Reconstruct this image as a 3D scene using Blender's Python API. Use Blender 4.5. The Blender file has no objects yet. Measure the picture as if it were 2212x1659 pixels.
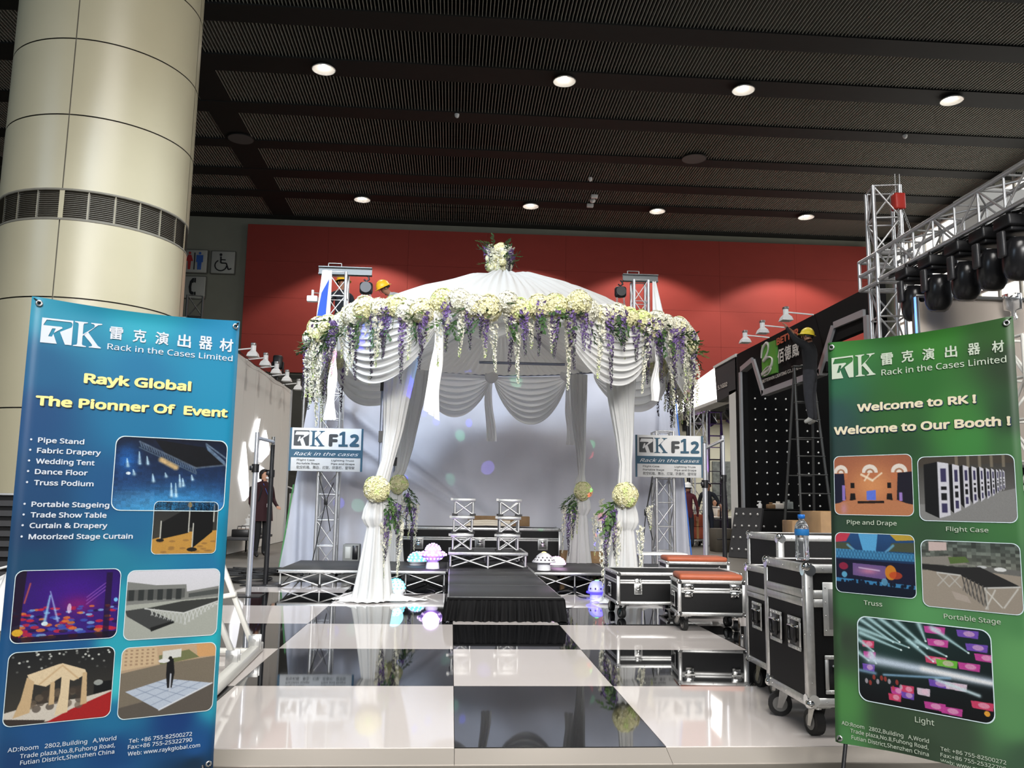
import bpy, bmesh, math, random
import numpy as np
from math import sin, cos, pi, radians, sqrt
from mathutils import Vector, Matrix

random.seed(7)
scene = bpy.context.scene
COL = scene.collection

# ------------------------------------------------------------------ camera
F, PITCH, YAW, ROLL = 1833.12, .1385, .0688, .0155
fw = Vector((sin(YAW) * cos(PITCH), cos(YAW) * cos(PITCH), sin(PITCH)))
rt0 = Vector((cos(YAW), -sin(YAW), 0))
up0 = rt0.cross(fw)
rt = cos(ROLL) * rt0 + sin(ROLL) * up0
up = -sin(ROLL) * rt0 + cos(ROLL) * up0
cam_data = bpy.data.cameras.new('camera')
cam = bpy.data.objects.new('camera', cam_data)
COL.objects.link(cam)
cam.matrix_world = Matrix(((rt.x, up.x, -fw.x, -.0401), (rt.y, up.y, -fw.y, -3.8018),
                           (rt.z, up.z, -fw.z, 1.0782), (0, 0, 0, 1)))
cam_data.sensor_width = 36
cam_data.sensor_fit = 'HORIZONTAL'
cam_data.lens = 36 * F / 2212
cam_data.clip_end = 200
scene.camera = cam

# ------------------------------------------------------------------ world, lights, exposure
world = bpy.data.worlds.new('hall_air')
scene.world = world
world.use_nodes = True
world.node_tree.nodes['Background'].inputs[0].default_value = (.80, .86, .95, 1)
world.node_tree.nodes['Background'].inputs[1].default_value = .13
scene.view_settings.view_transform = 'Standard'
scene.view_settings.look = 'None'
scene.view_settings.gamma = 1
scene.view_settings.use_curve_mapping = False
scene.view_settings.exposure = 0.15
scene.cycles.use_denoising = True
scene.cycles.max_bounces = 6
scene.cycles.diffuse_bounces = 3
scene.cycles.glossy_bounces = 4
scene.cycles.transmission_bounces = 6
scene.cycles.transparent_max_bounces = 8
scene.cycles.sample_clamp_indirect = 6


def area(name, loc, target, sx, sy, watts, col=(1, 1, 1), spread=180):
    d = bpy.data.lights.new(name, 'AREA')
    d.shape = 'RECTANGLE'
    d.size, d.size_y, d.energy, d.color = sx, sy, watts, col
    d.spread = radians(spread)
    o = bpy.data.objects.new(name, d)
    COL.objects.link(o)
    o.location = loc
    o.rotation_euler = (Vector(target) - Vector(loc)).to_track_quat('-Z', 'Y').to_euler()
    return o


def spot(name, loc, target, deg, watts, col=(1, 1, 1), blend=.3, rad=.05):
    d = bpy.data.lights.new(name, 'SPOT')
    d.spot_size, d.spot_blend, d.energy, d.color, d.shadow_soft_size = radians(deg), blend, watts, col, rad
    o = bpy.data.objects.new(name, d)
    COL.objects.link(o)
    o.location = loc
    o.rotation_euler = (Vector(target) - Vector(loc)).to_track_quat('-Z', 'Y').to_euler()
    return o


area('hall_main_light', (1.0, -2.6, 9.8), (.6, 5.0, 1.6), 5, 3, 385, (1, .965, .92), 120)
area('hall_front_light', (1.2, -10, 6.5), (.4, 5, .6), 8, 3, 400, (1, .98, .96), 62)
area('hall_side_window', (15.5, 6, 6.5), (0, 7.5, 2), 4, 6, 220, (.92, .96, 1), 110)
area('hall_left_fill', (-13, -3, 8), (-4.7, 7, 5.5), 4, 4, 150, (.62, .8, 1), 120)  # unseen cool fill for the column's left side, no window modelled
area('left_cool_fill', (-3.3, 2.6, 6.6), (.3, 9.6, 1.3), 1.6, 1.6, 165, (.74, .85, 1), 78)  # unseen bluish fill added from the left to lift curtain and signs

# ------------------------------------------------------------------ helpers


def lin(c):
    out = []
    for v in c[:3]:
        v = v / 255
        out.append(v / 12.92 if v <= .04045 else ((v + .055) / 1.055) ** 2.4)
    return tuple(out)


MATS = {}


def mat(name, rgb, rough=.5, metal=0., spec=.5, emit=0., noise=0., nscale=20., bump=0., bscale=60., alpha=1.,
        trans=0., ior=1.45, translucent=0., sheen=0., emit_rgb=None):
    if name in MATS:
        return MATS[name]
    m = bpy.data.materials.new(name)
    m.use_nodes = True
    nt = m.node_tree
    b = nt.nodes['Principled BSDF']
    c = (*lin(rgb), 1)
    b.inputs['Base Color'].default_value = c
    b.inputs['Roughness'].default_value = rough
    b.inputs['Metallic'].default_value = metal
    b.inputs['Specular IOR Level'].default_value = spec
    b.inputs['IOR'].default_value = ior
    b.inputs['Transmission Weight'].default_value = trans
    b.inputs['Alpha'].default_value = alpha
    if emit:
        b.inputs['Emission Color'].default_value = (*lin(emit_rgb or rgb), 1)
        b.inputs['Emission Strength'].default_value = emit
    if noise or bump:
        tc = nt.nodes.new('ShaderNodeTexCoord')
        n = nt.nodes.new('ShaderNodeTexNoise')
        n.inputs['Scale'].default_value = nscale
        n.inputs['Detail'].default_value = 4
        nt.links.new(tc.outputs['Object'], n.inputs['Vector'])
        if noise:
            r = nt.nodes.new('ShaderNodeMapRange')
            r.inputs['From Min'].default_value, r.inputs['From Max'].default_value = .3, .7
            r.inputs['To Min'].default_value, r.inputs['To Max'].default_value = 1 - noise, 1 + noise * .4
            nt.links.new(n.outputs['Fac'], r.inputs['Value'])
            mx = nt.nodes.new('ShaderNodeMix')
            mx.data_type = 'RGBA'
            mx.blend_type = 'MULTIPLY'
            mx.inputs['Factor'].default_value = 1
            mx.inputs['A'].default_value = c
            nt.links.new(r.outputs['Result'], mx.inputs['B'])
            nt.links.new(mx.outputs['Result'], b.inputs['Base Color'])
        if bump:
            n2 = nt.nodes.new('ShaderNodeTexNoise')
            n2.inputs['Scale'].default_value = bscale
            n2.inputs['Detail'].default_value = 3
            nt.links.new(tc.outputs['Object'], n2.inputs['Vector'])
            bp = nt.nodes.new('ShaderNodeBump')
            bp.inputs['Strength'].default_value = bump
            bp.inputs['Distance'].default_value = .02
            nt.links.new(n2.outputs['Fac'], bp.inputs['Height'])
            nt.links.new(bp.outputs['Normal'], b.inputs['Normal'])
    if translucent:
        tr = nt.nodes.new('ShaderNodeBsdfTranslucent')
        tr.inputs['Color'].default_value = c
        ms = nt.nodes.new('ShaderNodeMixShader')
        ms.inputs['Fac'].default_value = translucent
        nt.links.new(b.outputs[0], ms.inputs[1])
        nt.links.new(tr.outputs[0], ms.inputs[2])
        nt.links.new(ms.outputs[0], nt.nodes['Material Output'].inputs[0])
    MATS[name] = m
    return m


def vmat(name, rough=.45, spec=.4):
    m = bpy.data.materials.new(name)
    m.use_nodes = True
    a = m.node_tree.nodes.new('ShaderNodeVertexColor')
    a.layer_name = 'print'
    b = m.node_tree.nodes['Principled BSDF']
    b.inputs['Roughness'].default_value = rough
    b.inputs['Specular IOR Level'].default_value = spec
    m.node_tree.links.new(a.outputs['Color'], b.inputs['Base Color'])
    MATS[name] = m
    return m


M_black_lam = mat('black_laminate', (11, 11, 12), .6, spec=.3, noise=.25, nscale=90, bump=.15, bscale=300)
M_alu = mat('brushed_aluminium', (208, 208, 206), .42, .8, noise=.12, nscale=40)
M_chrome = mat('bright_chrome', (222, 222, 220), .16, 1)
M_steel = mat('dull_steel', (150, 150, 148), .4, .8)
M_truss = mat('truss_aluminium', (200, 200, 200), .35, .75)
M_blackmetal = mat('black_painted_metal', (22, 22, 24), .4)
M_rubber = mat('black_rubber', (24, 24, 24), .6)
M_wheelcap = mat('grey_wheel_hub', (120, 120, 118), .4, .6)
M_white_pl = mat('white_plastic', (228, 228, 226), .35)
M_white_paint = mat('white_painted_steel', (216, 215, 208), .4)
M_blackpl = mat('black_plastic', (20, 20, 22), .35)
M_cloth = mat('white_chiffon', (226, 226, 224), .7, spec=.2, translucent=.45)
M_roof = mat('canopy_roof_chiffon', (222, 221, 217), .7, spec=.2, translucent=.58)
M_liner = mat('pleated_liner_chiffon', (236, 236, 234), .7, spec=.2, translucent=.72)
M_cloth2 = mat('white_satin', (240, 240, 238), .42, spec=.4, translucent=.12)
M_curtain = mat('grey_backdrop_cloth', (214, 217, 228), .75, spec=.15, noise=.10, nscale=1.6, bump=.55, bscale=4, translucent=.35)
M_blackcloth = mat('black_velvet', (16, 16, 17), .85, spec=.2)
M_deck = mat('black_stage_board', (52, 52, 52), .5, noise=.25, nscale=45, bump=.1, bscale=200)
M_orange = mat('orange_leather', (158, 80, 50), .55, noise=.08, nscale=15)
M_carton = mat('brown_cardboard', (136, 108, 76), .8, noise=.15, nscale=12)
M_tape = mat('tan_tape', (150, 116, 74), .5)
M_leaf = mat('green_leaf', (70, 100, 46), .5, noise=.3, nscale=30, translucent=.15)
M_leaf2 = mat('dark_green_leaf', (44, 72, 36), .5, noise=.3, nscale=30)
M_purple = mat('purple_petal', (112, 90, 142), .7, noise=.25, nscale=60, translucent=.15)
M_dpurple = mat('dark_purple_bud', (66, 58, 74), .7)
M_wpetal = mat('ivory_petal', (222, 220, 202), .7, noise=.12, nscale=60, translucent=.2)
M_cream = mat('cream_petal', (222, 217, 172), .7, noise=.15, nscale=60, translucent=.15)
M_lime = mat('lime_petal', (200, 216, 140), .7, noise=.15, nscale=60, translucent=.15)
M_skin = mat('skin', (196, 148, 120), .55)
M_skin_d = mat('tanned_skin', (150, 104, 80), .55)
M_hair = mat('black_hair', (22, 19, 18), .5)


class MB:
    """collects shapes, then links them as ONE mesh object"""

    def __init__(s):
        s.v, s.f, s.mi, s.sm = [], [], [], []

    def add(s, vs, fs, mi=0, smooth=False):
        b = len(s.v)
        s.v.extend([tuple(p) for p in vs])
        for f in fs:
            s.f.append([b + i for i in f])
            s.mi.append(mi)
            s.sm.append(smooth)
        return s

    def box(s, c, size, mi=0, R=None, taper=1.):
        hx, hy, hz = size[0] / 2, size[1] / 2, size[2] / 2
        vs = []
        for z in (-hz, hz):
            k = taper if z > 0 else 1
            vs += [Vector((-hx * k, -hy * k, z)), Vector((hx * k, -hy * k, z)), Vector((hx * k, hy * k, z)), Vector((-hx * k, hy * k, z))]
        if R is not None:
            vs = [R @ v for v in vs]
        vs = [v + Vector(c) for v in vs]
        return s.add(vs, [(3, 2, 1, 0), (4, 5, 6, 7), (0, 1, 5, 4), (1, 2, 6, 5), (2, 3, 7, 6), (3, 0, 4, 7)], mi)

    def bbox(s, c, size, bev=.01, mi=0, R=None, seg=2):
        bm = bmesh.new()
        bmesh.ops.create_cube(bm, size=1)
        for v in bm.verts:
            v.co = Vector((v.co.x * size[0], v.co.y * size[1], v.co.z * size[2]))
        bmesh.ops.bevel(bm, geom=bm.edges[:], offset=bev, segments=seg, affect='EDGES', profile=.5)
        bm.verts.index_update()
        vs = [(R @ v.co if R is not None else v.co.copy()) + Vector(c) for v in bm.verts]
        fs = [[v.index for v in f.verts] for f in bm.faces]
        bm.free()
        return s.add(vs, fs, mi, True)

    def cyl(s, p, q, r, n=10, r2=None, mi=0, smooth=True, caps=True):
        p, q = Vector(p), Vector(q)
        d = (q - p)
        if d.length < 1e-9:
            return s
        d.normalize()
        a = d.orthogonal().normalized()
        b = d.cross(a)
        r2 = r if r2 is None else r2
        vs = [p + (a * cos(2 * pi * i / n) + b * sin(2 * pi * i / n)) * r for i in range(n)]
        vs += [q + (a * cos(2 * pi * i / n) + b * sin(2 * pi * i / n)) * r2 for i in range(n)]
        s.add(vs, [(i, (i + 1) % n, n + (i + 1) % n, n + i) for i in range(n)], mi, smooth)
        if caps:
            s.add(vs[:n], [list(range(n))[::-1]], mi)
            s.add(vs[n:], [list(range(n))], mi)
        return s

    def tube(s, pts, r, n=6, mi=0):
        pts = [Vector(p) for p in pts]
        rings = []
        prev = None
        for i, p in enumerate(pts):
            d = (pts[min(i + 1, len(pts) - 1)] - pts[max(i - 1, 0)]).normalized()
            a = d.orthogonal().normalized() if prev is None else (prev - d * prev.dot(d)).normalized()
            prev = a
            b = d.cross(a)
            rr = r[i] if isinstance(r, (list, tuple)) else r
            rings.append([p + (a * cos(2 * pi * k / n) + b * sin(2 * pi * k / n)) * rr for k in range(n)])
        return s.loft(rings, True, mi, True)

    def loft(s, rings, closed=True, mi=0, smooth=True, caps=False):
        n = len(rings[0])
        vs = [p for r in rings for p in r]
        fs = []
        for i in range(len(rings) - 1):
            for k in range(n if closed else n - 1):
                k2 = (k + 1) % n
                fs.append((i * n + k, i * n + k2, (i + 1) * n + k2, (i + 1) * n + k))
        s.add(vs, fs, mi, smooth)
        if caps:
            s.add(rings[0], [list(range(n))[::-1]], mi)
            s.add(rings[-1], [list(range(n))], mi)
        return s

    def lathe(s, prof, c=(0, 0, 0), n=20, mi=0, smooth=True, R=None, caps=True):
        rings = []
        for r, z in prof:
            ring = [Vector((r * cos(2 * pi * k / n), r * sin(2 * pi * k / n), z)) for k in range(n)]
            if R is not None:
                ring = [R @ p for p in ring]
            rings.append([p + Vector(c) for p in ring])
        return s.loft(rings, True, mi, smooth, caps)

    def ell(s, c, rad, n=12, m=8, mi=0, R=None):
        if not isinstance(rad, (tuple, list)):
            rad = (rad,) * 3
        rings = []
        for j in range(m + 1):
            t = -pi / 2 + pi * j / m
            rr = max(cos(t), .02)
            ring = [Vector((rad[0] * rr * cos(2 * pi * k / n), rad[1] * rr * sin(2 * pi * k / n), rad[2] * sin(t))) for k in range(n)]
            if R is not None:
                ring = [R @ p for p in ring]
            rings.append([p + Vector(c) for p in ring])
        return s.loft(rings, True, mi, True, True)

    def prism(s, poly, fn, depth, mi=0):
        """poly in 2-D, fn(x, y, d) -> 3-D; d runs 0..depth"""
        n = len(poly)
        a = [fn(x, y, 0) for x, y in poly]
        b = [fn(x, y, depth) for x, y in poly]
        s.add(a + b, [list(range(n)), list(range(2 * n - 1, n - 1, -1))] + [(i, n + i, n + (i + 1) % n, (i + 1) % n) for i in range(n)], mi)
        return s

    def grid(s, fn, nu, nv, mi=0, smooth=True, u0=0, u1=1, v0=0, v1=1):
        vs = [fn(u0 + (u1 - u0) * i / nu, v0 + (v1 - v0) * j / nv) for j in range(nv + 1) for i in range(nu + 1)]
        fs = [(j * (nu + 1) + i, j * (nu + 1) + i + 1, (j + 1) * (nu + 1) + i + 1, (j + 1) * (nu + 1) + i) for j in range(nv) for i in range(nu)]
        return s.add(vs, fs, mi, smooth)

    def mesh(s, name, mats):
        me = bpy.data.meshes.new(name)
        me.from_pydata(s.v, [], s.f)
        if not isinstance(mats, (list, tuple)):
            mats = [mats]
        for m in mats:
            me.materials.append(m)
        me.polygons.foreach_set('material_index', s.mi)
        me.polygons.foreach_set('use_smooth', s.sm)
        me.update()
        return me

    def build(s, name, mats, parent=None, kind=None):
        return put(s.mesh(name, mats), name, parent, kind)


def put(me, name, parent=None, kind=None):
    o = bpy.data.objects.new(name, me)
    COL.objects.link(o)
    if parent is not None:
        o.parent = parent
        if 'w' in parent and parent['w']:
            o.matrix_parent_inverse = Matrix.Translation(-Vector(parent.location))
    if kind:
        o['kind'] = kind
    return o


def tag(o, label, cat, group=None):
    o['label'], o['category'] = label, cat
    if group:
        o['group'] = group
    return o


def thing(name, label, cat, loc=(0, 0, 0), group=None, world=True):
    """an Empty at the thing's base; with world=True its parts are given in world coordinates"""
    o = bpy.data.objects.new(name, None)
    COL.objects.link(o)
    o.location = loc
    o.empty_display_size = .1
    if world:
        o['w'] = 1
    return tag(o, label, cat, group)


def structure(o, label=None):
    o['kind'] = 'structure'
    if label:
        o['label'] = label
    return o


CH = {}


def kids(o):
    return list(o.children)


def copy_tree(o, loc, rz=None, label=None, group=None):
    r = o.copy()
    COL.objects.link(r)
    r.location = loc
    if rz is not None:
        r.rotation_euler = (0, 0, rz)
    if label:
        r['label'] = label
    if group:
        r['group'] = group
    for c in kids(o):
        d = c.copy()
        COL.objects.link(d)
        d.parent = r
        for g in kids(c):
            e = g.copy()
            COL.objects.link(e)
            e.parent = d
    return r


ROD = {}


def rod(name, p, q, r, m, parent=None, n=10):
    """a straight tube as an object of its own; alike tubes share one mesh"""
    key = (m.name, n)
    if key not in ROD:
        ROD[key] = MB().cyl((0, 0, 0), (0, 0, 1), 1, n).mesh('rod', m)
    p, q = Vector(p), Vector(q)
    o = put(ROD[key], name, parent)
    d = q - p
    o.matrix_basis = Matrix.LocRotScale(p, d.to_track_quat('Z', 'Y'), Vector((r, r, d.length)))
    return o


def slab(name, c, size, m, parent=None, rz=0, R=None):
    key = (m.name, 'box')
    if key not in ROD:
        ROD[key] = MB().box((0, 0, 0), (1, 1, 1)).mesh('slab', m)
    o = put(ROD[key], name, parent)
    q = R.to_quaternion() if R is not None else Matrix.Rotation(rz, 3, 'Z').to_quaternion()
    o.matrix_basis = Matrix.LocRotScale(Vector(c), q, Vector(size))
    return o


try:
    FONT = bpy.data.fonts.load(bpy.utils.system_resource('DATAFILES', path='fonts') + '/NotoSansHebrew-Regular.woff2')
except Exception:
    FONT = None


def text_mesh(body, bold=0., shear=0., space=1.):
    """lettering as (verts, faces), unit box: x 0..w, baseline y = 0; returns cap box too"""
    cu = bpy.data.curves.new('lettering', 'FONT')
    cu.body = body
    cu.size = 1
    if FONT and max(map(ord, body)) < 0x2e80:
        cu.font = FONT
    cu.shear = shear
    cu.space_character = space
    cu.resolution_u = 2
    cu.fill_mode = 'BOTH'
    o = bpy.data.objects.new('lettering', cu)
    me = bpy.data.meshes.new_from_object(o)
    vs = [v.co.copy() for v in me.vertices]
    fs = [list(p.vertices) for p in me.polygons]
    bpy.data.meshes.remove(me)
    bpy.data.objects.remove(o)
    bpy.data.curves.remove(cu)
    if bold:    # thicker strokes: the outline repeated a little to every side
        n, v0, f0 = len(vs), list(vs), list(fs)
        for k in range(8):
            d = Vector((cos(k * pi / 4) * bold, sin(k * pi / 4) * bold, .00012 * (k + 1)))
            b = len(vs)
            vs += [v + d for v in v0]
            fs += [[b + i for i in f] for f in f0]
    return vs, fs


def put_text(mb, body, fn, x0, x1, y0, y1, bold=0., shear=0., cap=True, mi=0, space=1., thick=0.):
    """fit lettering into the box; fn(x, y) -> point. With cap the height is that of capitals over the baseline"""
    vs, fs = text_mesh(body, bold, shear, space)
    if not vs:
        return
    xa, xb = min(v.x for v in vs), max(v.x for v in vs)
    if cap:
        ya, yb = -bold, .714 + bold
    else:
        ya, yb = min(v.y for v in vs), max(v.y for v in vs)
    o_ = Vector(fn(x0, y0))
    nr = (Vector(fn(x0 + .01, y0)) - o_).cross(Vector(fn(x0, y0 + .01)) - o_).normalized()
    if x1 < x0:
        nr = -nr
    P = [Vector(fn(x0 + (v.x - xa) / (xb - xa) * (x1 - x0), y0 + (v.y - ya) / (yb - ya) * (y1 - y0))) + nr * v.z for v in vs]
    mb.add(P, fs, mi)


def lerp(a, b, t):
    return a + (b - a) * t
# ------------------------------------------------------------------ hall shell
M_ground = mat('grey_concrete_floor', (98, 94, 86), .55, noise=.18, nscale=1.5, bump=.1, bscale=20)
M_wall = mat('grey_plaster', (140, 140, 126), .8, noise=.06, nscale=2)
M_dark_wall = mat('dark_olive_wall', (70, 70, 64), .8, noise=.1, nscale=2)
M_ceil_black = mat('black_ceiling_void', (20, 20, 20), .9)
M_beam = mat('charcoal_ceiling_board', (25, 26, 23), .75, noise=.15, nscale=3)
M_slat = mat('grey_ceiling_slat', (146, 145, 136), .5)

fl = MB().grid(lambda u, v: (lerp(-16, 24, u), lerp(-10, 30, v), 0), 1, 1, smooth=False).build('floor', M_ground)
structure(fl, 'grey concrete hall floor')
wb = MB().box((4, 26.1, 6), (46, .2, 12)).build('wall_back', M_wall)
structure(wb, 'grey plastered end wall of the hall')
lw = MB().box((4, 25.9, 2.7), (46, .1, 5.3)).build('wall_lower', M_dark_wall)
structure(lw, 'dark lower part of the end wall')
wl = MB().box((-15.1, 10, 6), (.2, 40, 12)).build('wall_left', M_wall)
structure(wl)
# red feature wall: sheets of perforated red board with open joints
M_red = mat('red_perforated_board', (146, 52, 43), .75, noise=.05, nscale=4)
nt = M_red.node_tree
tc = nt.nodes.new('ShaderNodeTexCoord')
vo = nt.nodes.new('ShaderNodeTexVoronoi')
vo.inputs['Randomness'].default_value = 0
vo.inputs['Scale'].default_value = 9
nt.links.new(tc.outputs['Object'], vo.inputs['Vector'])
bp = nt.nodes.new('ShaderNodeBump')
bp.inputs['Strength'].default_value = .5
bp.inputs['Distance'].default_value = .02
bp.invert = True
mr = nt.nodes.new('ShaderNodeMapRange')
mr.inputs['From Min'].default_value, mr.inputs['From Max'].default_value = .12, .25
nt.links.new(vo.outputs['Distance'], mr.inputs['Value'])
nt.links.new(mr.outputs['Result'], bp.inputs['Height'])
nt.links.new(bp.outputs['Normal'], nt.nodes['Principled BSDF'].inputs['Normal'])
red = thing('red_wall_cladding', 'big red perforated wall panel lit by downlights, high on the end wall', 'wall panel', (-7.45, 25.8, 5.42))
cols, rows = 8, 4
xs = [lerp(-7.45, 15.2, i / cols) for i in range(cols + 1)]
zs = [lerp(5.42, 10.69, j / rows) for j in range(rows + 1)]
for j in range(rows):
    for i in range(cols):
        slab('panel', ((xs[i] + xs[i + 1]) / 2, 25.8, (zs[j] + zs[j + 1]) / 2), (xs[i + 1] - xs[i] - .005, .1, zs[j + 1] - zs[j] - .005), M_red, red)

# ceiling: black void, charcoal boards across, slats between them
ce = MB().box((4, 8, 12.4), (46, 38, .2)).build('ceiling', M_ceil_black)
structure(ce, 'black ceiling void above the slats')
ZC = 11.0
bands = [(9.0, 10.0), (10.25 + .2, 12.53), (13.17, 14.64 - .05), (15.34, 16.96), (17.56, 19.24), (19.73, 21.26), (21.92, 23.97 - .6), (24.1, 25.67)]
bands = [(11.0, 12.53), (13.18, 14.55), (15.3, 16.9), (17.5, 19.2), (19.73, 21.3), (21.92, 23.15), (23.75, 25.6)]
edges = [(-11, 11.0)] + [(bands[i][1], bands[i + 1][0]) for i in range(len(bands) - 1)] + [(25.6, 26.0)]
for a, b in edges:
    o = MB().box((4, (a + b) / 2, ZC + .05), (38, b - a, .14)).build('ceiling_board', M_beam)
    structure(o, 'charcoal ceiling board running across the hall')
for xb in (-6.2,):
    o = MB().box((xb, 18.5, ZC + .06), (.72, 15.2, .13)).build('ceiling_board', M_beam)
    structure(o, 'charcoal ceiling board running towards the end wall')
for a, b in bands:
    mb = MB()
    x = -14.0
    while x < 22:
        if abs(x + 6.2) > .36:
            mb.box((x, (a + b) / 2, ZC + .06), (.015, b - a, .10))
        x += .078
    for y in np.arange(a + .35, b, .5):
        mb.box((4, y, ZC + .18), (36, .03, .03), 1)
    o = mb.build('ceiling_slat', [M_slat, M_beam], None, 'structure')
    o['label'] = 'row of thin grey ceiling slats'

# ceiling downlights
M_dish = mat('white_lamp_dish', (228, 226, 220), .4)
M_bulb = mat('hot_white_bulb', (255, 246, 236), .4, emit=70)
dl = thing('ceiling_downlight', 'x', 'ceiling light', (0, 0, 0), 'ceiling downlights', world=False)
MB().lathe([(.27, 0), (.275, .01), (.22, .055), (.10, .088), (.05, .092)], n=24, caps=False).lathe([(.26, .002), (.21, .05), (.09, .08), (.02, .083)], n=24, caps=False).build('reflector_dish', M_dish, dl)
MB().ell((0, .02, .06), (.045, .045, .025), 10, 6).build('bulb', M_bulb, dl)
first = True
LAMPY = {14.86: 'nearer row', 23.42: 'row by the red wall'}
place = ['leftmost', 'second from left', 'third from left', 'rightmost']
for yy, nm in LAMPY.items():
    for k, xx in enumerate((-3.22, 2.37, 6.67, 11.84)):
        lab = 'round white ceiling downlight, %s of the %s' % (place[k], nm)
        if first:
            dl.location = (xx, yy, ZC - .112)
            dl['label'] = lab
            first = False
        else:
            copy_tree(dl, (xx, yy, ZC - .112), None, lab)
        s_ = spot('downlight_beam', (xx, yy, ZC - .125), (xx, yy, 0), 116, 860 if yy > 20 else 700, (1, .93, .86) if yy > 20 else (1, .95, .9), .25, .08)
M_disc = mat('grey_speaker_mesh', (92, 92, 90), .7)
for (xx, yy), lab in zip(((-6.12, 19.1), (6.69, 19.1)), ('flat round grey ceiling speaker at the left, beside the long dark board', 'flat round grey ceiling speaker in the middle of the ceiling')):
    o = thing('ceiling_speaker', lab, 'speaker', (xx, yy, ZC - .03), 'ceiling speakers')
    MB().cyl((xx, yy, ZC - .03), (xx, yy, ZC - .05), .34, 28).build('grille', M_disc, o)
    MB().lathe([(.34, 0), (.36, 0), (.36, -.03), (.34, -.03)], (xx, yy, ZC - .02), 28, caps=False).build('rim', M_beam, o)
for (xx, yy), lab in zip(((-.14, 17.0), (11.84, 17.0), (3.98, 20.95)), ('tiny white ceiling camera dome left of centre', 'tiny white ceiling sensor at the right', 'tiny ceiling sensor above the three small boxes')):
    o = thing('ceiling_sensor', lab, 'sensor', (xx, yy, ZC - .02), 'small ceiling sensors')
    MB().ell((xx, yy, ZC - .06), (.06, .06, .06), 10, 6).build('dome', M_white_pl, o)
    MB().cyl((xx, yy, ZC - .05), (xx, yy, ZC + .0), .065, 12).build('base', M_white_pl, o)
for k, (yy, lab) in enumerate(((22.34, 'topmost'), (22.7, 'middle'), (23.2, 'lowest'))):
    o = thing('emergency_lamp', 'small white box under the ceiling, %s of three in a line' % lab, 'fixture', (4.34, yy, ZC - .02), 'three small ceiling boxes')
    if k == 1:
        MB().ell((4.34, yy, ZC - .08), (.1, .1, .08), 12, 6).build('housing', M_white_pl, o)
    else:
        MB().bbox((4.34, yy, ZC - .07), (.22, .12, .12), .02).build('housing', M_white_pl, o)
    MB().cyl((4.34, yy, ZC - .02), (4.34, yy, ZC + .04), .015, 8).build('hanger', M_white_pl, o)

# wall pictograms
M_sign = mat('pale_grey_sign_face', (172, 172, 164), .5)
M_signrim = mat('dark_sign_rim', (96, 96, 90), .6)
M_ink = mat('black_ink', (18, 18, 18), .6)
M_pred = mat('red_pictogram', (170, 40, 40), .6)
M_pblue = mat('blue_pictogram', (48, 92, 170), .6)


def picto(label, x0, x1, z0, z1, draw):
    o = thing('wall_sign', label, 'sign', (x0, 25.98, z0), 'square pictogram signs')
    c = ((x0 + x1) / 2, 25.93, (z0 + z1) / 2)
    MB().bbox((c[0], 25.95, c[2]), (x1 - x0 + .05, .1, z1 - z0 + .05), .03).build('rim', M_signrim, o)
    MB().bbox((c[0], 25.91, c[2]), (x1 - x0, .08, z1 - z0), .03).build('face', M_sign, o)
    s = (x1 - x0) / 2

    def fn(x, y, d=0):
        return Vector((c[0] + x * s, 25.865 - d, c[2] + y * s))
    draw(o, fn)


def fig(mb, fn, cx, skirt):
    mb.prism([(cx + .11 * cos(a), .68 + .11 * sin(a)) for a in np.linspace(0, 2 * pi, 14)[:-1]], fn, .01)
    if skirt:
        mb.prism([(cx - .13, .52), (cx + .13, .52), (cx + .3, -.02), (cx + .13, -.02), (cx + .1, -.75), (cx - .1, -.75), (cx - .13, -.02), (cx - .3, -.02)], fn, .01)
    else:
        mb.prism([(cx - .28, .52), (cx + .28, .52), (cx + .28, -.1), (cx + .17, -.1), (cx + .15, -.75), (cx + .02, -.75), (cx, -.12), (cx - .02, -.75), (cx - .15, -.75), (cx - .17, -.1), (cx - .28, -.1)], fn, .01)


def wc(o, fn):
    m1, m2, m3 = MB(), MB(), MB()
    fig(m1, fn, -.42, True)
    fig(m2, fn, .42, False)
    m3.prism([(-.04, -.75), (.04, -.75), (.04, .72), (-.04, .72)], fn, .01)
    m1.build('red_figure', M_pred, o)
    m2.build('blue_figure', M_pblue, o)
    m3.build('divider_bar', M_ink, o)


def wheel(o, fn):
    mb = MB()
    mb.prism([(-.18 + .12 * cos(a), .66 + .12 * sin(a)) for a in np.linspace(0, 2 * pi, 14)[:-1]], fn, .01)
    st = lambda pts, w: [mb.prism([(a[0] + n[0], a[1] + n[1]), (b[0] + n[0], b[1] + n[1]), (b[0] - n[0], b[1] - n[1]), (a[0] - n[0], a[1] - n[1])], fn, .01)
                         for a, b in zip(pts, pts[1:]) for L in [math.hypot(b[0] - a[0], b[1] - a[1])] for n in [(-(b[1] - a[1]) / L * w, (b[0] - a[0]) / L * w)]]
    st([(-.17, .5), (-.15, -.08)], .06)
    st([(-.15, -.08), (.32, -.1), (.52, -.66), (.78, -.56)], .055)
    st([(-.15, .22), (.25, .2)], .045)
    st([(-.14 + .5 * cos(a), -.3 + .48 * sin(a)) for a in np.linspace(radians(118), radians(395 - 40), 14)], .05)
    mb.build('wheelchair_figure', M_ink, o)


def phone(o, fn):
    mb = MB()
    mb.prism([(-.1, .78), (.02, .8), (.02, .4), (-.12, .35), (-.16, 0), (-.12, -.38), (.06, -.45), (.08, -.8), (-.06, -.82), (-.3, -.5), (-.38, 0), (-.3, .5)], fn, .01)
    mb.prism([(.06, .82), (.2, .8), (.2, .38), (.06, .42)], fn, .01)
    mb.prism([(.1, -.45), (.24, -.42), (.26, -.78), (.12, -.8)], fn, .01)
    mb.build('handset_figure', M_ink, o)


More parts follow.
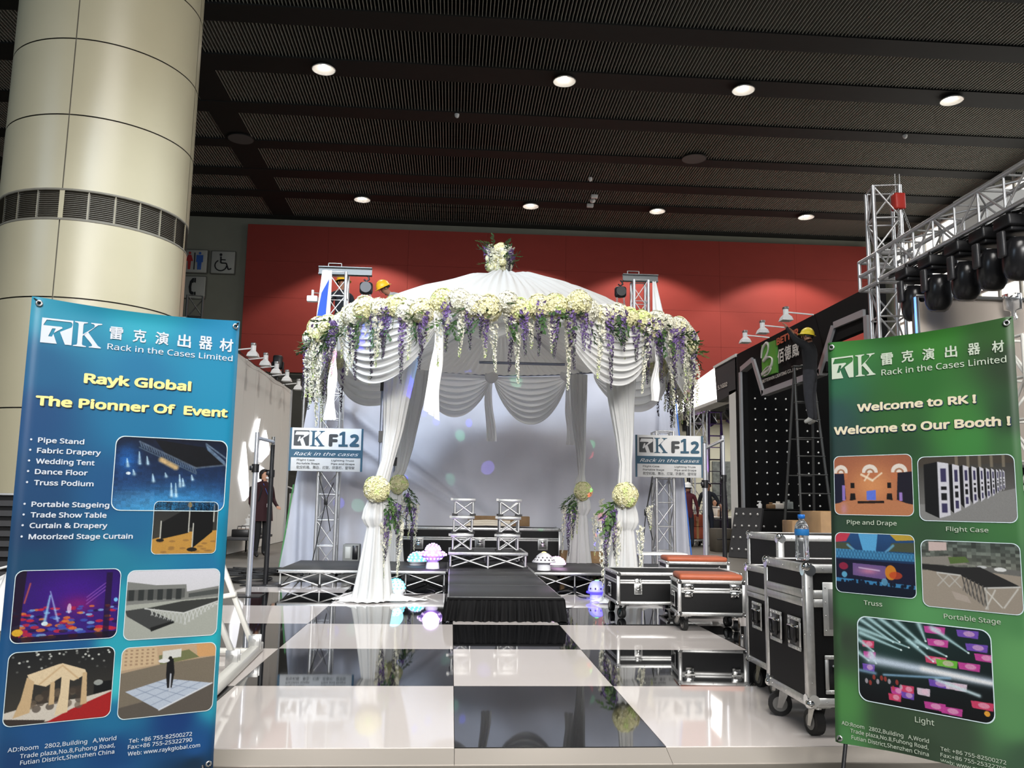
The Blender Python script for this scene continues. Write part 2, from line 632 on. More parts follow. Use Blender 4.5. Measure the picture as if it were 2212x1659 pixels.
picto('square toilet sign with red and blue figures on grey wall', -9.66, -8.83, 8.9, 9.72, wc)
picto('square wheelchair sign with black figure on grey wall', -8.68, -7.87, 8.9, 9.7, wheel)
picto('square telephone handset sign on grey wall below the toilet sign', -9.63, -8.83, 7.98, 8.76, phone)

# round clad column
M_col = mat('pale_column_cladding', (178, 170, 143), .35, noise=.03, nscale=2)
M_colseam = mat('column_joint', (120, 116, 104), .6)
M_louvre = mat('dark_bronze_louvre', (56, 50, 40), .5, .3)
CX, CY, CR = -4.70, 7.15, 1.105
colm = thing('round_column', 'thick round white clad column with dark louvre band, behind blue banner', 'column', (CX, CY, 0))
rings_z = [0, .95, 2.05, 3.33, 4.26, 4.62, 5.54, 6.50, 7.5, 8.5, 9.6, 11.0]
vis = radians(-90) + .66   # direction of the seam facing the camera
seams = [vis - .62, vis + .0 - .62 + 2 * pi / 4, vis - .62 + pi, vis - .62 - pi / 2]
for zi in range(len(rings_z) - 1):
    z0, z1 = rings_z[zi], rings_z[zi + 1]
    if abs(z0 - 4.26) < .01:
        continue
    for s_i in range(4):
        a0 = seams[0] + s_i * pi / 2 + .006
        a1 = seams[0] + (s_i + 1) * pi / 2 - .006
        if cos((a0 + a1) / 2 - radians(-70)) < -.8:
            continue
        mb = MB()
        mb.grid(lambda u, v: (CX + CR * cos(lerp(a0, a1, u)), CY + CR * sin(lerp(a0, a1, u)), lerp(z0 + .008, z1 - .008, v)), 24, 1)
        mb.build('panel', M_col, colm)
MB().lathe([(CR - .03, 0), (CR - .03, 11)], (CX, CY, 0), 48, caps=False).build('core', M_colseam, colm)
for z0, z1 in ((4.26, 4.62),):
    for k in range(24):
        a0 = seams[0] + k * 2 * pi / 24
        if cos(a0 - radians(-70)) < -.3:
            continue
        mb = MB()
        for q in range(14):
            zz = lerp(z0 + .03, z1 - .03, q / 13)
            mb.grid(lambda u, v: (CX + (CR - .02 + .014 * v) * cos(lerp(a0 + .015, a0 + .25, u)), CY + (CR - .02 + .014 * v) * sin(lerp(a0 + .015, a0 + .25, u)), zz + .010 * v), 4, 1, smooth=False)
        mb.build('louvre_panel', M_louvre, colm)
        w = .05 if k % 6 == 0 else .006
        mb = MB().grid(lambda u, v: (CX + (CR - .003) * cos(a0 + w * (u - .5)), CY + (CR - .003) * sin(a0 + w * (u - .5)), lerp(z0, z1, v)), 4, 1)
        mb.build('mullion', M_col, colm)
    for zz in (z0, z1):
        MB().lathe([(CR - .02, zz - .012), (CR + .004, zz - .012), (CR + .004, zz + .012), (CR - .02, zz + .012)], (CX, CY, 0), 48, caps=False).build('band_rim', M_colseam, colm)

# checkered dance floor: every panel an object
M_tw = mat('glossy_white_panel', (210, 203, 199), .04, spec=.6, noise=.02, nscale=2)
M_tb = mat('glossy_black_panel', (14, 15, 17), .03, spec=.75)
df = thing('dance_floor', 'glossy black and white checkered dance floor with aluminium edge ramps', 'dance floor', (0, 0, 0))
W3, W4 = .9144, 1.2192
colx = [(-2 * W4, -W4), (-W4, 0), (0, W3), (W3, W3 + W4), (W3 + W4, W3 + 2 * W4)]
for i, (x0, x1) in enumerate(colx):
    for j in range(6):
        m = M_tb if (i - 2 + j) % 2 == 0 else M_tw
        slab('panel', ((x0 + x1) / 2, (j + .5) * W4, .0195), (x1 - x0 - .003, W4 - .003, .041), m, df)
M_ramp = mat('satin_aluminium_ramp', (214, 206, 196), .28, .6)
for x0, x1 in colx:
    mb = MB().add([(x0 + .001, -.115, .004), (x1 - .001, -.115, .004), (x1 - .001, -.003, .037), (x0 + .001, -.003, .037), (x0 + .001, -.003, 0), (x1 - .001, -.003, 0), (x0 + .001, -.115, 0), (x1 - .001, -.115, 0)],
                  [(0, 1, 2, 3), (0, 6, 7, 1), (1, 7, 5, 2), (0, 3, 4, 6), (3, 2, 5, 4)])
    mb.build('edge_ramp', M_ramp, df)
for xe, sg in ((-2 * W4, -1), (W3 + 2 * W4, 1)):
    for j in range(6):
        y0, y1 = j * W4 + .001, (j + 1) * W4 - .001
        xo = xe + sg * .11
        MB().add([(xe, y0, .037), (xe, y1, .037), (xo, y1, .004), (xo, y0, .004), (xe, y0, 0), (xe, y1, 0), (xo, y1, 0), (xo, y0, 0)], [(0, 1, 2, 3), (3, 2, 6, 7), (0, 3, 7, 4), (1, 5, 6, 2)]).build('edge_ramp', M_ramp, df)
# ------------------------------------------------------------------ banners
RNG = np.random.RandomState(5)


class Pic:
    """a small painted picture, u to the right and v downwards, both 0..1, colours sRGB"""

    def __init__(s, w, h, top, bot):
        w, h = w * 3, h * 3
        s.w, s.h = w, h
        u, v = np.meshgrid(np.linspace(0, 1, w), np.linspace(0, 1, h))
        s.u, s.v = u, v
        s.a = np.array(top)[None, None, :] * (1 - v[..., None]) + np.array(bot)[None, None, :] * v[..., None]
        s.a = s.a.astype(float)

    def blend(s, mask, c, k=1.):
        s.a += (np.array(c, float)[None, None, :] - s.a) * (mask * k)[..., None]
        return s

    def poly(s, pts, c, k=1.):
        ins = np.zeros(s.u.shape, bool)
        n = len(pts)
        for i in range(n):
            x0, y0 = pts[i]
            x1, y1 = pts[(i + 1) % n]
            if y0 == y1:
                continue
            cr = ((s.v < y0) != (s.v < y1)) & (s.u < (x1 - x0) * (s.v - y0) / (y1 - y0) + x0)
            ins ^= cr
        return s.blend(ins.astype(float), c, k)

    def line(s, x0, y0, x1, y1, w, c, k=1., soft=False, w1=None):
        dx, dy = x1 - x0, y1 - y0
        t = np.clip(((s.u - x0) * dx + (s.v - y0) * dy) / (dx * dx + dy * dy), 0, 1)
        ww = w + ((w1 if w1 is not None else w) - w) * t
        d = np.hypot((s.u - x0 - t * dx) * 1.35, s.v - y0 - t * dy) / ww
        return s.blend(np.exp(-d * d) if soft else np.clip(1.5 - d, 0, 1), c, k)

    def disc(s, x, y, rx, ry, c, k=1., soft=False):
        d = np.hypot((s.u - x) / rx, (s.v - y) / ry)
        return s.blend(np.exp(-d * d * 1.5) if soft else (d < 1).astype(float), c, k)

    def done(s):
        s.w, s.h = s.w // 2, s.h // 2
        a = s.a[:s.h * 2, :s.w * 2]
        s.a = (a[::2, ::2] + a[1::2, ::2] + a[::2, 1::2] + a[1::2, 1::2]) / 4
        return s

    def noise(s, amp, cells=0):
        if cells:
            g = RNG.rand(cells, cells)
            yi = (s.v * (cells - 1)).astype(int)
            xi = (s.u * (cells - 1)).astype(int)
            n = g[yi, xi]
        else:
            n = RNG.rand(s.h, s.w)
        s.a *= (1 + (n - .5) * amp)[..., None]
        return s


def p_bluestage():
    p = Pic(150, 104, (16, 22, 40), (30, 70, 130))
    p.disc(.4, 1.0, .7, .32, (70, 170, 225), .9, True).disc(.1, .32, .12, .25, (30, 110, 200), .8, True).disc(.75, .95, .4, .3, (60, 150, 215), .7, True)
    p.poly([(.33, .02), (.78, .1), (.98, .34), (.72, .4), (.45, .25)], (14, 16, 22))
    for k in range(22):
        t = k / 21
        p.line(.2 + .5 * t, .06 + .33 * t, .22 + .5 * t, .13 + .33 * t, .008, (110, 130, 150), .7)
        p.line(.8 + .18 * t, .07 + .22 * t, .82 + .18 * t, .14 + .22 * t, .008, (110, 135, 160), .6)
    p.line(.2, .06, .72, .40, .012, (90, 105, 125), .8).line(.2, .14, .72, .48, .010, (80, 100, 120), .8).line(.7, .4, 1, .34, .012, (90, 105, 125), .8).line(.8, .05, 1, .25, .012, (110, 130, 150), .8)
    for k in range(26):
        p.poly([(.02 + k * .013, .74), (.026 + k * .013, .74), (.026 + k * .013, .96), (.02 + k * .013, .96)], (90, 150, 200), .45)
    for x, y, l in ((.1, .3, .1), (.2, .2, .16), (.27, .26, .1), (.5, .62, .18), (.54, .62, .18), (.57, .5, .16), (.6, .55, .1), (.33, .5, .1), (.16, .45, .06), (.68, .5, .06), (.44, .48, .05)):
        p.line(x, y, x + .012, y + l, .006, (200, 235, 255), .9, True, .02)
    p.line(.4, .3, .53, .4, .035, (226, 190, 130), .9).disc(.12, .5, .02, .02, (230, 245, 255)).noise(.45).noise(.2, 26)
    return p


def p_drapes():
    p = Pic(92, 74, (44, 46, 48), (70, 66, 54))
    p.poly([(0, .72), (.3, .62), (.55, .58), (1, .55), (1, 1), (0, 1)], (198, 148, 68))
    for k in range(16):
        p.disc(RNG.rand(), .68 + .3 * RNG.rand(), .05, .02, (150, 110, 60), .7)
    p.poly([(.13, .4), (.55, .1), (.55, .6), (.13, .72)], (20, 20, 20)).poly([(.55, .08), (.95, .05), (.93, .58), (.62, .9), (.62, .5), (.55, .5)], (14, 14, 15))
    for x, a, b in ((.12, .38, .74), (.55, .02, .58), (.62, .42, .92), (.94, .04, .38)):
        p.line(x, a, x, b, .012, (205, 205, 195))
    p.disc(.55, .06, .04, .05, (224, 180, 40)).disc(.12, .74, .06, .03, (30, 28, 26)).disc(.62, .92, .08, .04, (30, 28, 26))
    return p.noise(.2)


def p_purple():
    p = Pic(120, 86, (40, 16, 96), (60, 30, 130))
    p.disc(.55, .3, .5, .4, (70, 20, 150), .8, True).disc(.6, .5, .2, .15, (150, 20, 110), .7, True)
    for k in range(120):
        y = .52 + .46 * RNG.rand()
        c = [(210, 40, 60), (60, 90, 190), (130, 180, 230), (190, 30, 70), (240, 130, 50), (30, 20, 70)][RNG.randint(6)]
        p.disc(RNG.rand(), y, .02 + .05 * (y - .4), .012 + .03 * (y - .45), c, .8)
    p.line(.33, .36, .3, .72, .012, (150, 210, 250), .9, True, .02).line(.33, .3, .42, .72, .008, (170, 200, 250), .8, True, .016).line(.14, .18, .1, .45, .01, (230, 110, 70), .8, True)
    for a in (.2, .25, .3):
        p.line(.86, a, .68, a + .2, .006, (170, 110, 210), .8, True)
    p.poly([(0, 0), (.1, 0), (.07, 1), (0, 1)], (24, 10, 30), .85).poly([(.86, .05), (.92, .05), (.92, 1), (.86, 1)], (26, 10, 40), .7)
    p.disc(.3, .75, .03, .03, (220, 245, 255)).disc(.52, .55, .02, .07, (240, 210, 240), .8).disc(.06, .86, .05, .05, (230, 180, 50)).disc(.97, .45, .02, .03, (120, 200, 255))
    p.poly([(0, .93), (1, .9), (1, 1), (0, 1)], (16, 10, 30), .8)
    return p.noise(.3)


def p_stage():
    p = Pic(112, 78, (226, 226, 234), (212, 212, 210))
    p.poly([(0, .16), (.3, .22), (.63, .22), (.64, .33), (1, .26), (1, .5), (0, .55)], (132, 134, 130)).poly([(0, .28), (.62, .28), (.62, .42), (0, .44)], (92, 94, 92))
    for k in range(6):
        p.poly([(.02 + k * .1, .28), (.08 + k * .1, .28), (.08 + k * .1, .44), (.02 + k * .1, .44)], (50, 54, 54))
    p.poly([(.66, .36), (1, .3), (1, .38), (.66, .42)], (80, 84, 82)).poly([(0, .5), (1, .42), (1, 1), (0, 1)], (176, 180, 170))
    p.poly([(.2, .56), (.6, .47), (1, .44), (1, .5), (.62, .64)], (58, 60, 58)).poly([(0, .58), (.2, .55), (.52, .76), (.28, .88), (.02, .66)], (66, 68, 68)).poly([(.27, .84), (.52, .75), (.52, .79), (.28, .9)], (30, 32, 32))
    p.line(.2, .56, .62, .65, .008, (225, 228, 225)).line(.62, .65, 1, .49, .008, (225, 228, 225))
    for k in range(9):
        x = .62 + k * .043
        p.line(x, .65 - k * .016, x + .03, .82 - k * .035, .006, (215, 218, 215)).line(x + .043, .64 - k * .016, x + .012, .82 - k * .034, .006, (215, 218, 215))
    for k in range(8):
        p.line(.26 + k * .045, .57 + k * .012, .29 + k * .045, .66 + k * .02, .006, (200, 204, 200)).line(.3 + k * .045, .57 + k * .012, .27 + k * .045, .66 + k * .02, .006, (200, 204, 200))
    return p.noise(.08)


def p_tent():
    p = Pic(116, 84, (30, 32, 34), (70, 66, 58))
    for k in range(40):
        p.disc(RNG.rand(), .3 * RNG.rand(), .012, .014, (225, 228, 220), RNG.rand())
    p.poly([(.82, .5), (1, .48), (1, .62), (.82, .66)], (20, 22, 24)).disc(.86, .5, .045, .04, (190, 196, 190), .8)
    p.poly([(0, .82), (.25, .74), (.7, .7), (1, .62), (1, .95), (0, 1)], (222, 214, 200)).poly([(.38, 1), (.62, .84), (1, .64), (1, 1)], (176, 34, 36)).poly([(0, .9), (.38, .96), (.36, 1), (0, 1)], (60, 52, 48))
    for k in range(26):
        p.disc(.2 + .5 * RNG.rand(), .55 + .25 * RNG.rand(), .04, .05, (110, 96, 80) if k % 2 else (70, 60, 52), .7)
    c1, c2 = (236, 214, 176), (214, 184, 140)
    p.poly([(.18, .32), (.46, .2), (.5, .19), (.72, .3), (.74, .36), (.62, .45), (.5, .38), (.36, .5), (.22, .44)], c1).poly([(.18, .35), (.25, .42), (.23, .84), (.08, .9), (.14, .66)], c2).poly([(.5, .22), (.58, .4), (.58, .88), (.46, .92), (.5, .6)], c1).poly([(.7, .34), (.74, .34), (.76, .78), (.7, .8)], c2).poly([(.4, .45), (.44, .43), (.45, .75), (.4, .76)], c2)
    p.line(.5, .22, .3, .46, .01, c2).line(.5, .22, .66, .42, .01, c2)
    return p.noise(.15)


def p_dance():
    p = Pic(112, 82, (206, 176, 140), (150, 138, 122))
    p.poly([(0, 0), (.35, 0), (.38, .26), (0, .32)], (214, 188, 150)).poly([(.78, 0), (1, 0), (1, .2), (.8, .2)], (220, 168, 112)).poly([(.38, .14), (.7, .08), (.82, .2), (.4, .28)], (120, 124, 84)).poly([(.42, .08), (.62, .06), (.62, .18), (.42, .2)], (226, 226, 220))
    for k in range(30):
        p.poly([(.03 + (k % 6) * .055, .03 + (k // 6) * .05), (.055 + (k % 6) * .055, .03 + (k // 6) * .05), (.055 + (k % 6) * .055, .055 + (k // 6) * .05), (.03 + (k % 6) * .055, .055 + (k // 6) * .05)], (160, 130, 104), .8)
    p.poly([(0, .36), (.4, .27), (1, .2), (1, 1), (0, 1)], (128, 118, 102)).poly([(0, .84), (1, .6), (1, 1), (0, 1)], (88, 82, 76), .8)
    p.poly([(.06, .62), (.48, .48), (.98, .6), (.42, .92)], (196, 208, 224))
    for t in (.25, .5, .75):
        p.line(.06 + .42 * t, .62 - .14 * t, .42 + .56 * t, .92 - .32 * t, .004, (140, 156, 178)).line(.06 + .36 * t, .62 + .3 * t, .48 + .5 * t, .48 + .12 * t, .004, (140, 156, 178))
    p.line(.42, .92, .98, .6, .01, (236, 240, 246)).poly([(.47, .2), (.54, .2), (.56, .4), (.54, .62), (.49, .62), (.47, .42)], (24, 24, 26)).disc(.505, .19, .02, .03, (24, 22, 22)).line(.52, .42, .52, .66, .01, (210, 216, 226)).disc(.44, .22, .06, .03, (236, 236, 236))
    return p.noise(.12)


def p_hall():
    p = Pic(104, 80, (160, 96, 70), (176, 108, 74))
    p.disc(.5, .5, .35, .4, (220, 150, 96), .9, True)
    for x, r in ((.09, .09), (.47, .1), (.84, .1)):
        p.disc(x, .27, r, .12, (232, 222, 210)).disc(x, .29, r * .6, .07, (170, 120, 90)).disc(x, .29, r * .35, .045, (232, 222, 210)).poly([(x - r, .29), (x + r, .29), (x + r, .4), (x - r, .4)], (190, 116, 78))
    p.poly([(0, .3), (.13, .3), (.15, .74), (0, .85)], (26, 28, 48)).poly([(.82, .3), (1, .28), (1, .84), (.8, .74)], (30, 28, 40))
    p.line(.36, .32, .5, .42, .02, (245, 226, 196), .9).line(.5, .42, .62, .3, .014, (245, 226, 196), .9).line(.4, .42, .46, .3, .014, (245, 226, 196), .9)
    for x in (.24, .71):
        p.poly([(x - .025, .46), (x + .025, .46), (x + .025, .55), (x - .025, .55)], (24, 20, 20)).poly([(x - .03, .64), (x + .03, .64), (x + .04, .76), (x - .04, .76)], (26, 22, 22))
    p.poly([(0, .82), (.3, .74), (.7, .74), (1, .82), (1, 1), (0, 1)], (188, 124, 86)).poly([(.42, .6), (.54, .58), (.54, .75), (.42, .75)], (96, 120, 220)).poly([(.3, .77), (.64, .76), (.64, .8), (.3, .81)], (34, 24, 22))
    p.poly([(.1, .5), (.14, .5), (.14, .76), (.1, .76)], (170, 140, 230), .8).poly([(.83, .62), (.87, .62), (.87, .76), (.83, .76)], (190, 150, 240), .8).disc(.12, .9, .05, .12, (200, 150, 200), .5, True)
    return p.noise(.15)


def p_cases():
    p = Pic(112, 80, (56, 54, 50), (130, 130, 128))
    p.poly([(0, .75), (.3, .72), (1, .5), (1, 1), (0, 1)], (136, 136, 134)).poly([(0, 0), (1, 0), (1, .12), (0, .16)], (70, 64, 56))
    for k in range(5):
        p.poly([(.4 + k * .12, 0), (.43 + k * .12, 0), (.43 + k * .12, .18), (.4 + k * .12, .18)], (140, 130, 110), .7)
    x, w, t, b = .06, .27, .1, .96
    seq = [(.06, .21, .33, .08, .96), (.29, .37, .44, .12, .88), (.42, .48, .54, .14, .8), (.53, .57, .62, .16, .74), (.61, .65, .69, .17, .7), (.68, .715, .75, .19, .66), (.745, .77, .8, .2, .62), (.79, .815, .84, .21, .58), (.83, .85, .87, .21, .55), (.86, .88, .9, .22, .53)]
    for x0, xm, x1, t, b in seq[::-1]:
        p.poly([(x0, t + .04), (xm, t), (xm, b), (x0, b - .1)], (22, 22, 24)).poly([(xm, t), (x1, t + .03), (x1, b - .05), (xm, b)], (212, 212, 220))
        ww = x1 - xm
        for a, c in ((.12, .36), (.44, .5), (.56, .68), (.74, .9)):
            y0, y1 = lerp(t, b, a), lerp(t, b, c)
            p.poly([(xm + ww * .25, y0), (xm + ww * .75, y0), (xm + ww * .75, y1), (xm + ww * .25, y1)], (58, 54, 90) if a < .4 or a > .7 else (24, 24, 26))
    return p.noise(.15)


def p_truss():
    p = Pic(102, 80, (40, 80, 130), (14, 22, 44))
    p.poly([(.3, 0), (.55, 0), (.52, .3), (.36, .3)], (90, 170, 220)).poly([(0, 0), (.2, 0), (.14, .14), (0, .16)], (196, 60, 80)).poly([(.7, 0), (1, 0), (1, .08), (.78, .1)], (190, 160, 60)).poly([(.72, .14), (1, .12), (1, .28), (.68, .28)], (72, 80, 62)).poly([(.0, .16), (.18, .16), (.24, .28), (0, .28)], (72, 80, 62))
    p.line(.16, .2, .26, .3, .02, (110, 180, 220), .8).line(.74, .18, .64, .3, .02, (110, 180, 220), .8).poly([(0, .27), (1, .3), (1, .42), (0, .42)], (70, 140, 186))
    for k in range(24):
        p.line(k / 24, .28, (k + 1) / 24, .42, .005, (40, 90, 130)).line((k + 1) / 24, .28, k / 24, .42, .005, (40, 90, 130))
    p.poly([(0, .44), (1, .46), (1, .82), (0, .76)], (24, 26, 50)).poly([(.22, .5), (.64, .52), (.64, .74), (.22, .7)], (110, 86, 140)).disc(.42, .62, .14, .06, (206, 130, 160), .8, True).line(.3, .57, .56, .6, .01, (220, 200, 230), .8)
    p.disc(.7, .62, .07, .12, (226, 140, 40), .9).disc(.76, .66, .08, .06, (196, 70, 40), .8).disc(.1, .56, .06, .06, (170, 40, 70), .8).poly([(.0, .76), (1, .8), (1, .86), (0, .82)], (60, 130, 180)).poly([(0, .82), (1, .86), (1, 1), (0, 1)], (16, 24, 42))
    for k in range(24):
        p.disc(RNG.rand(), .8 + .05 * RNG.rand(), .02, .04, (16, 26, 46))
    p.disc(.11, .7, .035, .05, (110, 200, 240), .8).disc(.62, .78, .04, .06, (110, 190, 230), .7)
    return p.noise(.15)


def p_platform():
    p = Pic(112, 80, (80, 90, 84), (150, 140, 128))
    p.noise(.7, 22)
    p.poly([(.08, .02), (.27, .02), (.27, .14), (.08, .16)], (206, 186, 180)).poly([(0, .26), (.3, .22), (.5, .34), (.3, .36), (0, .36)], (140, 136, 128)).poly([(.28, .24), (.46, .22), (.5, .3), (.3, .34)], (88, 112, 60))
    p.poly([(0, .46), (1, .4), (1, 1), (0, 1)], (160, 150, 136)).poly([(.55, .34), (1, .38), (1, .46), (.6, .42)], (110, 110, 106)).disc(.8, .38, .06, .03, (230, 232, 230)).disc(.62, .36, .05, .02, (200, 204, 204))
    p.poly([(0, .36), (.42, .38), (.6, .36), (.98, .6), (.64, .66), (.4, .5), (.16, .47), (0, .44)], (40, 40, 40)).line(.16, .48, .4, .5, .01, (210, 210, 205)).line(.64, .66, .98, .61, .01, (210, 210, 205))
    for a, b in ((.16, .28), (.28, .4)):
        p.line(a, .5, b, .68, .008, (190, 188, 180)).line(b, .5, a, .68, .008, (190, 188, 180))
    for k in range(6):
        p.line(.42 + k * .04, .52 + k * .025, .45 + k * .04, .74 + k * .04, .007, (60, 58, 56)).line(.46 + k * .04, .53 + k * .025, .42 + k * .04, .72 + k * .04, .007, (110, 108, 104))
    p.line(.64, .68, .8, .92, .01, (210, 208, 200)).line(.96, .64, .82, .92, .01, (210, 208, 200)).line(.74, .68, .64, .96, .01, (210, 208, 200)).line(.65, .68, .66, .96, .01, (190, 188, 180)).poly([(.3, .74), (.46, .8), (.5, .9), (.34, .86)], (190, 178, 168), .6)
    return p.noise(.1)


def p_beams():
    p = Pic(150, 110, (24, 44, 44), (12, 14, 18))
    p.disc(.2, .35, .5, .4, (40, 70, 66), .7, True)
    for k, (x, y, c) in enumerate([(.08, .32, 0), (.09, .45, 1), (.08, .6, 2), (.62, .2, 1), (.6, .4, 0), (.68, .42, 3), (.84, .42, 1), (.62, .66, 2), (.74, .66, 4), (.9, .2, 2), (.84, .06, 2), (.6, .06, 1), (.96, .3, 1), (.92, .82, 0), (.58, .92, 1), (.7, .94, 1), (.3, .82, 1), (.38, .85, 2), (.5, .78, 4), (.38, .78, 0), (.28, .9, 0)]):
        col = [(222, 70, 110), (206, 70, 160), (120, 80, 190), (110, 196, 60), (230, 210, 226)][c]
        w = .05 + .03 * (x > .5)
        p.poly([(x - w, y - .035), (x + w, y - .04), (x + w * .9, y + .045), (x - w * .9, y + .04)], col, .95).disc(x + .01, y, w * .5, .03, (246, 200, 220), .6)
    p.disc(.95, .9, .02, .03, (240, 170, 60))
    for x0, y0, x1, y1 in ((0, .02, .28, .26), (.08, 0, .33, .25), (.18, 0, .47, .28), (.3, 0, .54, .28), (.48, 0, .53, .2), (0, .14, .4, .3), (0, .28, .12, .4), (0, .44, .08, .52), (.1, .42, .14, .54), (.02, .2, .34, .34), (.46, .22, .68, .34), (.4, .22, .58, .42), (.58, .04, .84, .27)):
        p.line(x1, y1, x0, y0, .008, (196, 236, 240), .85, True, .03).disc(x1, y1, .008, .01, (240, 255, 255))
    p.line(1.02, .56, .1, .5, .045, (220, 236, 255), .9, True, .06).line(1.02, .57, .5, .52, .02, (255, 255, 255), .9, True, .03).line(.9, .72, .6, .62, .02, (214, 240, 246), .9, True).line(.7, .58, .2, .66, .014, (150, 196, 230), .8, True).line(.13, .66, 0, .65, .02, (150, 190, 230), .7, True)
    for k in range(10):
        p.disc(.06 + k * .03, .7 + .1 * RNG.rand(), .012, .03, (200, 70, 60) if k % 3 else (220, 210, 220), .7)
    return p.noise(.25)


def rbf(pts):
    P = np.array([p[0] for p in pts])
    Cc = np.array([p[1] for p in pts], float)

    def f(s, t):
        d = ((s[..., None] - P[:, 0]) ** 2 * .8 + (t[..., None] - P[:, 1]) ** 2 * 3.2) + 2e-4
        w = d ** -1.7
        return (w[..., None] * Cc).sum(-2) / w.sum(-1)[..., None]
    return f


def to_lin(a):
    a = np.clip(a, 0, 255) / 255
    return np.where(a <= .04045, a / 12.92, ((a + .055) / 1.055) ** 2.4)


def colour_mesh(o, cols):
    at = o.data.color_attributes.new('print', 'FLOAT_COLOR', 'POINT')
    c = np.ones((len(cols), 4), np.float32)
    c[:, :3] = cols
    at.data.foreach_set('color', c.ravel())


M_print = vmat('printed_banner_vinyl', .38, .4)
M_photo = vmat('printed_photo_vinyl', .36, .4)
M_wtext = mat('white_print', (180, 187, 196), .4)
M_gtext = mat('pale_green_print', (160, 170, 154), .45)
M_ytext = mat('pale_yellow_print', (216, 204, 128), .4)
M_btext = mat('beige_print', (186, 178, 152), .4)
M_shade = mat('dark_letter_edge', (22, 40, 60), .5)
M_border = mat('white_photo_outline', (180, 196, 200), .4)
M_eyelet = mat('eyelet_metal', (196, 196, 196), .3, .9)

LOGO = [  # the white shapes of the square emblem, unit square, y up
    [(0, 1), (1, 1), (1, .94), (.16, .94), (.045, .73), (.055, .70), (.02, .0), (0, 0)],
    [(1, .94), (1, 0), (.985, 0), (.97, .74), (.99, .86), (.96, .94)],
    [(.055, .70), (.62, .70), (.66, .655), (.40, .42), (.435, .60), (.32, .60), (.215, .25), (.335, .25), (.375, .38), (.52, .0), (.02, 0)],
    [(.97, .74), (.985, 0), (.79, 0), (.60, .50), (.62, .53)]]
LOGO = [
    [(0, 1), (1, 1), (1, .93), (.15, .93), (.06, .73), (.06, 0), (0, 0)],
    [(.93, .93), (1, .93), (1, 0), (.96, 0), (.96, .73), (.985, .80), (.985, .87)],
    [(.06, .70), (.64, .70), (.68, .655), (.41, .43), (.455, .605), (.345, .605), (.235, .27), (.355, .27), (.395, .385), (.53, 0), (.06, 0)],
    [(.96, .72), (.96, 0), (.79, 0), (.605, .47), (.61, .50)]]
KGLYPH = [[(0, 1), (.46, 1), (.46, .965), (.33, .935), (.31, .88), (.31, .12), (.33, .065), (.46, .035), (.46, 0), (0, 0), (0, .035), (.12, .065), (.14, .12), (.14, .88), (.12, .935), (0, .965)],
          [(.58, 1), (.98, 1), (.98, .965), (.84, .93), (.31, .50), (.31, .44), (.40, .50), (.70, .80), (.72, .90), (.68, .95), (.58, .965)],
          [(.36, .52), (.50, .60), (.88, .10), (1.0, .035), (1.0, 0), (.56, 0), (.56, .035), (.66, .06), (.68, .10), (.64, .16), (.34, .50)]]


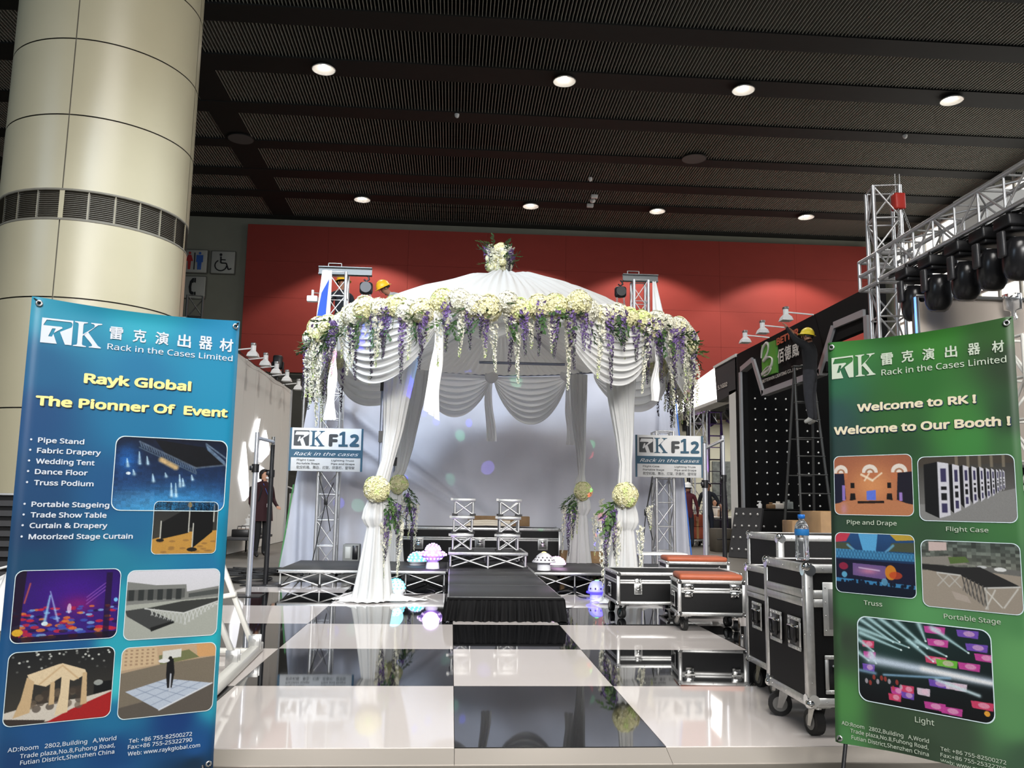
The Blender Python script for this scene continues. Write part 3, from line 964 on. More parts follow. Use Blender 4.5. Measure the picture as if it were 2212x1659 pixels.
def banner(name, label, cs, bg, items, photos, chars, tcol, hcol, gain):
    BL, BR, TL, TR = [Vector(c) for c in cs]
    nrm = (BR - BL).cross(TL - BL).normalized()

    def P(s, t, d=0.):
        return BL * (1 - s) * (1 - t) + BR * s * (1 - t) + TL * (1 - s) * t + TR * s * t + nrm * d
    o = thing(name, label, 'banner', ((BL.x + BR.x) / 2, (BL.y + BR.y) / 2, 0), 'tall advertising banners')
    ns, nt_ = 72, 160

    def sheet(s, t):
        e = 4 * s * (1 - s)
        tt = t - .010 * e * max(0, (t - .9) / .1) ** 2 + .010 * e * max(0, (.06 - t) / .06) ** 2
        d = .010 * max(0, (t - .965) / .035) ** 2 * e + .004 * max(0, (.03 - t) / .03) * sin(s * 14)
        return P(s, tt, d - .012 * max(0, (abs(s - .5) - .46) / .04) ** 2)
    mb = MB()
    mb.grid(sheet, ns, nt_)
    sh = mb.build('printed_sheet', M_print, o)
    f = rbf([((a, b), c) for a, b, c in bg])
    S, T = np.meshgrid(np.linspace(0, 1, ns + 1), np.linspace(0, 1, nt_ + 1))
    cc = f(S, T)
    g_ = cc.mean(-1, keepdims=True)
    colour_mesh(sh, to_lin((cc + (g_ - cc) * (.12 if gain < .8 else 0)) * gain).reshape(-1, 3))
    MB().grid(lambda s, t: P(.02 + .96 * (1 - s), .02 + .95 * t, -.016), 1, 1).build('back_lining', M_wtext, o)
    for key, s0, t0, s1, t1 in photos:
        pic = PHOTO[key]().done()
        k = MB()
        keep = []
        vs = [P(lerp(s0, s1, i / (pic.w - 1)), lerp(t1, t0, j / (pic.h - 1)), .0022) for j in range(pic.h) for i in range(pic.w)]
        asp = (s1 - s0) / (t1 - t0) * (BR - BL).length / (TL - BL).length
        r = .075
        fs = []
        for j in range(pic.h - 1):
            for i in range(pic.w - 1):
                x, y = (i + .5) / (pic.w - 1), (j + .5) / (pic.h - 1)
                dx, dy = max(0, abs(x - .5) - .5 + r), max(0, abs(y - .5) - .5 + r * asp)
                if (dx / r) ** 2 + (dy / (r * asp)) ** 2 < 1:
                    fs.append((j * pic.w + i, (j + 1) * pic.w + i, (j + 1) * pic.w + i + 1, j * pic.w + i + 1))
        k.add(vs, fs)
        po = k.build('printed_photo', M_photo, o)
        colour_mesh(po, to_lin(pic.a * (.84 if gain > .8 else .76)).reshape(-1, 3))
        # thin pale outline around the photo
        path = []
        for cx, cy, a0 in ((1, 1, 0), (0, 1, 90), (0, 0, 180), (1, 0, 270)):
            for q in range(7):
                a = radians(a0 + q * 15)
                path.append(((1 - r if cx else r) + r * cos(a), (1 - r * asp if cy else r * asp) + r * asp * sin(a)))
        b = MB()
        n = len(path)
        wv = []
        for x, y in path:
            for g in (0, .014):
                xx, yy = .5 + (x - .5) * (1 + g), .5 + (y - .5) * (1 + g * asp)
                wv.append(P(lerp(s0, s1, xx), lerp(t0, t1, yy), .003))
        b.add(wv, [(2 * i, 2 * i + 1, 2 * ((i + 1) % n) + 1, 2 * ((i + 1) % n)) for i in range(n)])
        b.build('photo_outline', M_border, po)
    (ls0, lt0, ls1, lt1), (ks0, kt0, ks1, kt1) = chars[0], chars[1]
    mb = MB()
    for poly in LOGO:
        mb.add([P(lerp(ls0, ls1, x), lerp(lt0, lt1, y), .0024) for x, y in poly], [list(range(len(poly)))])
    mb.build('square_emblem', tcol, o)
    mb = MB()
    for poly in KGLYPH:
        mb.add([P(lerp(ks0, ks1, x), lerp(kt0, kt1, y), .0024) for x, y in poly], [list(range(len(poly)))])
    mb.build('lettering', tcol, o)
    for ch, (a, b, c, d) in zip('雷克演出器材', chars[2:]):
        mb = MB()
        put_text(mb, ch, lambda x, y: P(x, y, .0024), a, c, b, d, .022, cap=False)
        mb.build('lettering', tcol, o)
    for body, s0, t0, s1, t1, cap, style in items:
        mb = MB()
        bold = {'h': .042, 'b': .024, 'n': .006}[style]
        tm = (t0 + t1) / 2
        if style == 'h':
            m2 = MB()
            put_text(m2, body, lambda x, y: P(x + .0045, y - .0018, .0018), s0, s1, tm, tm + cap, bold)
            m2.build('letter_shadow_print', M_shade, o)
        put_text(mb, body, lambda x, y: P(x, y, .0024), s0, s1, tm, tm + cap, bold)
        if style == 'b' and body[0] not in 'ATFW' or style == 'b':
            c = P(s0 - .028, tm + cap * .45, .0024)
            c0 = (s0 - .028, tm + cap * .45)
            mb.add([P(c0[0] + .005 * cos(a), c0[1] + .0022 * sin(a), .0024) for a in np.linspace(0, 2 * pi, 9)[:-1]], [list(range(8))])
        mb.build('lettering', hcol if style == 'h' else tcol, o)
    hub = P(.5, .48, -.16)
    for s, t in ((.03, .985), (.97, .985), (.03, .012), (.97, .012)):
        c = P(s, t, .003)
        R = nrm.to_track_quat('Z', 'Y').to_matrix()
        MB().lathe([(.005, .0), (.006, .003), (.011, .003), (.012, -.001), (.005, -.001)], c, 14, R=R, caps=False).build('eyelet', M_eyelet, o)
        tip = P(s + (.02 if s > .5 else -.02), t + (.012 if t > .5 else -.012), -.01)
        pk = MB().tube([hub, lerp(hub, tip, .5) - nrm * .02, tip, P(s, t, .012)], [.008, .006, .004, .0035], 8)
        pk.build('support_rod', M_blackmetal, o)
    foot = Vector((hub.x, hub.y, .0)) - nrm * .45
    MB().tube([hub, foot + Vector((0, 0, .008))], .008, 8).build('rear_leg', M_blackmetal, o)
    for s in (.06, .94):
        c = P(s, 0)
        a = Vector((c.x, c.y, P(s, .02).z))
        g = P(s + (.015 if s > .5 else -.015), 0, .05)
        MB().tube([P(s, .02, -.015), Vector((g.x, g.y, .012))], .008, 8).build('front_leg', M_blackmetal, o)
        MB().ell((g.x, g.y, .014), .014, 8, 6).build('rubber_foot', M_rubber, o)
    MB().bbox(hub, (.05, .05, .05), .01).build('hub', M_blackpl, o)
    return o


PHOTO = dict(pic1=p_bluestage, pic2=p_drapes, pic3=p_purple, pic4=p_stage, pic5=p_tent, pic6=p_dance, picA=p_hall, picB=p_cases, picC=p_truss, picD=p_platform, picE=p_beams)

BG_L = [(.1, .97, (45, 150, 180)), (.5, .97, (50, 170, 195)), (.95, .97, (40, 140, 185)), (.05, .85, (25, 95, 140)), (.5, .86, (35, 120, 165)), (.9, .86, (35, 140, 180)), (.05, .75, (25, 75, 125)), (.5, .74, (30, 115, 160)), (.95, .74, (30, 140, 180)), (.1, .6, (25, 70, 115)), (.4, .6, (28, 85, 135)), (.97, .6, (25, 145, 185)), (.1, .5, (22, 60, 100)), (.5, .52, (30, 100, 145)), (.98, .48, (20, 130, 165)), (.1, .45, (20, 70, 105)), (.45, .45, (35, 125, 155)), (.9, .44, (30, 115, 160)), (.5, .36, (40, 160, 180)), (.02, .36, (15, 60, 110)), (.99, .3, (40, 180, 195)), (.5, .28, (40, 165, 185)), (.02, .28, (20, 80, 130)), (.3, .28, (25, 90, 145)), (.5, .2, (60, 190, 200)), (.5, .13, (30, 110, 155)), (.98, .15, (45, 165, 190)), (.2, .115, (25, 80, 135)), (.8, .115, (20, 60, 120)), (.1, .05, (20, 60, 110)), (.5, .06, (20, 70, 125)), (.9, .05, (25, 80, 140)), (.9, .01, (15, 45, 70)), (.05, .01, (25, 110, 140))]
BG_R = [(.1, .98, (66, 150, 60)), (.6, .97, (56, 140, 44)), (.95, .97, (48, 100, 38)), (.05, .9, (48, 116, 80)), (.5, .88, (48, 120, 48)), (.97, .9, (48, 72, 44)), (.03, .8, (48, 88, 84)), (.4, .8, (54, 114, 52)), (.7, .78, (64, 142, 58)), (.97, .78, (48, 84, 50)), (.05, .72, (44, 72, 68)), (.4, .72, (44, 86, 50)), (.75, .73, (64, 150, 64)), (.97, .7, (62, 122, 62)), (.03, .6, (46, 72, 58)), (.47, .62, (54, 108, 60)), (.98, .55, (70, 136, 70)), (.2, .53, (48, 78, 54)), (.5, .5, (56, 92, 60)), (.98, .45, (62, 122, 68)), (.02, .45, (50, 74, 60)), (.47, .42, (62, 134, 68)), (.1, .34, (62, 122, 68)), (.5, .34, (92, 174, 98)), (.98, .35, (84, 158, 88)), (.07, .25, (58, 76, 58)), (.95, .25, (106, 184, 104)), (.02, .25, (66, 110, 66)), (.9, .13, (100, 172, 100)), (.04, .1, (84, 160, 78)), (.3, .08, (58, 84, 58)), (.6, .08, (66, 90, 66)), (.95, .05, (70, 108, 76)), (.02, .02, (78, 150, 78)), (.5, .01, (58, 80, 58))]

it_L = [('Rack in the Cases Limited', .342, .903, .965, .901, .016, 'n'), ('Rayk Global', .249, .825, .759, .824, .026, 'h'), ('The Pionner Of  Event', .051, .773, .957, .768, .025, 'h'),
        ('Pipe Stand', .076, .693, .274, .695, .013, 'b'), ('Fabric Drapery', .076, .672, .351, .673, .013, 'b'), ('Wedding Tent', .075, .650, .327, .651, .013, 'b'), ('Dance Floor', .075, .629, .300, .629, .013, 'b'), ('Truss Podium', .075, .607, .330, .606, .013, 'b'),
        ('Portable Stageing', .073, .564, .408, .561, .013, 'b'), ('Trade Show Table', .073, .543, .399, .539, .013, 'b'), ('Curtain & Drapery', .073, .522, .406, .517, .013, 'b'), ('Motorized Stage Curtain', .073, .501, .526, .493, .013, 'b'),
        ('AD:Room   2802,Building   A,World', .066, .090, .519, .080, .010, 'n'), ('Trade plaza,No.8,Fuhong Road,', .117, .076, .516, .066, .010, 'n'), ('Futian District,Shenzhen China', .120, .063, .515, .054, .010, 'n'),
        ('Tel: +86 755-82500272', .577, .078, .877, .073, .010, 'n'), ('Fax:+86 755-25322790', .575, .066, .879, .061, .010, 'n'), ('Web: www.raykglobal.com', .576, .053, .921, .047, .010, 'n')]
ph_L = [('pic1', .418, .558, .965, .715), ('pic2', .618, .464, .937, .577), ('pic3', .036, .293, .483, .434), ('pic4', .518, .286, .967, .429), ('pic5', .038, .134, .482, .274), ('pic6', .518, .125, .970, .269)]
ch_L = [(.048, .903, .182, .956), (.189, .902, .313, .956), (.346, .925, .409, .953), (.456, .924, .520, .953), (.563, .924, .629, .953), (.674, .923, .742, .953), (.783, .923, .853, .954), (.891, .923, .964, .954)]
banner('advertising_banner', 'tall blue hanging banner with yellow heading and six photos, at the left', ((-1.485, -.85, .118), (-.885, -.45, .092), (-1.49, -.85, 1.755), (-.885, -.45, 1.771)), BG_L, it_L, ph_L, ch_L, M_wtext, M_ytext, .80)

it_R = [('Rack in the Cases Limited', .315, .900, .959, .894, .018, 'n'), ('Welcome to RK !', .171, .815, .804, .807, .024, 'h'), ('Welcome to Our Booth !', .033, .762, .962, .750, .025, 'h'),
        ('Pipe and Drape', .097, .533, .371, .529, .013, 'n'), ('Flight Case', .624, .524, .829, .520, .012, 'n'), ('Truss', .180, .339, .280, .337, .013, 'n'), ('Portable Stage', .594, .330, .863, .322, .013, 'n'), ('Light', .430, .088, .524, .085, .015, 'n'),
        ('AD:Room   2802,Building   A,World', .043, .052, .495, .040, .011, 'n'), ('Trade plaza,No.8,Fuhong Road,', .090, .037, .492, .027, .011, 'n'), ('Futian District,Shenzhen China', .095, .022, .492, .012, .011, 'n'),
        ('Tel: +86 755-82500272', .550, .038, .853, .034, .010, 'n'), ('Fax:+86 755-25322790', .549, .025, .851, .021, .010, 'n'), ('Web: www.raykglobal.com', .548, .012, .901, .008, .010, 'n')]
ph_R = [('picA', .031, .555, .462, .700), ('picB', .495, .545, .966, .692), ('picC', .030, .364, .459, .509), ('picD', .495, .350, .968, .499), ('picE', .145, .114, .811, .309)]
ch_R = [(.028, .901, .156, .957), (.168, .901, .282, .956), (.314, .922, .382, .952), (.428, .923, .494, .952), (.541, .922, .605, .951), (.658, .922, .721, .950), (.775, .922, .836, .949), (.893, .921, .952, .948)]
banner('advertising_banner', 'tall green hanging banner with welcome heading and five photos, at the right', ((1.443, -.5, .190), (1.945, -.95, .155), (1.47, -.5, 1.742), (1.955, -.95, 1.770)), BG_R, it_R, ph_R, ch_R, M_gtext, M_btext, .72)
# ------------------------------------------------------------------ stage decks, risers, podium


def deck_panel(name, label, x0, x1, y0, y1, z, legh, group, skirt=None, bays=2):
    o = thing(name, label, 'stage', ((x0 + x1) / 2, (y0 + y1) / 2, z - legh), group)
    MB().bbox(((x0 + x1) / 2, (y0 + y1) / 2, z - .008), (x1 - x0 - .02, y1 - y0 - .02, .016), .003, seg=1).build('deck_board', M_deck, o)
    t = .035
    for a, b, c, d in ((x0, x1, y0, y0 + .03), (x0, x1, y1 - .03, y1), (x0, x0 + .03, y0, y1), (x1 - .03, x1, y0, y1)):
        MB().bbox(((a + b) / 2, (c + d) / 2, z - t / 2 - .002), (b - a - .002, d - c, t), .004, seg=1).build('edge_rail', M_alu, o)
    if skirt:
        return o
    zb, zt = z - legh, z - t
    for yy in (y0 + .05, y1 - .05):
        xs_ = np.linspace(x0 + .04, x1 - .04, bays + 1)
        for i, xx in enumerate(xs_):
            rod('leg', (xx, yy, zb), (xx, yy, zt), .010, M_alu, o, 8)
        for a, b in zip(xs_, xs_[1:]):
            rod('brace', (a, yy, zt), (b, yy, zb + .02), .008, M_alu, o, 8)
            rod('brace', (a, yy + .012, zb + .02), (b, yy + .012, zt), .008, M_alu, o, 8)
            slab('hinge', (a, yy, zb + .02), (.035, .035, .035), M_blackpl, o)
        slab('hinge', (x1 - .04, yy, zb + .02), (.035, .035, .035), M_blackpl, o)
    for xx in (x0 + .05, x1 - .05):
        rod('brace', (xx, y0 + .05, zt), (xx, y1 - .05, zb + .02), .008, M_alu, o, 8)
        rod('brace', (xx, y0 + .05, zb + .02), (xx, y1 - .05, zt), .008, M_alu, o, 8)
    return o


ZD = .25
cat = []
for k, (a, b) in enumerate(((3.85, 4.94), (4.94, 6.0), (6.0, 6.93))):
    deck_panel('stage_platform', ('black catwalk stage panel above the front skirt', 'black catwalk stage panel, middle one of the catwalk', 'black catwalk stage panel touching the truss podium')[k], -.05, .97, a + .002, b - .002, ZD, .21, 'catwalk panels', bays=2)
deck_panel('stage_platform', 'black stage panel under the truss podium', -.05, .97, 6.935, 8.35, ZD, .21, 'low stage decks')
deck_panel('stage_platform', 'low black stage deck with truss legs, left of the catwalk', -2.08, -1.07, 6.6, 8.2, ZD, .21, 'low stage decks')
deck_panel('stage_platform', 'low black stage deck behind left front drape column', -1.06, -.06, 6.6, 8.2, ZD, .21, 'low stage decks')
deck_panel('stage_platform', 'low black stage deck right of the catwalk, under white mushroom lamp', .98, 1.98, 6.6, 8.25, ZD, .21, 'low stage decks')
deck_panel('stage_platform', 'low black stage deck behind the low flight cases', 1.985, 2.98, 6.6, 8.25, ZD, .21, 'low stage decks')
# pleated black skirt at the catwalk front
sk = thing('stage_skirt', 'pleated black velvet skirt at the catwalk front', 'skirt', (.46, 3.84, .04))
mb = MB()


def skirt(u, v):
    x = lerp(-.055, .975, u)
    amp = .004 + .022 * (1 - v)
    return Vector((x + (1 - v) * (.03 * (2 * u - 1) + .01 * sin(u * 90)), 3.838 - .018 * (1 - v) - amp * (sin(u * 118 + 2 * sin(u * 17)) + .5 * sin(u * 61 + 1)), lerp(.045, .232, v)))


mb.grid(skirt, 220, 6)
mb.build('pleated_cloth', M_blackcloth, sk)
for xs_, sg in ((-.055, -1), (.975, 1)):
    mb = MB().grid(lambda u, v: Vector((xs_ + sg * (.012 * (1 - v) + .01 + (.004 + .014 * (1 - v)) * sin(u * 70)), lerp(3.84, 4.6 if sg > 0 else 4.3, u), lerp(.045, .232, v))), 90, 4)
    mb.build('side_pleats', M_blackcloth, sk)
MB().bbox((.46, 3.835, .236), (1.03, .012, .022), .003, seg=1).build('hook_band', M_blackcloth, sk)


def x_riser(label, x0, x1, y0, y1, z0, z1, group, name='truss_riser', bays=1, deck=None):
    o = thing(name, label, 'riser', ((x0 + x1) / 2, (y0 + y1) / 2, z0), group)
    t = .038
    for a, b, c, d in ((x0, x1, y0, y0 + .028), (x0, x1, y1 - .028, y1), (x0, x0 + .028, y0 + .028, y1 - .028), (x1 - .028, x1, y0 + .028, y1 - .028)):
        MB().bbox(((a + b) / 2, (c + d) / 2, z1 - t / 2), (b - a, d - c, t), .003, seg=1).build('top_rail', M_alu, o)
    if deck:
        MB().box(((x0 + x1) / 2, (y0 + y1) / 2, z1 - .01), (x1 - x0 - .05, y1 - y0 - .05, .014)).build('deck_board', deck, o)
    else:
        slab('clamp', (x0 - .012, y0 + .02, z1 - .012), (.03, .04, .03), M_steel, o)
    zt = z1 - t
    for yy in (y0 + .03, y1 - .03):
        xs_ = np.linspace(x0 + .03, x1 - .03, bays + 1)
        for xx in xs_:
            rod('leg', (xx, yy, z0 + .001), (xx, yy, zt), .013, M_alu, o, 8)
        for a, b in zip(xs_, xs_[1:]):
            rod('brace', (a, yy - .008, zt), (b, yy - .008, z0 + .015), .011, M_alu, o, 8)
            rod('brace', (a, yy + .008, z0 + .015), (b, yy + .008, zt), .011, M_alu, o, 8)
    for xx in (x0 + .03, x1 - .03):
        rod('brace', (xx, y0 + .03, zt), (xx, y1 - .03, z0 + .015), .011, M_alu, o, 8)
        rod('brace', (xx, y0 + .03, z0 + .015), (xx, y1 - .03, zt), .009, M_alu, o, 8)
        for yy in (y0 + .03, y1 - .03):
            slab('foot_clamp', (xx, yy, z0 + .012), (.07, .05, .024), M_blackpl, o)
    return o


x_riser('wide truss podium with black deck carrying two riser stacks', -.06, .94, 7.02, 8.1, ZD, .452, None, 'truss_podium', 2, M_deck)
for side, xa, xb in (('left', -.035, .255), ('right', .545, .845)):
    for k, (za, zb, w) in enumerate(((.454, .674, 'bottom'), (.679, .897, 'middle'), (.902, 1.118, 'topmost'))):
        dx = .008 * k
        x_riser('small square truss riser, %s of the %s stack on podium' % (w, side), xa + dx, xb + dx, 7.08, 7.40, za, zb, 'stacked truss risers')

# ------------------------------------------------------------------ flight cases


def handle_dish(o, c, R, w=.13, h=.15):
    """sunk handle with sprung grip; R turns local (x right, y up, z out)"""
    f = lambda x, y, z: R @ Vector((x, y, z)) + Vector(c)
    mb = MB()
    outer = [(-w / 2, -h / 2), (w / 2, -h / 2), (w / 2, h / 2), (-w / 2, h / 2)]
    fr = .018
    for (x0, x1, y0, y1) in ((-w / 2, w / 2, h / 2 - fr, h / 2), (-w / 2, w / 2, -h / 2, -h / 2 + fr), (-w / 2, -w / 2 + fr, -h / 2 + fr, h / 2 - fr), (w / 2 - fr, w / 2, -h / 2 + fr, h / 2 - fr)):
        mb.bbox(f((x0 + x1) / 2, (y0 + y1) / 2, .003), (x1 - x0, y1 - y0, .006), .0025, 0, R, 1)
    for k in range(4):
        for s in (-1, 1):
            mb.ell(f(-w / 2 + (k + .5) * w / 4, s * (h / 2 - fr / 2), .006), .0045, 8, 4)
    hd = mb.build('handle', M_alu, o)
    MB().bbox(f(0, 0, .001), (w - 2 * fr, h - 2 * fr, .003), .001, 0, R, 1).build('dish', M_blackpl, hd)
    MB().tube([f(-w * .3, h * .22, .004), f(-w * .28, h * .22, .016), f(w * .28, h * .22, .016), f(w * .3, h * .22, .004)], .006, 8).build('grip_hinge', M_chrome, hd)
    g = MB().tube([f(-w * .27, h * .2, .016), f(-w * .25, -h * .22, .015), f(w * .25, -h * .22, .015), f(w * .27, h * .2, .016)], .008, 8)
    g.build('grip', M_blackpl, hd)
    return hd


def latch_dish(o, c, R, w=.10, h=.13):
    f = lambda x, y, z: R @ Vector((x, y, z)) + Vector(c)
    mb = MB().bbox(f(0, 0, .002), (w, h, .006), .0028, 0, R, 1)
    for x in (-1, 1):
        for y in (-.8, -.25, .25, .8):
            mb.ell(f(x * w * .44, y * h * .5, .005), .004, 8, 4)
    la = mb.build('latch', M_alu, o)
    MB().bbox(f(0, 0, .004), (w * .74, h * .76, .004), .0015, 0, R, 1).build('dish', M_steel, la)
    MB().cyl(f(0, -h * .02, .004), f(0, -h * .02, .018), w * .16, 14).bbox(f(0, -h * .02, .02), (w * .5, h * .12, .012), .003, 0, R, 1).bbox(f(0, h * .2, .012), (w * .4, h * .2, .014), .003, 0, R, 1).build('butterfly_turn', M_chrome, la)
    return la


def hinge_plate(o, c, R, w=.09, h=.09):
    f = lambda x, y, z: R @ Vector((x, y, z)) + Vector(c)
    mb = MB().bbox(f(0, h * .28, .003), (w, h * .42, .006), .002, 0, R, 1).bbox(f(0, -h * .28, .003), (w * .8, h * .42, .006), .002, 0, R, 1)
    mb.cyl(f(-w / 2, 0, .006), f(w / 2, 0, .006), .006, 8)
    for x in (-.32, 0, .32):
        for y in (.38, .18, -.22, -.4):
            mb.ell(f(x * w, y * h, .006), .005, 8, 4)
    return mb.build('hinge', M_chrome, o)


R_FRONT = Matrix(((1, 0, 0), (0, 0, -1), (0, 1, 0)))            # x right, y up, out = -Y
R_LEFT = Matrix(((0, 0, -1), (-1, 0, 0), (0, 1, 0)))            # out = -X
R_RIGHT = Matrix(((0, 0, 1), (1, 0, 0), (0, 1, 0)))


def caster(o, x, y, z, r, turn=0.):
    """swivel caster with its top at height z above the floor it stands on"""
    c = MB().bbox((x, y, z - .004), (.09, .09, .008), .002, seg=1)
    ct, st_ = cos(turn), sin(turn)
    off = Vector((-st_, ct, 0)) * r * .45
    for s in (-1, 1):
        a = Vector((x + s * ct * r * .5, y + s * st_ * r * .5, 0))
        c.add([a + Vector((0, 0, z - .008)) + Vector((-st_, ct, 0)) * .025, a + Vector((0, 0, z - .008)) - Vector((-st_, ct, 0)) * .025, a + off * 1.1 + Vector((0, 0, r * .7)) - Vector((-st_, ct, 0)) * .012, a + off * 1.1 + Vector((0, 0, r * .7)) + Vector((-st_, ct, 0)) * .012],
              [(0, 1, 2, 3), (3, 2, 1, 0)])
    c.cyl((x, y, z - .02), (x, y, z - .004), .022, 10)
    ob = c.build('caster', M_chrome, o)
    ax = Vector((ct, st_, 0)) * r * .38
    cc = Vector((x, y, r)) + off
    MB().cyl(cc - ax, cc + ax, r, 20).cyl(cc - ax * 1.1, cc - ax, r * .62, 16, mi=1).cyl(cc + ax, cc + ax * 1.1, r * .62, 16, mi=1).build('wheel', [M_rubber, M_wheelcap], ob)
    return ob


def flight_case(label, w, d, zb, zt, loc, rz=0, group='flight cases', lid=None, t=.032, wheels=.045, front=(), left=(), right=(), corner=.024, cushion=None, wturn=(.4, -.3, .2, .7), seam=.035):
    """local frame: x across, -y the front, z up from the floor it stands on"""
    o = thing('flight_case', label, 'case', (0, 0, 0), group, world=False)
    h = zt - zb
    MB().box((0, 0, (zb + zt) / 2), (w - .012, d - .012, h - .008)).build('body', M_black_lam, o)
    e = t
    for sx in (-1, 1):
        for sy in (-1, 1):
            MB().bbox((sx * (w / 2 - e / 2), sy * (d / 2 - e / 2), (zb + zt) / 2), (e, e, h - 2 * e), .004, seg=1).build('edge_trim', M_alu, o)
    for z in (zb + e / 2, zt - e / 2):
        for s in (-1, 1):
            MB().bbox((0, s * (d / 2 - e / 2), z), (w - .01, e, e), .004, seg=1).build('edge_trim', M_alu, o)
            MB().bbox((s * (w / 2 - e / 2), 0, z), (e, d - 2 * e, e), .004, seg=1).build('edge_trim', M_alu, o)
    if lid:
        zl = zt - lid
        for s in (-1, 1):
            for q in (-1, 1):
                MB().bbox((0, s * (d / 2 - .004), zl + q * (seam / 4 + .001)), (w - 2 * e, .012, seam / 2), .003, seg=1).build('seam_trim', M_alu, o)
                MB().bbox((s * (w / 2 - .004), 0, zl + q * (seam / 4 + .001)), (.012, d - 2 * e, seam / 2), .003, seg=1).build('seam_trim', M_alu, o)
    cr = corner
    for sx in (-1, 1):
        for sy in (-1, 1):
            for z, sz in ((zb, -1), (zt, 1)):
                c = Vector((sx * (w / 2 - cr * .35), sy * (d / 2 - cr * .35), z - sz * cr * .35))
                mb = MB().ell(c, cr * .66, 12, 8)
                pr_ = cr * .98
                a = Vector((sx * (w / 2 - pr_ * .8), sy * (d / 2 + .002), z - sz * pr_ * .8))
                mb.cyl(a - Vector((0, sy * .008, 0)), a, pr_ * .8, 14)
                b = Vector((sx * (w / 2 + .002), sy * (d / 2 - pr_ * .8), z - sz * pr_ * .8))
                mb.cyl(b - Vector((sx * .008, 0, 0)), b, pr_ * .8, 14)
                k = Vector((sx * (w / 2 - pr_ * .8), sy * (d / 2 - pr_ * .8), z + sz * .002))
                mb.cyl(k - Vector((0, 0, sz * .008)), k, pr_ * .8, 14)
                mb.build('ball_corner', M_chrome, o)
    rv = MB()
    for z in (zb + e / 2, zt - e / 2):
        for k in range(max(2, int(w / .16))):
            rv.ell((lerp(-w / 2, w / 2, (k + .5) / max(2, int(w / .16))), -d / 2 - .0005, z), .0035, 6, 4)
        for k in range(max(2, int(d / .16))):
            rv.ell((-w / 2 - .0005, lerp(-d / 2, d / 2, (k + .5) / max(2, int(d / .16))), z), .0035, 6, 4)
    for k in range(max(2, int(h / .16))):
        rv.ell((-w / 2 + e / 2, -d / 2 - .0005, lerp(zb, zt, (k + .5) / max(2, int(h / .16)))), .0035, 6, 4)
        rv.ell((-w / 2 - .0005, -d / 2 + e / 2, lerp(zb, zt, (k + .5) / max(2, int(h / .16)))), .0035, 6, 4)
    rv.build('rivets', M_chrome, o, 'stuff')
    for kind, x, z, s in front:
        {'h': handle_dish, 'l': latch_dish, 'g': hinge_plate}[kind](o, (x, -d / 2 - .001, z), R_FRONT, *s)
    for kind, y, z, s in left:
        {'h': handle_dish, 'l': latch_dish, 'g': hinge_plate}[kind](o, (-w / 2 - .001, y, z), R_LEFT, *s)
    if cushion:
        cu = MB().bbox((0, 0, zt + .022), (w - .03, d - .03, .05), .024, seg=3)
        cu.build('seat_cushion', M_orange, o)
    if wheels:
        ix, iy = w / 2 - .07, d / 2 - .07
        for k, (sx, sy) in enumerate(((-1, -1), (1, -1), (-1, 1), (1, 1))):
            caster(o, sx * ix, sy * iy, zb - .002, wheels, wturn[k])
    o.location = loc
    o.rotation_euler = (0, 0, rz)
    return o


ZF = .041
# the two tall ones beside the green banner
flight_case('big black flight case with recessed turn latch beside green banner, bottle on top', .86, .52, .142, .775, (2.02, .34, ZF), 0, lid=.155, t=.04, wheels=.058, corner=.034, seam=.075,
            front=(('l', -.255, .575, (.19, .24)), ('h', -.255, .285, (.19, .17))), left=(('h', .1, .45, (.15, .15)), ('h', -.13, .45, (.15, .15))), wturn=(.15, -.3, 1.2, .7))
flight_case('black flight case behind the big one, with single side handle', .80, .40, .142, .695, (2.115, 1.05, ZF), 0, lid=.15, t=.034, wheels=.05, corner=.026, seam=.06, left=(('h', 0, .42, (.15, .15)),))
flight_case('tall plain black flight case rearmost by the cardboard boxes', .70, .56, .142, .862, (2.34, 1.70, ZF), 0, t=.04, wheels=.05, corner=.032)
# low ones with seats
flight_case('long low black flight case on casters behind the orange seat case', 1.17, .66, .13, .42, (2.07, 4.35, ZF), 0, lid=.085, t=.03, wheels=.048, corner=.024, seam=.036,
            front=(('l', -.39, .27, (.075, .10)), ('g', -.39, .345, (.07, .035))), left=(('h', 0, .24, (.12, .13)),))
flight_case('low black flight case with orange seat cushion and two hinges', .56, .40, .13, .42, (2.155, 3.47, ZF), -.10, lid=.085, t=.03, wheels=.045, corner=.022, cushion=True, seam=.04,
            front=(('g', -.19, .335, (.085, .11)), ('g', .19, .335, (.085, .11))), left=(('h', 0, .25, (.12, .13)),), wturn=(.3, -.5, .9, .4))
flight_case('low black flight case with orange seat cushion behind long case', .66, .40, .13, .46, (2.52, 5.15, ZF), -.04, lid=.085, t=.03, wheels=.045, corner=.022, cushion=True, seam=.04)
MBt = thing('board', 'flat grey board lying behind the rear orange seat', 'board', (2.3, 5.75, .44))
MB().bbox((2.3, 5.72, .535), (.55, .35, .02), .004, seg=1).build('sheet', M_white_pl, MBt)
for sx in (2.08, 2.52):
    for sy in (5.6, 5.84):
        rod('leg', (sx, sy, .042), (sx, sy, .527), .012, M_alu, MBt)
# long case behind the podium
flight_case('very long black flight case behind the truss podium', 2.40, .62, .085, .70, (.42, 9.32, .0), 0, lid=.17, t=.045, wheels=0, corner=.03, seam=.05,
            front=(('l', -.93, .46, (.15, .17)), ('l', -.02, .46, (.15, .17)), ('l', .92, .46, (.15, .17)), ))
o = thing('pallet', 'low dark pallet under the very long flight case', 'pallet', (.42, 9.32, 0))
for yy in (9.1, 9.32, 9.54):
    MB().bbox((.42, yy, .032), (2.1, .09, .056), .004, seg=1).build('runner', M_blackpl, o)
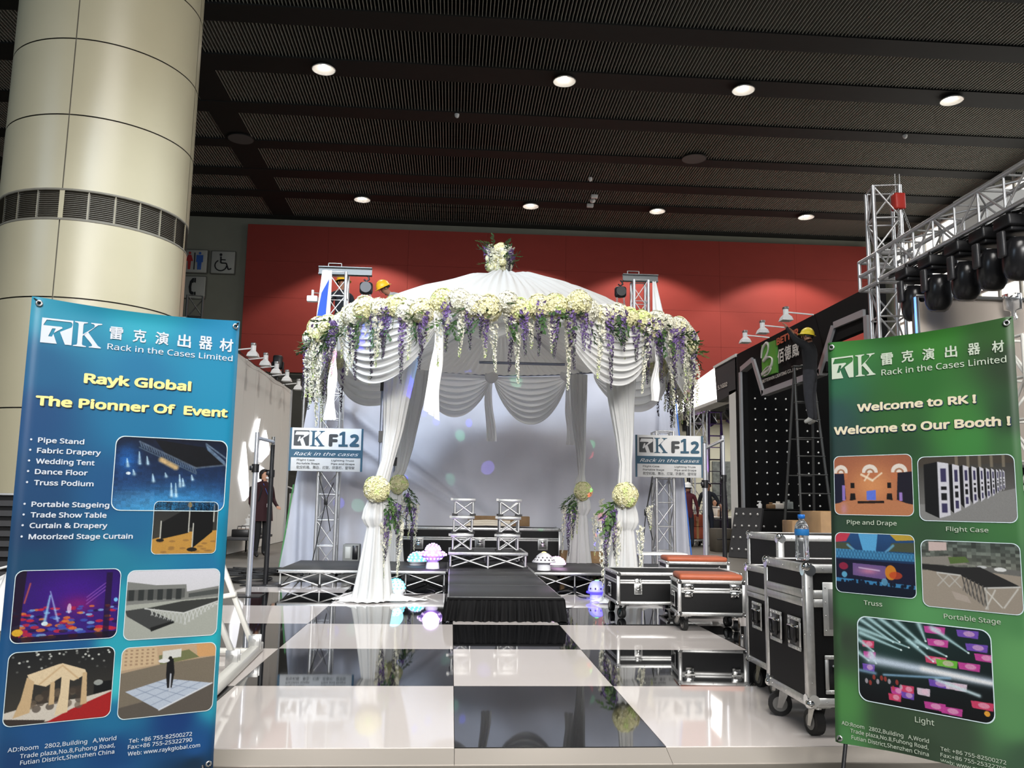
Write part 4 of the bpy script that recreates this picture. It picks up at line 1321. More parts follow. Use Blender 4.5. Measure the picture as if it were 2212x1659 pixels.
# bottle on the big case
M_pet = mat('clear_bottle_plastic', (236, 240, 244), .06, trans=.92, ior=1.33, spec=.4)
M_cap = mat('blue_bottle_cap', (36, 120, 214), .35)
M_blabel = mat('blue_bottle_label', (44, 128, 200), .4)
bo = thing('water_bottle', 'clear plastic water bottle with blue cap on big flight case', 'bottle', (1.70, .36, .817))
prof = [(.012, 0), (.031, .002), (.034, .015), (.033, .03), (.031, .045), (.033, .06), (.031, .075), (.033, .09), (.031, .105), (.033, .12), (.034, .15), (.033, .165), (.024, .185), (.014, .195), (.013, .21)]
MB().lathe(prof, (1.70, .36, .8165), 24).build('bottle_body', M_pet, bo)
MB().lathe([(.0345, .122), (.0350, .124), (.0350, .150), (.0345, .152)], (1.70, .36, .8165), 24, caps=False).build('label', M_blabel, bo)
MB().lathe([(.013, .203), (.0175, .205), (.0175, .222), (.015, .224)], (1.70, .36, .8165), 18).build('cap', M_cap, bo)
# cardboard boxes behind the cases


def carton(label, c, size, rz=0, flaps=False):
    o = thing('cardboard_box', label, 'box', (c[0], c[1], c[2] - size[2] / 2), 'cardboard boxes', world=False)
    o.rotation_euler = (0, 0, rz)
    h = size[2]
    MB().bbox((0, 0, h / 2), size, .006, seg=1).build('carton_body', M_carton, o)
    MB().box((0, 0, h + .001), (size[0] * .98, .05, .002)).box((0, -size[1] / 2 - .001, h - .05), (.05, .002, .1)).build('tape', M_tape, o)
    MB().box((0, .0, h + .0005), (size[0] * .99, .004, .003)).build('flap_seam', M_tape, o)
    return o


carton('tall brown cardboard box beside the upper edge of green banner', (3.60, 4.15, .52), (.46, .4, 1.04), .05)
carton('brown cardboard box standing behind the tall flight case', (4.06, 6.0, .46), (.34, .4, .92), -.1)
carton('small brown box on the deck left of right rear drape', (1.66, 8.6, .20), (.22, .2, .40))
carton('small brown box on the deck right of right rear drape', (2.05, 8.62, .20), (.22, .2, .38))
o = carton('flat brown cardboard lying on the very long case', (.70, 9.50, .788), (.95, .22, .15), .0)
o = thing('paper_roll', 'pale rolled sheets lying in front of the flat cardboard', 'roll', (.52, 9.2, .703))
for k in range(3):
    MB().tube([(.1 + .1 * k, 9.12 + .03 * k, .725 + .03 * k), (.5, 9.13 + .03 * k, .74 + .028 * k), (.86, 9.12 + .03 * k, .73 + .028 * k)], .018, 10).build('sheet_roll', mat('cream_paper', (206, 196, 178), .7), o)

# ------------------------------------------------------------------ LED effect lamps
M_ledshell = mat('white_lamp_shell', (226, 226, 228), .35)
M_ledshell_v = mat('violet_lit_shell', (206, 170, 255), .35, emit=.25, emit_rgb=(170, 110, 255))
M_led_w = mat('white_violet_led', (250, 240, 255), .3, emit=1.7, emit_rgb=(226, 196, 255))
M_led_c = mat('cyan_led', (120, 240, 250), .3, emit=1.6, emit_rgb=(70, 210, 250))
M_led_b = mat('blue_led', (60, 60, 255), .3, emit=5, emit_rgb=(40, 30, 255))
M_led_p = mat('pink_white_led', (255, 230, 255), .3, emit=1.7, emit_rgb=(255, 190, 255))
M_hole = mat('dark_lens', (70, 60, 70), .2)
M_crys = mat('crystal_dome', (230, 232, 236), .15, spec=.6, trans=.4)
M_red_led = mat('red_switch', (220, 40, 30), .4, emit=2)


def dots(mb, c, prof_r, z, n, r, mi=0, ph=0, tilt=0.):
    for k in range(n):
        a = 2 * pi * (k + ph) / n
        d = Vector((cos(a), sin(a), tilt)).normalized()
        p = Vector((cos(a) * prof_r, sin(a) * prof_r, z)) + Vector(c)
        mb.cyl(p - d * .004, p + d * .004, r, 10, mi=mi)


def ufo(loc):
    o = thing('effect_lamp', 'saucer shaped disco lamp glowing violet white on left stage deck', 'lamp', loc, 'disco effect lamps')
    c = Vector(loc)
    MB().lathe([(.085, 0), (.075, .075), (.06, .08)], c, 4 * 6).build('base', M_ledshell, o)
    MB().lathe([(.05, .08), (.09, .10), (.125, .135), (.165, .165), (.168, .178), (.13, .20), (.10, .215), (.095, .235), (.075, .275), (.04, .298), (.005, .305)], c, 32).build('shell', M_ledshell_v, o)
    mb = MB()
    dots(mb, c, .170, .171, 20, .013, 0, 0, 0)
    dots(mb, c, .115, .125, 16, .013, 0, .5, -.7)
    for z, r, n in ((.235, .096, 14), (.255, .088, 12), (.275, .076, 10), (.292, .05, 7), (.303, .02, 3)):
        dots(mb, c, r, z, n, .010, 0, .3, .8)
    mb.build('lens', M_led_w, o)
    mb = MB()
    dots(mb, c, .138, .202, 10, .022, 0, .5, 2.2)
    mb.build('reflector', M_led_w, o)
    return o


def dome(label, loc, r, h, shell, led, base_h, group='disco effect lamps', rows=5):
    o = thing('effect_lamp', label, 'lamp', loc, group)
    c = Vector(loc)
    MB().lathe([(r * .8, 0), (r * .82, base_h * .6), (r * .98, base_h * .75), (r * 1.0, base_h)], c, 26).build('base', M_ledshell, o)
    prof = [(r * cos(a), base_h + h * sin(a)) for a in np.linspace(0, pi / 2 * .97, 8)]
    MB().lathe(prof, c, 26).build('shell', shell, o)
    mb = MB()
    for k in range(rows):
        a = pi / 2 * (k + .4) / rows
        n = max(3, int(15 * cos(a)))
        dots(mb, c, r * cos(a) * 1.005, base_h + h * sin(a) * 1.005, n, r * .095, 0, .5 * (k % 2), math.tan(a) * .9)
    mb.build('lens', led, o)
    return o


ufo((-.25, 6.98, ZD))
dome('glowing pale cyan dome lamp behind the violet saucer lamp', (-.46, 7.55, ZD), .13, .12, M_led_c, M_led_w, .05)
dome('cyan glowing dome lamp on the floor at left front drape', (-.615, 5.66, ZF), .105, .11, M_ledshell, M_led_c, .09)
dome('pink white glowing dome lamp behind the white mushroom lamp', (1.36, 7.5, ZD), .12, .10, M_led_p, M_led_p, .03)
o = thing('effect_lamp', 'unlit white mushroom shaped disco lamp on right stage deck', 'lamp', (1.13, 6.9, ZD), 'disco effect lamps')
c = Vector((1.13, 6.9, ZD))
MB().lathe([(.085, 0), (.08, .085), (.07, .09)], c, 24).build('base', M_ledshell, o)
MB().lathe([(.07, .085), (.145, .095), (.15, .105), (.135, .12), (.11, .145), (.09, .175), (.06, .2), (.03, .215), (.004, .218)], c, 28).build('shell', M_ledshell, o)
mb = MB()
dots(mb, c, .128, .127, 16, .010, 0, 0, .9)
dots(mb, c, .102, .157, 12, .009, 0, .5, 1.0)
mb.build('lens', M_hole, o)
MB().ell(c + Vector((0, 0, .214)), (.03, .03, .012), 12, 6).build('top_lens', mat('yellow_led', (255, 226, 120), .3, emit=2), o)
o = thing('effect_lamp', 'crystal dome lamp with blue glowing ring on right floor', 'lamp', (1.585, 5.68, ZF), 'disco effect lamps')
c = Vector((1.585, 5.68, ZF))
MB().lathe([(.075, 0), (.075, .05), (.06, .06)], c, 24).build('base', M_ledshell, o)
MB().lathe([(.10, .06), (.115, .065), (.115, .078), (.10, .082)], c, 28).build('glow_ring', M_led_b, o)
MB().lathe([(.098, .08), (.095, .12), (.075, .165), (.045, .19), (.004, .2)], c, 26).build('crystal_dome', M_crys, o)
mb = MB()
dots(mb, c, .095, .115, 10, .01, 0, 0, .2)
mb.build('lens', M_hole, o)
MB().ell(c + Vector((0, 0, .195)), (.025, .025, .01), 10, 6).build('top_lens', mat('green_led', (120, 240, 120), .3, emit=2), o)
for nm, p, col, e in (('cyan_glow', (-.615, 5.5, .22), (.3, .8, 1), 1), ('blue_glow', (1.585, 5.48, .10), (.15, .1, 1), .8), ('violet_glow', (-.25, 6.72, .42), (.6, .35, 1), 2), ('pink_glow', (1.36, 7.3, .42), (1, .6, 1), 2)):
    d = bpy.data.lights.new(nm, 'POINT')
    d.energy, d.color, d.shadow_soft_size = e, col, .1
    q = bpy.data.objects.new(nm, d)
    COL.objects.link(q)
    q.location = p


def cable(label, pts, r=.006, name='cable'):
    o = MB().tube(pts, r, 6).build(name, M_rubber)
    return tag(o, label, 'cable')


def smooth_path(pts, n=8):
    out = []
    P_ = [Vector(p) for p in pts]
    for i in range(len(P_) - 1):
        p0, p1, p2, p3 = P_[max(i - 1, 0)], P_[i], P_[i + 1], P_[min(i + 2, len(P_) - 1)]
        for k in range(n):
            t = k / n
            out.append(.5 * ((2 * p1) + (p2 - p0) * t + (2 * p0 - 5 * p1 + 4 * p2 - p3) * t * t + (3 * p1 - p0 - 3 * p2 + p3) * t ** 3))
    out.append(P_[-1])
    return out


cable('thin black cable looping from catwalk to the blue ring lamp', smooth_path([(1.0, 5.1, .05), (1.12, 5.5, .12), (1.28, 5.6, .13), (1.38, 5.6, .07), (1.46, 5.62, .055)]), .007)
cable('thin black cable on the floor behind the cyan dome lamp', smooth_path([(-.52, 5.72, .06), (-.35, 5.9, .048), (-.2, 6.2, .048), (-.3, 6.5, .048)]), .007)
# ------------------------------------------------------------------ round canopy with drapes
TX, TY, RR, RZ = .55, 6.65, 2.2, 2.98
tent = thing('wedding_canopy', 'round white draped wedding canopy on four poles above the stage', 'canopy', (TX, TY, .04))
POLES = [(-.80, 5.32, .041), (1.82, 5.32, .041), (-.82, 8.28, .0), (1.80, 8.32, .0)]
POLES = [(-.80, 5.32, .041), (1.82, 5.32, .041), (-.84, 8.30, .0), (1.80, 8.34, .0)]
M_grey_pole = mat('grey_pole', (126, 132, 146), .35, .5)
for i, (px, py, pz) in enumerate(POLES):
    rod('pole', (px, py, pz), (px, py, RZ + .05), .022, M_grey_pole, tent)
    for zz in ((1.75, 2.3) if i < 2 else (1.62,)):
        slab('pole_clip', (px, py - .005, zz), (.055, .055, .12), M_blackpl, tent)
    slab('foot_plate', (px, py, pz + .006), (.3, .3, .01), M_blackmetal, tent)
    # spoke from the pole top out to the ring
    d = Vector((px - TX, py - TY, 0)).normalized()
    rod('spoke', (TX + d.x * .15, TY + d.y * .15, RZ + .42), (TX + d.x * (RR - .03), TY + d.y * (RR - .03), RZ), .016, M_grey_pole, tent)
ringpts = [(TX + RR * cos(a), TY + RR * sin(a), RZ) for a in np.linspace(0, 2 * pi, 73)]
MB().tube(ringpts, .022, 8).build('ring_tube', M_grey_pole, tent)
rod('cross_tube', (TX - .25, TY + 1.2, RZ + .02), (TX + .95, TY + 1.2, RZ + .02), .02, M_grey_pole, tent)


def ringp(deg, r=RR, z=RZ):
    """0 deg faces the camera, positive to the right"""
    a = radians(deg)
    return Vector((TX + r * sin(a), TY - r * cos(a), z))


rs = random.Random(3)
ph = [rs.uniform(0, 6.28) for _ in range(8)]


def roof(u, v):
    a = u * 2 * pi
    r = lerp(RR - .02, .06, v)
    k = r / RR
    z = float(np.interp(r, (.0, .25, .5, .8, 1.2, 1.6, 2.0, 2.2), (3.90, 3.89, 3.85, 3.73, 3.58, 3.39, 3.14, 3.0)))
    lobes = abs(cos(4 * a + .5))
    z += -.06 * (1 - lobes) * (4 * k * (1 - k)) + .02 * math.exp(-((k - .4) / .2) ** 2) * sin(3 * a + 1)
    pleat = .017 * sin(96 * a + 3 * sin(5 * a)) * (.35 + .65 * (1 - abs(2 * k - 1))) + .014 * sin(41 * a + ph[0]) * (1 - k)
    return Vector((TX + r * sin(a), TY - r * cos(a), z + pleat))


MB().grid(roof, 480, 40).build('roof_cloth', M_roof, tent)


def liner(u, v):
    a = u * 2 * pi
    r = lerp(RR - .06, .1, v)
    k = r / RR
    z = RZ - .02 + .62 * (1 - k) - .10 * 4 * k * (1 - k)
    return Vector((TX + r * sin(a), TY - r * cos(a), z + .016 * sin(120 * a + 2 * sin(7 * a)) * min(1, (1 - k) * 5 + .2)))


MB().grid(liner, 600, 16).build('ceiling_liner', M_liner, tent)


def swag(a0, a1, drop, r=RR + .03, z=RZ - .02, folds=7, name='swag', tail=0., m=None, seed=1):
    """cloth hung between two points of the ring, gathered at both ends"""
    q = random.Random(seed)
    f1, f2 = q.uniform(0, 6), q.uniform(.8, 1.2)

    def fn(u, v):
        p = ringp(lerp(a0, a1, u), r)
        e = 4 * u * (1 - u)
        e2 = e ** .8
        ripple = sin(v * folds * 2 * pi * f2 + f1 + .8 * sin(u * pi)) * .022 * e2 * (.5 + v)
        out = Vector((p.x - TX, p.y - TY, 0)).normalized()
        zz = z - drop * e2 * v - .05 * v * (1 - e) - .018 * cos(v * folds * 2 * pi * f2 + f1) * e2
        return Vector((p.x, p.y, zz)) + out * (ripple + .05 * e * v * (1 - v) * 4 + .02)
    return MB().grid(fn, 46, 64).build(name, m or M_cloth, tent)


def tail_strip(deg, length, w, r=RR + .07, z=RZ, name='tail_strip', m=None, slant=0.):
    def fn(u, v):
        p = ringp(deg, r)
        t = Vector((cos(radians(deg)), sin(radians(deg)), 0))
        out = Vector((sin(radians(deg)), -cos(radians(deg)), 0))
        ww = w * (.55 + .45 * v)
        zz = z - length * v - (.10 * u * max(0, v - .9) * 10 if slant else 0)
        return p + t * ((u - .5) * ww + .03 * sin(v * 5)) + out * (.022 * sin(u * 15 + v * 2) * (.4 + v) + .012 * sin(v * 14 + u * 3)) + Vector((0, 0, zz - p.z))
    return MB().grid(fn, 18, 24).build(name, m or M_cloth2, tent)


swag(-56, -19, .70, seed=1, folds=8)
swag(12, 43, .70, seed=2, folds=8)
swag(-104, -57, .62, seed=3)
swag(44, 96, .66, seed=4)
swag(97, 140, .6, seed=5, folds=5)
swag(-150, -105, .6, seed=6, folds=5)
swag(-19, 4, .34, r=RR - .25, seed=7, folds=5, z=RZ + .06)
# rear pair seen under the roof
swag(180, 150, .74, r=RR - .05, seed=8, folds=7, z=RZ - .03)
swag(210, 181, .62, r=RR - .05, seed=9, folds=7, z=RZ - .03)
for dg, L, w, sl in ((-20, 1.02, .14, 1), (-57, 1.05, .15, 0), (43, .82, .13, 0), (181, 1.0, .16, 0), (150, 1.05, .15, 0)):
    tail_strip(dg, L, w, slant=sl)
rear_knots = [(181, .1), (150, .08), (-20, .07), (43, .07)]
for dg, r in rear_knots:
    p = ringp(dg, RR + (.05 if abs(dg) < 100 else -.12), RZ - .04)
    MB().ell(p, (r, r * .8, r * 1.1), 12, 8).build('knot', M_cloth2, tent)


def leg_drape(px, py, z0, top_c, top_w, ytop, knot_z, floor_w, puddle=0., seed=0, side=1):
    q = random.Random(seed)
    p1, p2 = q.uniform(0, 6), q.uniform(0, 6)
    stations = [  # z, centre offset x, half width, half depth
        (RZ - .05, top_c, top_w, .10), (2.55, top_c * .93, top_w * .9, .10), (2.2, top_c * .74, top_w * .74, .09), (1.8, top_c * .50 + .02, top_w * .52, .08), (1.5, top_c * .28 + .02, top_w * .36, .07),
        (knot_z + .06, top_c * .06, .075, .065), (knot_z, 0, .062, .06), (knot_z - .07, -.005, .09, .08), (knot_z - .2, -.01, .14, .11), (knot_z - .30, -.012, .155, .12), (knot_z - .36, -.01, .125, .10), (knot_z - .39, -.01, .10, .085),
        (knot_z - .46, -.01, .11, .09), (.5, -.015, .14, .11), (.3, -.02, .165, .13), (.14, -.025, .19, .15), (z0 + .03, -.03, floor_w, .17), (z0 + .012, -.03, floor_w + .03, .19)]
    if z0 > .1:
        stations = [s for s in stations if s[0] > z0 + .02] + [(z0 + .015, -.02, floor_w, .14)]
    n = 72
    rings = []
    for k in range(len(stations) - 1):
        for t in np.linspace(0, 1, 5)[:-1]:
            a, b = stations[k], stations[k + 1]
            z, cx, hw, hd = [lerp(a[i], b[i], t) for i in range(4)]
            ring = []
            for i in range(n):
                an = 2 * pi * i / n
                pl = 1 + .16 * sin(11 * an + p1 + z * 1.2) + .10 * sin(17 * an + p2 - z)
                ring.append(Vector((px + cx + hw * cos(an) * (1 + (pl - 1) * .5), py + hd * sin(an) * pl - .01, z)))
            rings.append(ring)
    MB().loft(rings, True).build('leg_drape', M_cloth, tent)
    MB().lathe([(.05, -.035), (.078, -.02), (.082, 0), (.078, .02), (.05, .035)], (px, py, knot_z), 20, caps=False).build('tie_band', M_cloth2, tent)
    if puddle:
        mb = MB()

        def pud(u, v):
            a = u * 2 * pi
            r = lerp(.16, puddle * (1 + .25 * sin(3 * a + 1) + .12 * sin(7 * a)), v)
            z = z0 + .006 + (.05 * (1 - v) + .028 * abs(sin(9 * a + 9 * v + 2 * sin(4 * a)))) * (1 - v * .6)
            return Vector((px - .02 + r * cos(a) * 1.25, py + r * sin(a) * .55, z))
        mb.grid(pud, 160, 14)
        mb.build('floor_puddle', M_cloth2, tent)


leg_drape(-.80, 5.30, .041, .21, .18, 0, 1.19, .20, .34, 1)
leg_drape(1.82, 5.30, .041, -.05, .18, 0, 1.19, .20, .26, 2)
leg_drape(-.84, 8.30, .0, .22, .20, 0, 1.30, .18, 0, 3)
leg_drape(1.80, 8.34, .0, -.03, .12, 0, 1.30, .18, 0, 4)

# ------------------------------------------------------------------ flowers


def floret_ball(r, n, seed, mats=(0,), k=1.):
    q = random.Random(seed)
    mb = MB()
    mb.ell((0, 0, 0), (r * .82,) * 3, 10, 6)
    for i in range(n):
        y = 1 - 2 * (i + .5) / n
        a = i * 2.39996 + q.uniform(-.2, .2)
        rr = sqrt(1 - y * y)
        d = Vector((rr * cos(a), rr * sin(a), y)) + Vector((q.uniform(-.1, .1), q.uniform(-.1, .1), q.uniform(-.1, .1)))
        d.normalize()
        t = d.orthogonal().normalized()
        b = d.cross(t)
        sp = q.uniform(0, 1.57)
        c = d * r * q.uniform(.88, 1.02)
        s = r * .30 * k * q.uniform(.8, 1.15)
        mi = q.choice(mats)
        for p in range(4):
            an = sp + p * pi / 2
            u = t * cos(an) + b * sin(an)
            w = t * -sin(an) + b * cos(an)
            mb.add([c, c + u * s * .6 + w * s * .42 + d * s * .28, c + u * s + d * s * .18, c + u * s * .6 - w * s * .42 + d * s * .28], [(0, 3, 2, 1)], mi)
    return mb


def wisteria(L, seed, dark=.45, white=False):
    """hanging strand: dense petals above, small buds towards the tip"""
    q = random.Random(seed)
    mb = MB()
    n = int(L * 190)
    pts = [Vector((.012 * sin(k * .9 + seed), .012 * cos(k * .7 + seed), -L * k / 12)) for k in range(13)]
    mb.tube(pts, .0022, 4, 2)
    for i in range(n):
        t = (i + q.random()) / n
        z = -L * t
        w = (.040 * (1 - t) ** .7 + .010) * (1.1 if t < .6 else .8)
        a = q.uniform(0, 2 * pi)
        c = Vector((cos(a) * w * q.uniform(.4, 1), sin(a) * w * q.uniform(.4, 1), z))
        s = lerp(.024, .010, t) * q.uniform(.8, 1.25)
        d = Vector((cos(a), sin(a), q.uniform(-.9, .3))).normalized()
        tt = d.orthogonal().normalized()
        bb = d.cross(tt)
        mi = 0 if t < dark + q.uniform(-.15, .15) else 1
        mb.add([c - tt * s, c + bb * s * .7 + d * s * .5, c + tt * s, c - bb * s * .7 + d * s * .5], [(0, 1, 2, 3)], mi)
    return mb


def leaf_spray(seed, nl=9, size=.075):
    q = random.Random(seed)
    mb = MB()
    L = size * 3.4
    pts = [Vector((L * t, .02 * sin(t * 3 + seed), -.10 * L * t * t * 3)) for t in np.linspace(0, 1, 7)]
    mb.tube(pts, .003, 4, 1)
    for i in range(nl):
        t = .12 + .88 * i / (nl - 1)
        p = Vector((L * t, .02 * sin(t * 3 + seed), -.10 * L * t * t * 3))
        sd = 1 if i % 2 else -1
        an = sd * q.uniform(.5, 1.0) * (1 - t * .7)
        u = Vector((cos(an), sin(an), q.uniform(-.45, .25))).normalized()
        w = u.cross(Vector((0, 0, 1))).normalized()
        up_ = w.cross(u)
        s = size * q.uniform(.8, 1.15)
        mb.add([p, p + u * s * .35 + w * s * .22 + up_ * s * .05, p + u * s * .7 + w * s * .16, p + u * s, p + u * s * .7 - w * s * .16, p + u * s * .35 - w * s * .22 + up_ * s * .05, p + u * s * .5 - up_ * s * .03],
               [(0, 6, 1), (1, 6, 2), (2, 6, 3), (3, 6, 4), (4, 6, 5), (5, 6, 0)], 0 if q.random() < .6 else 1, True)
    return mb


HYD = [floret_ball(.115, 110, s, (0, 0, 0, 1)).mesh('hydrangea', m) for s, m in ((1, [M_cream, M_wpetal]), (2, [M_wpetal, M_cream]), (3, [M_cream, M_lime]), (4, [M_wpetal, M_wpetal]))]
WIS = [wisteria(.62, 1).mesh('wisteria', [M_purple, M_dpurple, M_leaf2]), wisteria(.5, 2, .6).mesh('wisteria', [M_purple, M_dpurple, M_leaf2]), wisteria(.74, 3, .5).mesh('wisteria', [M_purple, M_dpurple, M_leaf2]), wisteria(.42, 4, .7).mesh('wisteria', [M_purple, M_purple, M_leaf2])]
WWI = [wisteria(.6, 11, .9).mesh('white_wisteria', [M_wpetal, M_lime, M_leaf]), wisteria(.75, 12, 1.2).mesh('white_wisteria', [M_wpetal, M_wpetal, M_leaf]), wisteria(.45, 13, .9).mesh('white_wisteria', [M_wpetal, M_lime, M_leaf])]
LEA = [leaf_spray(s, 9, z).mesh('leaf_spray', m) for s, z, m in ((1, .088, [M_leaf, M_leaf2]), (2, .095, [M_leaf2, M_leaf]), (3, .08, [M_leaf, M_leaf]), (4, .09, [M_leaf2, M_leaf2]))]


def inst(me, name, parent, loc, rot=(0, 0, 0), s=1.):
    o = put(me, name, parent)
    o.location, o.rotation_euler = loc, rot
    o.scale = (s, s, s) if not isinstance(s, tuple) else s
    return o


q = random.Random(21)
gar = thing('flower_garland', 'long garland of ivory hydrangeas, leaves and purple wisteria around canopy rim', 'garland', (TX, TY, RZ))
for i in range(54):
    dg = -112 + 224 * (i + .5 + q.uniform(-.25, .25)) / 52
    big = abs(dg) > 70
    p = ringp(dg, RR + q.uniform(.02, .12), RZ + q.uniform(-.03, .08))
    inst(q.choice(HYD), 'hydrangea', gar, p, (q.uniform(0, 6), q.uniform(0, 6), q.uniform(0, 6)), q.uniform(.9, 1.18))
for i in range(18):     # second, lower row at the sides
    for sg in (-1, 1):
        if i < 9:
            p = ringp(sg * q.uniform(62, 112), RR + q.uniform(.05, .14), RZ + q.uniform(-.22, -.08))
            inst(q.choice(HYD), 'hydrangea', gar, p, (q.uniform(0, 6), q.uniform(0, 6), q.uniform(0, 6)), q.uniform(.65, .95))
for i in range(150):
    dg = -114 + 228 * (i + q.random()) / 150
    p = ringp(dg, RR + q.uniform(.04, .14), RZ + q.uniform(-.16, .03))
    if abs(dg) > 80 and q.random() < .6:
        continue
    inst(q.choice(LEA), 'leaf_spray', gar, p, (q.uniform(-.7, .7), q.uniform(-.35, 1.2), radians(dg - 90) + q.uniform(-1.3, 1.3)), q.uniform(.55, .85))
for i in range(60):
    dg = -114 + 228 * (i + q.random()) / 60
    p = ringp(dg, RR + q.uniform(.08, .17), RZ + q.uniform(-.05, .08))
    inst(q.choice(WIS), 'wisteria', gar, p, (q.uniform(-.08, .08), q.uniform(-.08, .08), q.uniform(0, 6)), (1, 1, q.uniform(.75, 1.12)))
for i in range(64):
    dg = -114 + 228 * (i + q.random()) / 64
    if abs(dg) < 60 and q.random() < .25:
        continue
    p = ringp(dg, RR + q.uniform(.06, .15), RZ + q.uniform(-.08, .04))
    inst(q.choice(WWI), 'white_wisteria', gar, p, (q.uniform(-.08, .08), q.uniform(-.08, .08), q.uniform(0, 6)), (1, 1, q.uniform(.7, 1.15)))
for sg in (-1, 1):
    for i in range(16):
        p = ringp(sg * q.uniform(68, 104), RR + q.uniform(.08, .16), RZ + q.uniform(-.35, -.15))
        inst(q.choice(WWI + WIS[:1]), 'white_wisteria', gar, p, (q.uniform(-.06, .06), q.uniform(-.06, .06), q.uniform(0, 6)), (1.1, 1.1, q.uniform(.75, 1.05)))
# posy on top
top = thing('top_posy', 'round posy of ivory and purple flowers on top of canopy', 'flowers', (TX - .05, TY, 4.03))
tc_ = Vector((TX - .06, TY, 4.13))
for i in range(26):
    d = Vector((q.gauss(0, 1), q.gauss(0, 1), q.gauss(0, 1))).normalized()
    p = tc_ + Vector((d.x * .13, d.y * .13, d.z * .16))
    inst(q.choice(HYD), 'hydrangea', top, p, (q.uniform(0, 6), q.uniform(0, 6), 0), q.uniform(.35, .6))
for i in range(16):
    d = Vector((q.uniform(-1, 1), q.uniform(-1, .3), 0)).normalized()
    p = tc_ + Vector((d.x * .16, d.y * .16, q.uniform(.02, .18)))
    inst(q.choice(WIS if i % 2 else WWI), 'wisteria', top, p, (0, 0, q.uniform(0, 6)), (.9, .9, .42))
for i in range(20):
    a = q.uniform(0, 2 * pi)
    inst(q.choice(LEA), 'leaf_spray', top, tc_ + Vector((.12 * cos(a), .12 * sin(a), q.uniform(-.1, .16))), (q.uniform(-.5, .5), q.uniform(-1, .6), a), .55)
MB().cyl((TX - .06, TY, 3.93), (TX - .06, TY, 4.12), .05, 12).build('stem_holder', M_cloth2, top)
# posies tied to the drape columns
for nm, px, py, kz, s, side in (('left front', -.815, 5.30, 1.19, 1.0, 1), ('right front', 1.80, 5.30, 1.17, 1.0, -1), ('left rear', -.77, 8.28, 1.30, .95, 1), ('right rear', 1.82, 8.32, 1.25, .95, -1)):
    o = thing('drape_posy', 'cream hydrangea posy with leaves on the %s drape column' % nm, 'flowers', (px, py, kz), 'posies on the drape columns')
    for k in range(7 if 'front' in nm else 5):
        a = q.uniform(0, 6.28)
        inst(HYD[k % 3 if 'rear' not in nm else 2], 'hydrangea', o, (px + .035 * cos(k * 1.1), py - .125 + .02 * sin(k * 2), kz + .04 * sin(k * 1.1)), (q.uniform(0, 6), q.uniform(0, 6), 0), .86 * s)
    for k in range(9):
        ang = (q.uniform(-1.2, .5) if side > 0 else q.uniform(2.6, 4.4))
        inst(q.choice(LEA), 'leaf_spray', o, (px + side * q.uniform(.06, .15), py - .1, kz + q.uniform(-.2, -.02)), (q.uniform(-.6, .6), q.uniform(.2, 1.1), ang), q.uniform(.6, .95))
    for k in range(5):
        me = (WIS if k % 2 else WWI)[k % 3]
        inst(me, 'wisteria', o, (px + side * (.08 + .045 * k), py - .10 - .02 * (k % 2), kz - q.uniform(.12, .35)), (0, side * .05, q.uniform(0, 6)), (.8, .8, q.uniform(.75, 1.15)))
    if 'right' in nm:
        inst(WWI[0], 'wisteria', o, (px + .17, py - .1, kz - .32), (0, 0, 1), (.8, .8, .95))
        inst(WWI[2], 'wisteria', o, (px + .26, py - .1, kz - .10), (0, -.2, 1), (.7, .7, .6))

# ------------------------------------------------------------------ backdrop curtain
cur = thing('backdrop_curtain', 'huge wrinkled pale grey cloth hung behind the canopy', 'curtain', (.6, 9.95, 0))


def back(u, v):
    x = lerp(-2.25, 3.55, u)
    z = lerp(.03, 3.25, v)
    sag = .09 * sin(5 * x + 1.2 * z) + .06 * sin(2.1 * x - 2.6 * z + 1) + .03 * sin(7 * x + .4) * v + .035 * sin(3.3 * z + 4.2 * x) + .02 * sin(8 * z - 6 * x)
    cross = .16 * math.exp(-((z - (1.9 - .75 * (x + .9))) / .12) ** 2) * (1 if x < .8 else 0) + .14 * math.exp(-((z - (1.55 - .62 * (x + .9))) / .09) ** 2) * (1 if x < 1 else 0)
    edge = -.25 * max(0, (-1.7 - x)) - .25 * max(0, x - 3.1)
    return Vector((x + (lerp(-.25, 0, v) if u < .02 else 0), 9.97 - sag * .6 - cross + edge, z))


MB().grid(back, 150, 80).build('cloth', M_curtain, cur)
M_green_edge = mat('green_selvedge', (70, 130, 76), .7)
M_blue_edge = mat('blue_selvedge', (58, 110, 190), .7)
# side wings that slant to the floor
for nm, xa, xb, xt0, xt1, m in (('left_wing', -2.62, -2.05, -2.25, -2.0, M_green_edge), ('right_wing', 3.22, 3.78, 3.28, 3.5, M_blue_edge)):
    def wing(u, v):
        x = lerp(lerp(xa, xb, u), lerp(xt0, xt1, u), v)
        return Vector((x, 9.62 - .05 * sin(x * 21) * (1 - .5 * v) - .02 * sin(x * 40 + 3 * v), lerp(.02, 3.1, v)))
    MB().grid(wing, 36, 20).build(nm, M_curtain, cur)
    ex = (xa, xt0) if xa < 0 else (xb, xt1)
    s_ = -1 if xa < 0 else 1
    MB().grid(lambda u, v: Vector((lerp(ex[0], lerp(ex[0], ex[1], (3.1 if s_ > 0 else 1.3) / 3.1), v) + s_ * .022 * u, 9.61, lerp(.02, 3.1 if s_ > 0 else 1.3, v))), 1, 8).build('selvedge', m, cur)
rod('hanging_tube', (-2.2, 9.95, 3.26), (3.5, 9.95, 3.26), .025, M_blackmetal, cur)
for xx in (-2.28, 3.58):
    rod('side_tube', (xx, 9.95, 0), (xx, 9.95, 3.3), .025, M_blackmetal, cur)

# ------------------------------------------------------------------ trusses


